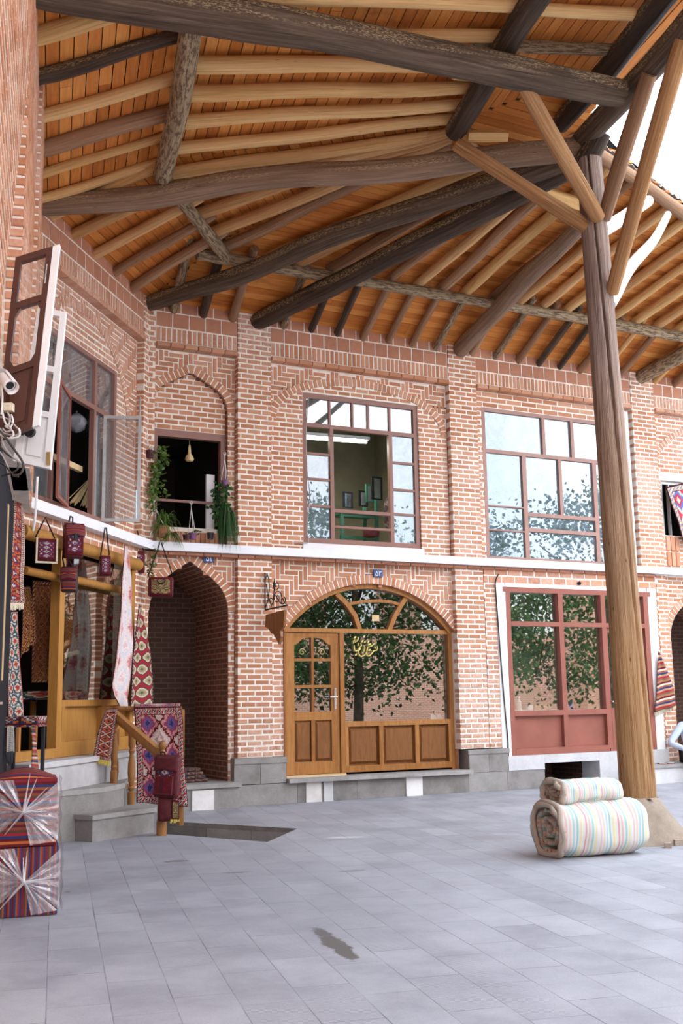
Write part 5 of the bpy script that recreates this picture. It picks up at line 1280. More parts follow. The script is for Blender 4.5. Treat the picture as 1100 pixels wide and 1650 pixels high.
# back rail that carries the big rug
qR = V((3.72, 12.45, 0)); nR = -_f0
pr0 = hit(186, 1142, qR, nR); pr1 = hit(292, 1142, qR, nR)
MB().tube([pr0, pr1], .03, 10).build('back_rail', ['rail_wood'], rl, smooth=60)
MB().lathe(Fr3((pr1.x, pr1.y, 0), (1, 0, 0), (0, 1, 0), (0, 0, 1)), [(.04, 0), (.04, pr1.z - .01), (0, pr1.z)], 12).build('back_post', ['rail_wood'], rl, smooth=30)
big = curtain('draped_rug', [(216, 1140), (219, 1180), (221, 1240), (220, 1293)], [(290, 1138), (295, 1160), (297, 1230), (303, 1300)], qR + nR * .05, nR, 'rug_medallion', 'big cream and red medallion rug draped over the railing', 'rug', amp=.018, waves=2.2, nu=34, nv=44, group='rugs draped over the railing')
curtain('back_fold', [(216, 1140), (217, 1150), (219, 1200)], [(290, 1138), (292, 1150), (293, 1200)], qR - nR * .06, nR, 'rug_medallion', amp=.01, waves=2, parent=big)
mb = MB(); mb.grid(lambda u, v: hit(216 + 75 * u, 1140 - 1.5 * u, qR + nR * (.05 - .11 * v), nR) + V((0, 0, .035 * math.sin(v * PI))), 16, 6); mb.build('top_fold', ['rug_medallion'], big, smooth=60, solid=.008)
sm = curtain('draped_rug', [(172, 1142), (164, 1160), (157, 1185), (150, 1222)], [(190, 1140), (186, 1160), (182, 1190), (177, 1228)], (b1_.x - .02, b1_.y - .08, 0), nR, 'rug_kilim', 'small red kilim with yellow fringe hung at the railing end', 'rug', amp=.012, waves=1.5, nu=14, nv=26, group='rugs draped over the railing')
fringe([(150, 1221), (148, 1228)], [(177, 1227), (176, 1235)], (b1_.x - .02, b1_.y - .09, 0), nR, 'fringe_yellow', sm, k=22)
# ================================================================ BAGS
def bag(name, label, px, q, n, wpx, hpx, mat, side='leather_maroon', d=.09, rot=0, straps=(), kind='box', flap=None, strap_mat='strap_black', group='bags hung along the shop front', tilt=0, fr_mat=None, hd=None, pocket=False):
    """soft bag hanging at pixel centre px in plane q,n; straps are pixel polylines"""
    n = V(n).normalized(); c = hit(px[0], px[1], q, n); n = (-_f0 * .85 + n * .25).normalized(); q = c; sc = (hit(px[0] + 10, px[1], q, n) - c).length / 10
    W, Hh = wpx * sc, hpx * sc; rr = V((0, 0, 1)).cross(-n).normalized(); rr = Matrix.Rotation(math.radians(tilt), 3, n) @ rr; a = math.radians(rot)
    fn_ = (n * math.cos(a) + rr * math.sin(a)); ru = (rr * math.cos(a) - n * math.sin(a)); up = ru.cross(fn_); up = -up if up.z < 0 else up
    f = Fr3(c, ru, fn_, up); t = thing(name, label, 'bag', c - V((0, 0, Hh / 2)), group)
    mb = MB(); mb.box(f, -W / 2, W / 2, -d / 2, d / 2, -Hh / 2, Hh / 2); mb.build('body', [side], t, smooth=60, bevel=min(W, Hh) * .12, weld=True)
    mb = MB(); e = .88
    mb.grid(lambda u, v: f.p((u - .5) * W * e, d / 2 + .012 * math.sin(u * PI) * math.sin(v * PI) + .002, (v - .5) * Hh * e), 8, 8); mb.build('front_panel', [mat], t, smooth=60, solid=.004, weld=True)
    if flap:
        mb = MB(); mb.grid(lambda u, v: f.p((u - .5) * W * 1.0, d / 2 + .012 + .02 * math.sin(u * PI), Hh * (.5 - flap * v) - .02 * (1 - math.sin(u * PI)) * v) if v > 0 else f.p((u - .5) * W, 0, Hh * .5 + .005), 10, 6); mb.build('flap', [mat if fr_mat is None else fr_mat], t, smooth=60, solid=.006, weld=True)
    if pocket:
        mb = MB(); mb.box(f, -W * .36, W * .36, d / 2, d / 2 + .05, -Hh * .42, Hh * .02); pk = mb.build('pocket', [side], t, bevel=.015)
        mb = MB(); mb.box(f, -W * .3, W * .3, d / 2 + .05, d / 2 + .055, -Hh * .38, -Hh * .02); mb.build('pocket_panel', [mat], pk)
    for s in straps:
        P = [hit(x, y, q + n * .0, n) + n * (.01) for x, y in s]; o = []
        for i in range(len(P) - 1): o += [P[i].lerp(P[i + 1], k / 4) for k in range(4)]
        o.append(P[-1]); mb = MB(); mb.tube(o, .0085 if len(s) < 6 else .008, 6); mb.build('strap', [strap_mat], t, smooth=60)
    if hd:
        P = [f.p(W * .16 * math.cos(k * PI / 8), d / 2 + .03, Hh * .34 - W * .16 * math.sin(k * PI / 8)) for k in range(9)]; mb = MB(); mb.tube(P, .008, 6); mb.build('handle', [strap_mat], t, smooth=60)
    return t, f, W, Hh
qb = lambda b: FD.p(0, b, 0)
t, f, W, Hh = bag('shoulder_bag', 'white-edged striped kilim shoulder bag on a thin cord', (74, 887), qb(.24), nD_, 36, 40, 'bag_weave', 'leather_maroon', .07, -12, [[(57, 866), (73, 834), (88, 868)]], flap=.0)
mb = MB()
for a0, a1, c0, c1 in ((-.5, -.42, -.5, .5), (.42, .5, -.5, .5), (-.5, .5, -.56, -.48)): mb.box(f, W * a0, W * a1, .04, .052, Hh * c0, Hh * c1)
mb.build('trim', ['fringe_cream'], t)
t, f, W, Hh = bag('backpack', 'tall red woven backpack hanging from the ledge', (118, 872), qb(.26), nD_, 32, 58, 'bag_weave', 'leather_maroon', .12, -14, [[(111, 842), (113, 832), (117, 834), (117, 850)], [(104, 860), (101, 900), (106, 925)]], flap=.36, fr_mat='stripe_red_h')
mb = MB(); mb.box(f, -.02, .02, .09, .11, 0, .07); mb.build('buckle', ['iron_black'], t)
t, f, W, Hh = bag('backpack', 'small black and orange backpack hung below the tall woven one', (112, 934), qb(.24), nD_, 26, 42, 'stripe_red_h', 'bag_plastic_black', .12, 10, [[(112, 905), (116, 912), (112, 918)]], flap=.5)
bag('handbag', 'narrow red woven handbag on black straps behind the pale rug', (169, 912), qb(.2), nD_, 18, 34, 'bag_weave', 'leather_maroon', .07, -10, [[(162, 895), (169, 850)], [(176, 895), (171, 850)]])
bag('handbag', 'small red woven handbag hung at the wall corner', (223, 906), V((4.06, 13.75, 0)), -_f0, 20, 36, 'bag_weave', 'leather_maroon', .08, -14, [[(217, 890), (223, 862), (232, 890)], [(223, 862), (221, 855)]])
bag('case_bag', 'boxy olive and red woven bag on a long black strap', (259, 946), V((4.3, 13.7, 0)), -_f0, 40, 32, 'bag_weave_gold', 'leather_maroon', .10, -12, [[(239, 928), (249, 900), (259, 871), (268, 898), (278, 926)]], hd=True)
nq = V((nw.x, nw.y, 0)) - _f0 * .10
bag('backpack', 'maroon leather backpack with woven pocket hung on the newel post', (270, 1251), nq, -_f0, 40, 66, 'bag_weave', 'leather_maroon', .13, 12, [[(262, 1222), (259, 1212), (265, 1212), (268, 1222)]], flap=.34, fr_mat='leather_maroon', pocket=True, group='bags hung on the newel post', tilt=-4)
t, f, W, Hh = bag('handbag', 'dark red bag with yellow fringed tongue under the leather backpack', (268, 1303), nq, -_f0, 26, 40, 'leather_maroon', 'leather_maroon', .07, 0, [[(262, 1290), (262, 1282)], [(276, 1290), (273, 1280)]], group='bags hung on the newel post')
curtain('tongue', [(277, 1288), (277, 1320)], [(288, 1290), (288, 1321)], nq - _f0 * .05, -_f0, 'bag_weave_gold', amp=.004, waves=1, parent=t, nu=4, nv=8)
fringe([(275, 1320), (274, 1326)], [(289, 1320), (288, 1324)], nq - _f0 * .05, -_f0, 'fringe_yellow', t, k=10)
# folded dark textile on the passage step
p = onZ(312, 1262, .33); f = Fr3(p + V((0, .25, 0)), (.93, .2, 0), (-.2, .93, 0), (0, 0, 1)); mb = MB()
for i in range(4): mb.box(f, -.32 + .03 * i, .22 - .04 * i, -.18, .2 - .02 * i, .048 * i + .001, .048 * i + .046, .5)
mb.build('folded_textile', ['rug_dark'], smooth=50, bevel=.02, label='folded dark rug lying on the passage step', cat='rug', weld=False)
# kilim pinned to the wall past the column and rug in the end window
k_ = curtain('wall_kilim', [(1059, 1049), (1058, 1090), (1056, 1125), (1053, 1148)], [(1061, 1050), (1075, 1080), (1086, 1110), (1089, 1138)], FF.p(0, .06, 0), FF.n, 'stripe_kilim', 'small striped kilim pinned by one corner to the wall', 'rug', amp=.02, waves=1.5, nu=16, nv=24)
fringe([(1053, 1148), (1054, 1154)], [(1089, 1137), (1089, 1142)], FF.p(0, .06, 0), FF.n, 'fringe_cream', k_, k=20)
curtain('window_rug', [(1072, 785), (1080, 812), (1091, 840), (1099, 872)], [(1126, 772), (1132, 805), (1138, 850), (1142, 890)], FF.p(0, .02, 0), FF.n, 'rug_bright', 'bright red and blue rug hanging out of the end window', 'rug', amp=.01, waves=1, nu=14, nv=24)

# ================================================================ WRAPPED CUBE STOOLS
FCu = Fr3((1.635, 7.69, 0), (.985, -.17, 0), (-.17, -.985, 0), (0, 0, 1))
@mk
def film(n):
    t = NT(n); t.t.nodes.remove(t.b); tr = t.n('BsdfTransparent'); gl = t.n('BsdfGlossy'); gl.inputs['Roughness'].default_value = .12; df = t.n('BsdfDiffuse'); df.inputs[0].default_value = (.85, .85, .88, 1)
    _, u, v = t.uv(); q = t.n('CombineXYZ'); t.put(t.m('MULTIPLY', u, 6.0), q.inputs[0]); t.put(t.m('MULTIPLY', v, 1.5), q.inputs[1])
    s = t.noise(q.outputs[0], 1.0, 4, .7, .4)
    m1 = t.n('MixShader'); m1.inputs[0].default_value = .3; t.t.links.new(df.outputs[0], m1.inputs[1]); t.t.links.new(gl.outputs[0], m1.inputs[2])
    m2 = t.n('MixShader'); t.put(t.ramp(s, [(.34, .2), (.52, .36), (.7, .7)]), m2.inputs[0]); t.t.links.new(tr.outputs[0], m2.inputs[1]); t.t.links.new(m1.outputs[0], m2.inputs[2]); t.t.links.new(m2.outputs[0], t.out.inputs[0]); return t.mat
def wrapped(z0, dx, mat, label, seed, rise):
    S = .44; t = thing('wrapped_cube_stool', label, 'stool', FCu.p(-.2 + dx, -.22, z0), 'film wrapped cube stools')
    mb = MB(); N = 8
    def face(fn): mb.grid(fn, N, N)
    bul = lambda u, v: .022 * math.sin(u * PI) * math.sin(v * PI)
    x0, x1, y0, y1 = -S + dx, dx, -S, 0
    face(lambda u, v: FCu.p(x0 + u * S, y1 + bul(u, v), z0 + v * S)); face(lambda u, v: FCu.p(x1 + bul(u, v), y1 - u * S, z0 + v * S)); face(lambda u, v: FCu.p(x1 - u * S, y0 - bul(u, v), z0 + v * S)); face(lambda u, v: FCu.p(x0 - bul(u, v), y0 + u * S, z0 + v * S))
    face(lambda u, v: FCu.p(x0 + u * S, y1 - v * S, z0 + S + rise * math.sin(u * PI) * math.sin(v * PI))); face(lambda u, v: FCu.p(x0 + u * S, y0 + v * S, z0))
    mb.build('cushion', [mat], t, smooth=60, weld=True)
    rn = random.Random(seed); kx, kz = x0 + S * .5, z0 + S * .52; mb = MB()
    def fan(A, B, n_=16):       # gathered film between the knot and an outer edge A-B
        for i in range(n_):
            for j in range(5):
                def pt(i_, j_):
                    s = i_ / n_; r_ = j_ / 5; ex, ez = A[0] + (B[0] - A[0]) * s, A[1] + (B[1] - A[1]) * s
                    off = .03 + .045 * (1 - r_) ** 2 + .010 * math.sin(i_ * 2.4 + seed) * (1 - abs(r_ - .5))
                    return FCu.p(kx + (ex - kx) * (.05 + .95 * r_), y1 + off, kz + (ez - kz) * (.05 + .95 * r_))
                mb.face([pt(i, j), pt(i, j + 1), pt(i + 1, j + 1), pt(i + 1, j)], [(i / n_, j / 5), (i / n_, (j + 1) / 5), ((i + 1) / n_, (j + 1) / 5), ((i + 1) / n_, j / 5)], .5)
    fan((x0 - .01, z0 + .02), (x0 - .01, z0 + S * .97)); fan((x1 + .012, z0 + S * .97), (x1 + .012, z0 + .03)); fan((x0 + .02, z0 + S), (x0 + S * .35, z0 + S), 5)
    fan((x0 + S * .62, z0 + .01), (x1, z0 + .03), 6)
    mb.grid(lambda u, v: FCu.p(x1 + .03 + .006 * math.sin(v * 19), y1 + .03 - u * S, z0 + .02 + v * S * .96), 6, 14)
    mb.build('plastic_film', ['film'], t, smooth=70, label='clear plastic film gathered in a knot', weld=True)
    mb = MB()
    for i in range(9):
        a = rn.uniform(0, 2 * PI); l = rn.uniform(.12, .26); mb.tube([FCu.p(kx, y1 + .08, kz), FCu.p(kx + math.cos(a) * l * .5, y1 + .06, kz + math.sin(a) * l * .5), FCu.p(kx + math.cos(a) * l, y1 + .045, kz + math.sin(a) * l)], [.011, .006, .002], 5)
    mb.build('film_knot', ['film'], t, smooth=60)
wrapped(.005, .02, 'stripe_red_v', 'lower film-wrapped cube stool with upright red stripes', 3, .02)
wrapped(.452, -.0, 'stripe_red_h', 'upper film-wrapped cube stool with lying red stripes', 8, .07)

# ================================================================ ROLLED MATTRESS
mc = onZ(968, 1383, 0) + _f0 * .28; mu = (_r0 * .95 + _f0 * .31).normalized(); mn = mu.cross(V((0, 0, 1)))
def roll(name, c, L, rx, rz_, turns, label, inner, fl, seed, lift):
    t = thing(name, label, 'mattress', c, 'rolled striped mattresses'); f = Fr3(c + V((0, 0, lift)), mu, mn, (0, 0, 1)); sd = V((seed, seed * 2, 0))
    def prof(th, k):
        e = .78; cx, cz_ = math.cos(th), math.sin(th); x = math.copysign(abs(cx) ** e, cx) * rx * k; z = math.copysign(abs(cz_) ** e, cz_) * rz_ * k
        return x, z
    N = 40; M = 24; mb = MB()
    def outer(u, v):
        th = v * 2 * PI + 2.2; s = u - .5; x, z = prof(th, 1.0)
        end = 1 - .13 * max(0, (u - .88) / .12) ** 2 - .05 * max(0, (.1 - u) / .1) ** 2
        p = f.p(s * L, x * end, rz_ + z * end); q = noise.noise(sd + V((s * 5, math.cos(th) * 1.6, math.sin(th) * 1.6)))
        w = noise.noise(sd + V((s * 14, th * 1.2, 3)))
        p += (mn * x + V((0, 0, z))).normalized() * (.028 * q + .010 * w)
        p.z = max(p.z, c.z + lift + .004); return p
    mb.grid(outer, M, N); mb.build('ticking', ['stripe_pastel'], t, smooth=80, weld=True)
    mb = MB(); n = int(turns * 36)      # spiral layers showing at the ends
    def sp(i, s):
        q = i / n; k = .12 + .76 * q; x, z = prof(2.2 + q * turns * 2 * PI, k); nz = noise.noise(sd + V((q * 9, s, 1)))
        return f.p(s * L, x * (1 + .06 * nz), rz_ + z * (1 + .06 * nz))
    for i in range(n):
        for a, b in ((-.51 - .012 * math.sin(i * .7), -.25),): mb.face([sp(i, a), sp(i + 1, a), sp(i + 1, b), sp(i, b)], [(i / n * 4, 0), ((i + 1) / n * 4, 0), ((i + 1) / n * 4, 1), (i / n * 4, 1)], .5)
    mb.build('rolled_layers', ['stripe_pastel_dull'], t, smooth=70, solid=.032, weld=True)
    mb = MB()   # gathered lip around the near end
    for k_, rr in enumerate((.99, .9)):
        P = []; 
        for i in range(37):
            th = i / 36 * 2 * PI; x, z = prof(th, rr); j = noise.noise(sd + V((math.cos(th) * 2, math.sin(th) * 2, k_))); P.append(f.p(-.5 * L - .015 + .03 * j + k_ * -.01, x * (1 + .04 * j), rz_ + z * (1 + .04 * j)))
        for p in P: p.z = max(p.z, c.z + lift + .02)
        mb.tube(P, .024, 8, caps=False)
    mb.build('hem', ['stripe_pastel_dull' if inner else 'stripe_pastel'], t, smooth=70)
    return t
roll('rolled_mattress', mc, .86, .27, .235, 2.6, 'big rolled pastel striped mattress lying before the column base', True, 0, 3.3, 0)
roll('folded_mattress', mc + V((-.02, .02, .43)) - mu * .02 + _f0 * .05, .60, .19, .11, 2.2, 'smaller rolled pastel striped mattress resting on the big roll', True, 0, 8.1, 0)

# ================================================================ PLANTS AND THINGS IN THE BALCONY OPENING
def blades(mb, c, n, L, w, rn, up=.9, fwd=V((0, -1, 0)), droop=1.0, spread=1.0):
    for i in range(n):
        a = rn.uniform(0, 2 * PI); l = L * rn.uniform(.6, 1.1); h = V((math.cos(a) * spread, math.sin(a) * .5 * spread - .25, 0)); rise = rn.uniform(.2, up); P = []
        for k in range(8):
            t = k / 7; P.append(V(c) + h * (l * .75 * t) + V((0, 0, l * (rise * math.sin(t * PI * .55) - droop * t * t * rn.uniform(.8, 1.1)))))
        s = h.cross(V((0, 0, 1))).normalized(); s = (s + V((rn.uniform(-.5, .5), rn.uniform(-.5, .5), .2))).normalized(); r = rn.random()
        for k in range(7):
            w0, w1 = w * math.sin(PI * min(1, (k + .8) / 8)), w * math.sin(PI * min(1, (k + 1.8) / 8))
            mb.face([P[k] - s * w0, P[k] + s * w0, P[k + 1] + s * w1, P[k + 1] - s * w1], None, r)
def leaflets(mb, pts, n, size, rn, spread):
    for i in range(n):
        q = rn.random() * (len(pts) - 1); k = int(q); p = V(pts[k]).lerp(V(pts[min(k + 1, len(pts) - 1)]), q - k) + V((rn.gauss(0, spread), rn.gauss(0, spread * .6), rn.gauss(0, spread)))
        d = V((rn.uniform(-1, 1), rn.uniform(-1, .3), rn.uniform(-1, .5))).normalized(); s = d.cross(V((rn.uniform(-1, 1), rn.uniform(-1, 1), rn.uniform(-1, 1)))).normalized(); z = size * rn.uniform(.6, 1.2); r = rn.random()
        a, b = p + d * z * .35, p + d * z * .75
        mb.face([p, a + s * z * .28, b + s * z * .22, p + d * z, b - s * z * .22, a - s * z * .28], None, r)
def pot(px, b, r, h, mat, parent, name='pot', hook=None, strm='string_white', fr=FF):
    p = onF(px[0], px[1], b); f = Fr3(p, (1, 0, 0), (0, 1, 0), (0, 0, 1))
    MB().lathe(f, [(0, 0), (r * .78, 0), (r, h), (r * 1.08, h), (r * 1.08, h * .84), (r * .98, h * .84)], 18).lathe(f, [(0, h * .88), (r, h * .88)], 18).build(name, [mat], parent, smooth=30)
    if hook:
        hk = onF(hook[0], hook[1], b); mb = MB()
        for k in range(3):
            a = k * 2.1 + .4; mb.tube([p + V((math.cos(a) * r, math.sin(a) * r, h)), hk + V((0, 0, -.08)), hk], .0045, 5)
        mb.tube([hk + V((.02 * math.sin(k * .8), 0, .02 * math.cos(k * .8) + .0)) for k in range(8)], .0045, 5)
        mb.build('hanger', [strm], parent, smooth=60)
    return p
rn = random.Random(5)
def plant(label, px, b, r, h, mat, hook, kind, group='pot plants of the balcony opening', name='potted_plant'):
    p0 = onF(px[0], px[1], b); t = thing(name, label, 'plant', p0, group); p = pot(px, b, r, h, mat, t, hook=hook)
    return t, p + V((0, 0, h))
t, c = plant('trailing plant in a dark pot hung at the upper corner of the opening', (241, 738), .02, .065, .10, 'pot_dark', (237, 702), 0)
mb = MB(); tr = [c + V((.1, -.02, .02)), onF(252, 760, .04), onF(249, 790, .05), onF(246, 815, .05)]; leaflets(mb, tr, 210, .07, rn, .045); leaflets(mb, [onF(262, 718, 0), onF(263, 752, 0)], 60, .07, rn, .03); leaflets(mb, [onF(262, 785, 0), onF(263, 795, 0)], 14, .07, rn, .04); mb.build('leaves', ['leaf_fresh'], t)
mb = MB(); mb.tube([c, c + V((.05, -.03, .05))] + tr[1:], .006, 5); mb.build('stem', ['leaf_stem'], t)
t, c = plant('bushy spider plant in a clay pot on the ledge by the slanting wall', (262, 866), .06, .085, .15, 'terracotta', (248, 806), 1)
mb = MB(); blades(mb, c, 90, .40, .008, rn, 1.0, droop=.9, spread=.75); blades(mb, c + V((.08, -.08, -.12)), 40, .26, .008, rn, .5, droop=1.2); mb.build('leaves', ['leaf_fresh'], t)
mb = MB(); tr = [onF(248, 880, .16), onF(243, 905, .16), onF(240, 925, .16)]; leaflets(mb, tr, 60, .055, rn, .03); mb.build('trailing_shoots', ['leaf_fresh'], t)
t, c = plant('small violet pot hung on white strings in the middle of the opening', (310, 869), .05, .055, .085, 'pot_purple', (308, 810), 2)
mb = MB(); leaflets(mb, [c, c + V((.06, 0, .02))], 22, .05, rn, .02); mb.build('leaves', ['leaf_fresh'], t)
t, c = plant('dark little pot beside the violet one on the ledge', (300, 870), .08, .05, .07, 'pot_dark', None, 2)
mb = MB(); leaflets(mb, [c, c + V((.01, 0, .03))], 10, .04, rn, .015); mb.build('leaves', ['leaf_dark'], t)
t, c = plant('violet pot on white strings with round dark leaves spilling below', (362, 786), .06, .05, .105, 'pot_purple', (362, 731), 3)
mb = MB(); tr = [c + V((-.05, -.02, -.1)), onF(355, 800, .05), onF(352, 818, .06), onF(350, 830, .07)]; leaflets(mb, tr, 170, .085, rn, .06); mb.build('leaves', ['leaf_dark'], t)
t, c = plant('big dark green spider plant overflowing the ledge beside the brick pier', (365, 838), .08, .08, .12, 'pot_dark', None, 4)
mb = MB(); blades(mb, c, 150, .42, .010, rn, .6, droop=1.5, spread=.55); blades(mb, c + V((-.02, -.06, -.12)), 70, .32, .010, rn, .3, droop=1.6, spread=.5); mb.build('leaves', ['leaf_dark'], t)
t, c = plant('small black pot half hidden under the dark spider plant', (339, 869), .04, .05, .09, 'bag_plastic_black', None, 4)
p = onF(305, 742, -.25); t = thing('hanging_gourd', 'pale dried gourd hanging on a cord in the dark opening', 'gourd', p); f = Fr3(p, (1, 0, 0), (0, 1, 0), (0, 0, 1))
MB().lathe(f, [(0, -.02), (.05, -.01), (.065, .02), (.05, .06), (.022, .1), (.016, .2), (0, .24)], 16).build('gourd_body', ['gourd'], t, smooth=50); MB().tube([p + V((0, 0, .23)), p + V((0, 0, .42))], .003, 5).build('cord', ['string_white'], t)

# ================================================================ SMALL FIXTURES ON THE WALLS
def plate(px, txt, label):
    p = onF(px[0], px[1], -.06 if px[0] < 400 else -.06); t = thing('number_plate', label, 'sign', p - V((0, 0, .05)), 'blue house number plates')
    MB().box(FF, p.x - .075, p.x + .075, -.07, -.055, p.z - .055, p.z + .055).build('plate', ['plate_blue'], t, bevel=.004)
    cu = bpy.data.curves.new('digits', 'FONT'); cu.body = txt; cu.size = .11; cu.align_x = 'CENTER'; cu.align_y = 'CENTER'; cu.extrude = .001
    o0 = bpy.data.objects.new('digits', cu); COL.objects.link(o0); bpy.context.view_layer.update(); me = bpy.data.meshes.new_from_object(o0.evaluated_get(bpy.context.evaluated_depsgraph_get())); bpy.data.objects.remove(o0)
    o = bpy.data.objects.new('digits', me); COL.objects.link(o); o.data.materials.append(MAT('white_ink')); o.parent = t; o.matrix_parent_inverse = Matrix.Translation(-V(t.location)); o.location = (p.x, 14.053, p.z - .005); o.rotation_euler = (PI / 2, 0, 0)
plate((336, 900), '\u06f5\u06f1', 'blue number plate above the arched passage')
plate((609, 924), '\u06f5\u06f2', 'blue number plate above the arched shop front')
# wrought bracket with a wooden sign
t = thing('iron_bracket_sign', 'scrolled black iron bracket carrying a carved wooden sign', 'sign', onF(430, 1040, .02), None)
oi = onF(427, 983, .02); oe = onF(452, 972, .02); of = FF.p(oi.x, .42, 0)
# the bracket stands out from the pier, towards the court
fb = Fr3((oi.x, 14 - .02, 0), (.25, -.97, 0), (.97, .25, 0), (0, 0, 1)); z0 = oi.z
def bp(a, c): return fb.p(a, 0, z0 + c)
mb = MB(); mb.tube([bp(0, 0), bp(.50, .03)], .012, 6); mb.tube([bp(0, 0), bp(0, .52)], .009, 6)
def sc2(cx, cz_, r, t0, turns, sg, n=26): return [bp(cx + r * (1 - .78 * i / n) * math.cos(t0 + sg * turns * 2 * PI * i / n), cz_ + r * (1 - .78 * i / n) * math.sin(t0 + sg * turns * 2 * PI * i / n)) for i in range(n + 1)]
mb.tube([bp(.0, .02), bp(.06, .12), bp(.10, .28), bp(.09, .42), bp(.05, .50), bp(.01, .42)], .008, 6); mb.tube([bp(.15, .04), bp(.06, .2), bp(.03, .36)], .007, 6)
for a in ((.28, .15, .10, 0, 1.4, 1), (.40, .10, .06, 1, 1.3, -1), (.26, .32, .08, 2, 1.4, 1), (.14, .10, .06, 3, 1.2, -1)): mb.tube(sc2(*a), .007, 6)
mb.tube([bp(.18, .04), bp(.2, .2), bp(.22, .42)], .007, 6); mb.tube([bp(.22, .2), bp(.36, .06), bp(.48, .06)], .007, 6)
mb.build('iron_scrolls', ['iron_black'], t, smooth=60)
mb = MB(); pts_ = [(.04, -.04), (.46, .0), (.44, -.22), (.36, -.28), (.38, -.36), (.33, -.46), (.22, -.32), (.16, -.30), (.10, -.24), (.02, -.2)]
f2 = Fr3((oi.x, 14 - .02, z0 - .03), fb.u, fb.n, (0, 0, 1)); mb.prism(f2, pts_, -.02, .02); mb.build('wooden_sign', ['door_panel'], t, bevel=.006)
cable('wall_cable', [onF(x, y, .02) for x, y in ((803, 925), (798, 938), (799, 960), (802, 1000), (808, 1080), (815, 1160), (818, 1190), (820, 1225), (830, 1240), (850, 1246), (878, 1240))], .010, 'cable_dark', 'dark cable curving down beside the red shop front to the base')
cable('wall_cable', [onF(x, y, .02) for x, y in ((452, 980), (460, 975), (459, 990), (455, 1005))], .005, 'cable_grey', 'thin cable by the iron bracket')
p = onF(932, 940, .01); MB().lathe(Fr3(p, (1, 0, 0), (0, 0, 1), (0, -1, 0)), [(0, 0), (.03, 0), (.03, .03), (.015, .05), (0, .05)], 12).build('wall_hook', ['iron_black'], label='small round fitting above the red shop front', cat='fitting')
cable('drain_pipe', [onD(226, 640, .02), onD(224, 700, .03), onD(219, 840, .03)], .011, 'steel_grey', 'grey conduit in the corner beside the balcony bay', cat='pipe', sm=3)
cable('downpipe', [FD.p(-3.42, .2, 3.7), FD.p(-3.40, .18, 3.3), FD.p(-3.36, .14, 3.15)], .014, 'paint_white', 'white pipe stub at the end of the ledge', cat='pipe', sm=3)

# ================================================================ SHUTTERS, CAMERA AND CABLES AT THE LEFT
def leaf(name, px, dist, mat, label, rows, th=.045, edge='paint_white', lower_panel=True, fr_w=.12):
    """window leaf through four pixel corners (tl, tr, br, bl) in the plane facing the court at distance dist"""
    q = CAM + _f0 * dist; n = (-_f0 + _r0 * .12).normalized(); c = [hit(x, y, q, n) for x, y in px]; t = thing(name, label, 'shutter', c[3])
    def P(u, v, b=0): return c[3].lerp(c[2], u).lerp(c[0].lerp(c[1], u), v) + n * b
    W = (c[1] - c[0]).length; Hh = (c[0] - c[3]).length
    class Q: pass
    f = Q(); f.u = (c[2] - c[3]).normalized(); f.n = n; f.w = (c[0] - c[3]).normalized(); f.p = lambda a, b, z: P(a, z, b)
    mb = MB(); bars(mb, f, [(0, fr_w, 0, 1), (1 - fr_w, 1, 0, 1), (fr_w, 1 - fr_w, 0, .03), (fr_w, 1 - fr_w, .965, 1)] + [(fr_w, 1 - fr_w, z - .018, z + .018) for z in rows], -th / 2, th / 2); mb.build('frame', [mat], t)
    if lower_panel:
        mb = MB(); mb.box(f, fr_w, 1 - fr_w, -.008, .008, .03, rows[0]); mb.build('lower_panel', [mat], t); mb = MB(); mb.box(f, fr_w + .1, .9 - fr_w, .008, .018, .06, rows[0] - .04); mb.build('raised_field', [mat], t)
    zs = list(rows) + [1 - .035] if lower_panel else [0.03] + list(rows) + [.965]
    for k in range(len(zs) - 1): mb = MB(); mb.box(f, fr_w, 1 - fr_w, -.003, .003, zs[k] + .018, zs[k + 1] - .018); mb.build('pane', ['glass_clear'], t)
    if edge: mb = MB(); mb.box(f, 1, 1.001 + .035 / W * 1.2, -th / 2, th / 2, 0, 1); mb.build('leaf_edge', [edge], t, label='white painted edge')
    return t, f, P
t, f, P = leaf('window_shutter', [(26, 417), (86, 399), (53, 690), (-6, 712)], 6.3, 'shutter_brown', 'dark brown glazed shutter leaf swung out at the far left', [.36, .72], fr_w=.16)
for (u0, v0, u1, v1) in ((.16, .36, .34, .42), (.84, .36, .66, .42), (.16, .72, .34, .66), (.84, .72, .66, .66)):
    mb = MB(); A = [P(u0, v0, .018), P(u1, v0, .018), P(u0, v1, .018)]; B = [P(u0, v0, -.018), P(u1, v0, -.018), P(u0, v1, -.018)]; mb.face(A); mb.face(B[::-1])
    for i in range(3): k = (i + 1) % 3; mb.face([A[i], A[k], B[k], B[i]])
    mb.build('corner_piece', ['shutter_brown'], t)
mb = MB(); q_ = [P(.9, .90 - .012 * k, .03 + .006 * (k % 2)) for k in range(10)]; mb.tube(q_, .004, 5); mb.build('chain', ['steel_grey'], t)
t, f, P = leaf('window_leaf', [(62, 496), (107, 505), (82, 757), (22, 744)], 6.7, 'paint_white', 'white painted window leaf behind the brown shutter', [.33, .62], fr_w=.2, edge=None)
mb = MB(); a = P(.12, .18, .02); mb.tube([a, a + V((0, 0, 0)) - _f0 * .05, a - _f0 * .05 + _r0 * .07], .014, 8); mb.lathe(Fr3(a - _f0 * .05 + _r0 * .06, _r0, (0, 0, 1), -_f0), [(0, -.02), (.035, -.02), (.035, .02), (0, .02)], 12); mb.build('latch', ['iron_black'], t, smooth=40)
mb = MB(); a = P(.93, .06, .026); mb.box(Fr3(a, _r0, -_f0, (0, 0, 1)), -.012, .012, 0, .01, -.04, .04); mb.build('hinge', ['brass'], t)
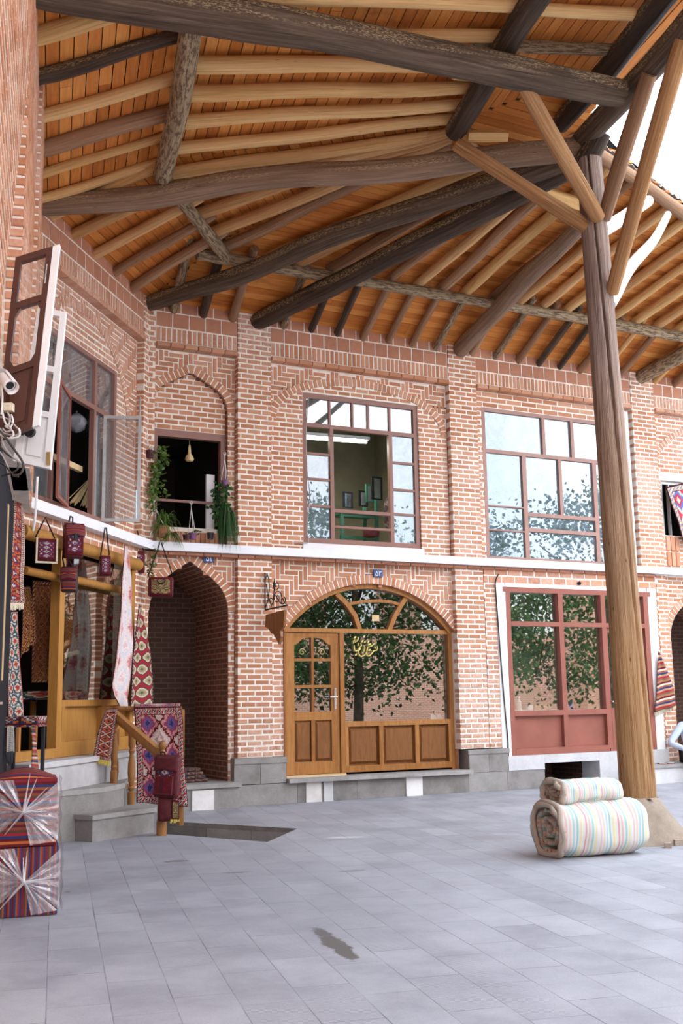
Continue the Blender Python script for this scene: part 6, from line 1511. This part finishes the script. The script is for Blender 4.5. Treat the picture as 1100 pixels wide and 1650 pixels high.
# surveillance camera
cq = CAM + _f0 * 6.0; cn = -_f0
t = thing('surveillance_camera', 'white bullet surveillance camera on the left wall', 'camera', hit(12, 632, cq, cn))
a, b = hit(4, 606, cq, cn), hit(26, 634, cq - _f0 * .12, cn); d = (b - a).normalized()
f = Fr3(a, d, d.cross(V((0, 0, 1))).normalized(), d.cross(V((0, 0, 1))).normalized().cross(d)); f = Fr3(a, f.w, f.n, d)
MB().lathe(f, [(0, 0), (.03, 0), (.034, .02), (.034, .115), (.028, .12), (0, .118)], 18).build('housing', ['paint_white'], t, smooth=35)
MB().lathe(f, [(0, .121), (.024, .121), (.0, .125)], 14).build('lens', ['iron_black'], t, smooth=35)
mb = MB(); mb.grid(lambda u, v: f.p(.041 * math.cos(PI * (u * 1.1 - .05)) , -.041 * math.sin(PI * (u * 1.1 - .05)) * (1 if True else 1), -.01 + .16 * v), 12, 4); mb.build('sun_shield', ['paint_white'], t, smooth=50, solid=.003)
c = hit(10, 604, cq, cn); MB().lathe(Fr3(c + V((-.03, 0, .0)), _r0, (0, 0, 1), -_f0), [(0, -.03), (.033, -.03), (.036, .01), (.026, .02), (0, .02)], 16).tube([c + V((-.08, 0, .06)), c], .02, 8).build('mount', ['steel_grey'], t, smooth=35)
# junction box and the tangle of cables
c = hit(13, 657, cq, cn); MB().box(Fr3(c, _r0, -_f0, (0, 0, 1)), -.028, .028, -.03, .02, -.02, .025).build('junction_box', ['fringe_cream'], bevel=.004, label='small cream junction box under the surveillance camera', cat='electrical box')
ct = [([(0, 672), (14, 676), (28, 690), (32, 694), (25, 702), (6, 698), (0, 690)], 'cable_grey'), ([(3, 660), (8, 680), (16, 690), (22, 700), (12, 707), (3, 700)], 'paint_white'), ([(0, 700), (12, 706), (26, 705), (32, 700), (30, 690)], 'paint_white'),
      ([(0, 694), (10, 706), (24, 726), (34, 740), (38, 752), (32, 764), (20, 766)], 'cable_dark'), ([(0, 720), (14, 734), (28, 742), (28, 756), (14, 764), (2, 768)], 'cable_dark'), ([(0, 728), (8, 742), (16, 762)], 'cable_grey'), ([(0, 745), (10, 752), (22, 766), (30, 768)], 'cable_dark'),
      ([(12, 664), (16, 674), (14, 686), (18, 692), (10, 696), (4, 690)], 'cable_grey'), ([(18, 668), (21, 680), (15, 690), (8, 686)], 'paint_white'), ([(2, 612), (4, 640), (2, 668)], 'paint_white'), ([(0, 690), (6, 718), (20, 736), (36, 748)], 'cable_grey')]
for i, (ps_, m_) in enumerate(ct):
    cable('loose_cable', [hit(x, y, cq - _f0 * (.02 + .02 * (i % 4)), cn) for x, y in ps_], .0055 if i != 3 else .007, m_, ('grey cable coiled round under the junction box', 'short white cable looping beside the junction box', 'white cable arching out of the coil', 'longest dark cable bulging out over the white leaf', 'dark cable with the low inner loop', 'short grey cable end dropping at the wall', 'lowest dark cable of the tangle', 'grey cable dropping straight out of the junction box', 'white cable dropping out of the junction box', 'white cable hanging from the surveillance camera', 'long grey cable slanting down across the tangle')[i], group='tangled cables at the left wall')
# dark metal door leaf on the left wall
t = thing('door_4', 'dark metal door leaf standing against the left wall', None, FL.p(-5.4, .05, 0), kind='structure')
MB().box(FL, -5.6, -4.3, -.17, -.05, .5, 2.78).build('leaf', ['trousers_black'], t); MB().box(FL, -4.26, -4.16, -.1, -.045, 1.55, 2.72).build('frame', ['sill_wood'], t)
MB().box(FL, -4.1, -.35, -.168, -.15, .5, 3.3).build('closed_panel', ['trousers_black'], t)
p = hit(0, 1133, CAM + _f0 * 5.6, -_f0); MB().tube([p - _r0 * .03, p + _r0 * .012], .008, 8).build('handle', ['chrome'], t, smooth=40, label='small steel handle')

# ================================================================ THINGS SEEN THROUGH THE WINDOWS
# workshop upstairs
t = thing('tube_lamp', 'lit fluorescent tube under the workshop ceiling', 'lamp', onF(545, 710, -.9))
a, b = onF(470, 703, -.9), onF(590, 712, -.9)
@mk
def lamp_tube(n):
    q = NT(n); q.col((1, 1, 1)); q.b.inputs['Emission Color'].default_value = (.93, 1, .82, 1); q.b.inputs['Emission Strength'].default_value = 3.0; return q.mat
MB().tube([a, b], .028, 10).build('tube', ['lamp_tube'], t, smooth=60); MB().box(Fr3(a, (b - a).normalized(), (0, -1, 0), (0, 0, 1)), -.05, (b - a).length + .05, -.05, .03, .03, .08).build('housing', ['paint_white'], t)
lt_ = bpy.data.lights.new('tube_light', 'AREA'); lt_.shape = 'RECTANGLE'; lt_.size = 1.2; lt_.size_y = .06; lt_.energy = 12; lt_.color = (.95, 1, .85); lo = bpy.data.objects.new('tube_light', lt_); COL.objects.link(lo); lo.location = (a + b) / 2 - V((0, 0, .05)); lo.parent = None
sh = thing('green_shelf', 'green painted shelf frame inside the workshop', 'shelf', FF.p(7.6, -1.0, 3.52))
for a0, a1, b_, c0, c1 in ((7.42, 7.47, -.9, 3.52, 4.25), (8.03, 8.08, -.9, 3.52, 4.5), (7.42, 8.08, -.92, 4.2, 4.26), (7.42, 8.08, -.92, 3.85, 3.9), (7.42, 7.47, -1.3, 3.52, 4.25), (8.03, 8.08, -1.3, 3.52, 4.5)):
    MB().box(FF, a0, a1, b_ - .04, b_, c0, c1).build('bar', ['green_paint'], sh)
MB().box(FF, 7.42, 8.08, -1.3, -.9, 4.24, 4.27).build('top', ['green_paint'], sh)
for i, (x, y, w, h, m_, lb) in enumerate(((515 + 45, 810, 10, 18, 'bag_plastic_black', 'small dark framed picture leaning on the green shelf'), (596, 800, 9, 20, 'green_paint', 'small green framed picture in the workshop'), (607, 793, 11, 26, 'iron_black', 'dark glossy framed picture in the workshop'), (585, 808, 9, 18, 'iron_black', 'narrow black framed picture in the workshop'))):
    c = onF(x, y, -.95); f = Fr3(c, (1, .15, 0), (.15, -1, 0), (0, 0, 1)); w *= .0095; h *= .0095
    o = thing('picture_frame', lb, 'picture', c, 'small pictures in the workshop'); MB().box(f, -w, w, -.01, .01, -h / 2, h).build('frame', [m_], o); MB().box(f, -w * .6, w * .6, .01, .013, -h / 2 + .02, h - .03).build('picture', ['glass_foil'], o)
c = onF(630, 830, -.7); MB().lathe(Fr3(c - V((0, 0, .25)), (1, 0, 0), (0, 1, 0), (0, 0, 1)), [(0, 0), (.10, .02), (.12, .2), (.11, .45), (.05, .55), (0, .57)], 14).build('hanging_basket', ['rug_dark'], smooth=50, label='dark woven bundle hanging beside the workshop window', cat='basket')
c = onF(598, 862, -.6); MB().lathe(Fr3(c, (1, 0, 0), (0, 1, 0), (0, 0, 1)), [(0, -.05), (.12, -.03), (.13, .06), (.06, .12), (0, .13)], 14).build('cushion', ['leather_maroon'], smooth=60, label='dark red cushion low in the workshop window', cat='cushion')
# red shop front: hanging rugs and counter
for Lp, Rp, b, lb in (([(877, 1022), (868, 1070), (858, 1090), (872, 1125)], [(884, 1022), (889, 1060), (892, 1090), (880, 1122)], -.6, 'dark rug with pointed end hanging in the green room'), ([(902, 1022), (903, 1060), (905, 1105)], [(908, 1022), (916, 1065), (914, 1112)], -.8, 'narrow dark rug hanging beside the pointed one'), ([(974, 1012), (976, 1070), (979, 1135)], [(990, 1012), (992, 1070), (995, 1135)], -.3, 'dark spotted runner hanging behind the steel door')):
    curtain('shop_rug', Lp, Rp, FF.p(0, b, 0), FF.n, 'rug_dark', lb, 'rug', amp=.03, waves=1.2, nu=12, nv=20, group='rugs inside the green shop')
ctr = thing('counter', 'low counter behind the red framed glass', 'counter', FF.p(10.6, -.6, .46)); MB().box(FF, 9.85, 11.6, -.95, -.45, .46, 1.14).build('body', ['cardboard'], ctr); MB().box(FF, 9.85, 11.6, -.97, -.43, 1.142, 1.17).build('top', ['plaster_white'], ctr)
for x, y, w, h, d, m_, lb, nm in ((836, 1130, .05, .22, .05, 'ceramic_white', 'white bottle on the counter', 'bottle'), (853, 1138, .09, .08, .07, 'plaster_white', 'white paper heap on the counter', 'paper_heap'), (866, 1136, .08, .07, .07, 'leaf_fresh', 'pale green roll on the counter', 'fabric_roll'), (871, 1141, .30, .08, .12, 'cardboard', 'flat brown box on the counter', 'cardboard_box'), (915, 1139, .16, .12, .12, 'blue_cloth', 'blue cloth bundle on the counter', 'cloth_bundle')):
    c = onF(x, 1147, -.55); c.z = 1.171; f = Fr3(c, (1, 0, 0), (0, -1, 0), (0, 0, 1))
    if 'bottle' in nm: MB().lathe(f, [(0, 0), (w * .8, 0), (w * .8, h * .6), (w * .3, h * .75), (w * .3, h * .85), (w * .55, h * .86), (w * .55, h), (0, h)], 14).build(nm, [m_], smooth=30, label=lb, cat='bottle')
    else: MB().box(f, -w / 2, w / 2, -d / 2, d / 2, 0, h).build(nm, [m_], bevel=.02 if nm != 'cardboard_box' else .003, label=lb, cat='shop goods')
# arched shop: white shoes-like bundle, bench on the reflections' side
c = onF(700, 1172, -.5); c.z = .95
MB().box(FF, 7.2, 8.8, -.95, -.4, .85, .95).build('display_shelf', ['door_wood'], label='low wooden display shelf inside the arched shop', cat='shelf')
for i, dx in enumerate((0, .11)):
    f = Fr3(c + V((dx, 0, 0)), (1, -.2, 0), (-.2, -1, 0), (0, 0, 1)); MB().prism(f, [(-.08, 0), (.14, 0), (.15, .04), (.05, .1), (-.02, .19), (-.07, .2)], -.04, .04).build('felt_shoe', ['paint_white'], bevel=.02, label=('white felt slipper behind the arched shop glass', 'second white slipper nearer the glass edge')[i], cat='shoe')
c = onF(722, 1150, -.7); MB().box(Fr3(c, (1, 0, 0), (0, -1, 0), (.25, 0, 1)), -.04, .04, -.02, .02, -.35, .35).build('wooden_board', ['pale_log'], label='narrow orange board leaning inside the arched shop', cat='board')
# attic: plastic bags and broom
for i, (x, y, r, m_) in enumerate(((123, 682, .12, 'bag_plastic_grey'), (145, 688, .15, 'bag_plastic_black'))):
    c = onD(x, y, -.35); f = Fr3(c, (1, 0, 0), (0, 1, 0), (0, 0, 1)); mb = MB()
    mb.grid(lambda u, v: c + V((math.cos(u * 2 * PI), math.sin(u * 2 * PI), 0)) * (r * math.sin(min(1, v * 1.12) * PI) ** .7 * (1 + .25 * noise.noise(V((math.cos(u * 2 * PI) * 2, math.sin(u * 2 * PI) * 2, v * 4 + i * 9)))) + .012) + V((0, 0, -r + v * r * 2.3)), 22, 12)
    mb.build('plastic_bag', [m_], smooth=40, weld=True, label=('grey plastic bag hanging in the corner window', 'black plastic bag hanging in the corner window')[i], cat='plastic bag')
a, b = onD(150, 768, -.45), onD(128, 812, -.35); n_ = (b - a).length
mb = MB()
for k in range(60):
    s, e = R_.uniform(-1, 1), R_.uniform(-.05, .05); mb.tube([a + V((s * .02, s * .02, 0)), b + V((s * .16, s * .16 + e, e))], .006, 4, caps=False)
mb.build('straw_broom', ['gourd'], label='straw broom head leaning in the corner window', cat='broom')

# ================================================================ SEATED PERSON
def body(name, chains, rad, mat, parent, sub=2):
    me = bpy.data.meshes.new(name); vs = []; es = []; rs = []; key = {}
    for ch in chains:
        prev = None
        for nm, p, r in ch:
            if nm in key: i = key[nm]
            else: i = len(vs); vs.append(p); rs.append(r); key[nm] = i
            if prev is not None and prev != i: es.append((prev, i))
            prev = i
    me.from_pydata(vs, es, []); ob = bpy.data.objects.new(name, me); COL.objects.link(ob); me.materials.append(MAT(mat))
    md = ob.modifiers.new('skin', 'SKIN'); md.use_smooth_shade = True
    for i, r in enumerate(rs): me.skin_vertices[0].data[i].radius = (r, r) if not isinstance(r, tuple) else r
    me.skin_vertices[0].data[0].use_root = True
    s = ob.modifiers.new('sub', 'SUBSURF'); s.levels = s.render_levels = sub
    ob.parent = parent; ob.matrix_parent_inverse = Matrix.Translation(-V(parent.location)); return ob
pc = onF(1115, 1228, .30); pc = V((pc.x, 13.68, 0)); pf = (-_f0 + _r0 * .25).normalized(); ps_ = V((0, 0, 1)).cross(pf)   # ps_: his left
def B(s, f_, z): return tuple(pc + ps_ * s + pf * f_ + V((0, 0, z)))
pr = thing('person', 'seated person in a pale blue shirt and black trousers on the bench', 'person', B(0, 0, 0))
sg = -1
body('shirt', [[('pel', B(0, 0, .44), .15), ('waist', B(0, .02, .60), .145), ('chest', B(0, .03, .80), .16), ('neck0', B(0, .03, .94), .07)],
    [('chest', B(0, .03, .80), .16), ('rsh', B(-.19, .03, .88), .072), ('relb', B(-.44, .06, .60), .062), ('rwr', B(-.26, .30, .50), .04)],
    [('chest', B(0, .03, .80), .16), ('lsh', B(.19, .03, .88), .072), ('lelb', B(.34, .10, .64), .052), ('lwr', B(.22, .32, .52), .036)]], None, 'shirt_blue', pr)
body('trousers', [[('pel', B(0, -.0, .40), .15), ('rhip', B(-.12, .02, .39), .11), ('rkn', B(-.29, .42, .45), .08), ('rank', B(-.20, .50, .10), .055)],
    [('pel', B(0, 0, .40), .15), ('lhip', B(.12, .02, .39), .11), ('lkn', B(.20, .44, .47), .072), ('lank', B(.18, .50, .10), .052)]], None, 'trousers_black', pr)
body('body', [[('neck', B(0, .04, .93), .06), ('jaw', B(0, .07, 1.03), .068), ('head', B(0, .055, 1.10), .088), ('crown', B(0, .05, 1.17), .075)],
    [('jaw', B(0, .07, 1.03), .068), ('nose', B(0, .155, 1.08), .014)], [('head', B(0, .055, 1.10), .088), ('ear', B(-.09, .05, 1.09), .016)], [('head', B(0, .055, 1.10), .088), ('ear2', B(.09, .05, 1.09), .016)]], None, 'skin', pr)
for s in (-1, 1):
    x0 = .24 if s < 0 else .22; w = (s * x0, .31, .505)
    ch_ = [[('w', B(*w), .03), ('palm', B(s * (x0 - .02), .38, .535), (.038, .018)), ]]
    for k in range(4):
        o = (k - 1.5) * .019; l = (.06, .07, .066, .05)[k]
        ch_.append([('palm', B(s * (x0 - .02), .38, .535), (.038, .018)), (f'k{k}', B(s * (x0 - .02) + o, .41, .537), .010), (f'm{k}', B(s * (x0 - .02) + o, .41 + l * .6, .53), .009), (f't{k}', B(s * (x0 - .02) + o, .41 + l, .505), .008)])
    ch_.append([('palm', B(s * (x0 - .02), .38, .535), (.038, .018)), ('th0', B(s * (x0 - .055), .375, .532), .011), ('th1', B(s * (x0 - .075), .41, .53), .009)])
    body('hand', ch_, None, 'skin', pr, 1)
    body('shoe', [[('a', B(s * .18, .48, .05), .05), ('b', B(s * .19, .60, .04), .045), ('c', B(s * .195, .68, .032), .035)]], None, 'shoe_black', pr, 2)
for i, (e, z) in enumerate(((-.032, 1.105), (.032, 1.105))):
    MB().lathe(Fr3(B(e, .132, z), ps_, (0, 0, 1), pf), [(0, -.008), (.011, 0), (0, .008)], 10).build('eye', ['shoe_black'], pr)
MB().tube([V(B(-.025, .142, 1.03)), V(B(0, .15, 1.028)), V(B(.025, .142, 1.03))], .005, 6).build('mouth', ['leather_maroon'], pr)
mb = MB(); hc = V(B(0, .035, 1.125)); mb.grid(lambda u, v: hc + (ps_ * math.cos(u * 2 * PI) * .098 + pf * math.sin(u * 2 * PI) * .105) * math.sin(v * PI * .52) + V((0, 0, .10 * math.cos(v * PI * .52))) - pf * .012, 20, 8); mb.build('hair', ['hair_dark'], pr, smooth=80, solid=.012, weld=True)

pp = onF(1066, 1229, .30); MB().box(Fr3((pp.x, 13.62, .291), (.9, -.3, 0), (-.3, -.9, 0), (0, 0, 1)), -.12, .12, -.06, .06, 0, .02).build('folded_paper', ['rug_cream'], label='folded pink and white paper on the bench beside the seated person', cat='paper')

# ================================================================ TREES OF THE COURT (mirrored in the glass)
def tree(x, y, h, r, seed, label):
    t = thing('court_tree', label, 'tree', (x, y, 0), 'trees in the court'); rn = random.Random(seed)
    MB().tube([(x, y, 0), (x + .1, y, h * .3), (x - .05, y + .1, h * .6), (x, y, h * .85)], [.16, .13, .10, .04], 10).build('trunk', ['tree_bark'], t, smooth=60)
    for k in range(5):
        a = rn.uniform(0, 6.28); z = h * rn.uniform(.35, .6); MB().tube([(x, y, z), (x + math.cos(a) * r * .4, y + math.sin(a) * r * .4, z + h * .15), (x + math.cos(a) * r * .7, y + math.sin(a) * r * .7, z + h * .25)], [.07, .04, .02], 7).build('branch', ['tree_bark'], t, smooth=60)
    mb = MB(); cl = []
    for k in range(60):
        a = rn.uniform(0, 6.28); q = rn.random() ** .5; zz = rn.uniform(.22, 1.0); w = r * (1.1 - abs(zz - .6) * 1.3); cl.append(V((x + math.cos(a) * q * w, y + math.sin(a) * q * w, h * zz)))
    for c in cl:
        for k in range(120):
            d = V((rn.gauss(0, 1), rn.gauss(0, 1), rn.gauss(0, .8))); p = c + d * r * .17; u_ = V((rn.uniform(-1, 1), rn.uniform(-1, 1), rn.uniform(-1, 1))).normalized(); w_ = u_.cross(V((rn.uniform(-1, 1), rn.uniform(-1, 1), rn.uniform(-1, 1)))).normalized(); s = rn.uniform(.09, .19)
            mb.face([p, p + u_ * s * .5 + w_ * s * .35, p + u_ * s, p + u_ * s * .5 - w_ * s * .35], None, rn.random())
    mb.build('leaves', ['leaf_tree'], t)
for i, (x, y, h, r, lb) in enumerate(((11.5, .5, 6.5, 2.2, 'leafy tree facing the arched shop front across the court'), (15, -.8, 7.2, 2.5, 'tall leafy tree in the middle of the court'), (18.5, .8, 6.8, 2.4, 'leafy tree near the far side of the court'), (21.5, 2.5, 7.2, 2.6, 'broad leafy tree facing the wide window'), (13, -4.0, 7.5, 2.6, 'dense tree before the opposite wall'), (25, 5, 6.6, 2.4, 'leafy tree at the end of the court'))): tree(x, y, h, r, i + 11, lb)
bt = thing('court_bench', 'dark wooden bench under the court trees', 'bench', (12.6, 2.2, 0), None)
MB().box(W0, 12, 13.4, 2.0, 2.4, .42, .46).build('seat', ['door_wood'], bt)
for x in (12.1, 12.8, 13.25): MB().box(W0, x, x + .06, 2.05, 2.35, 0, .42).build('leg', ['iron_black'], bt)
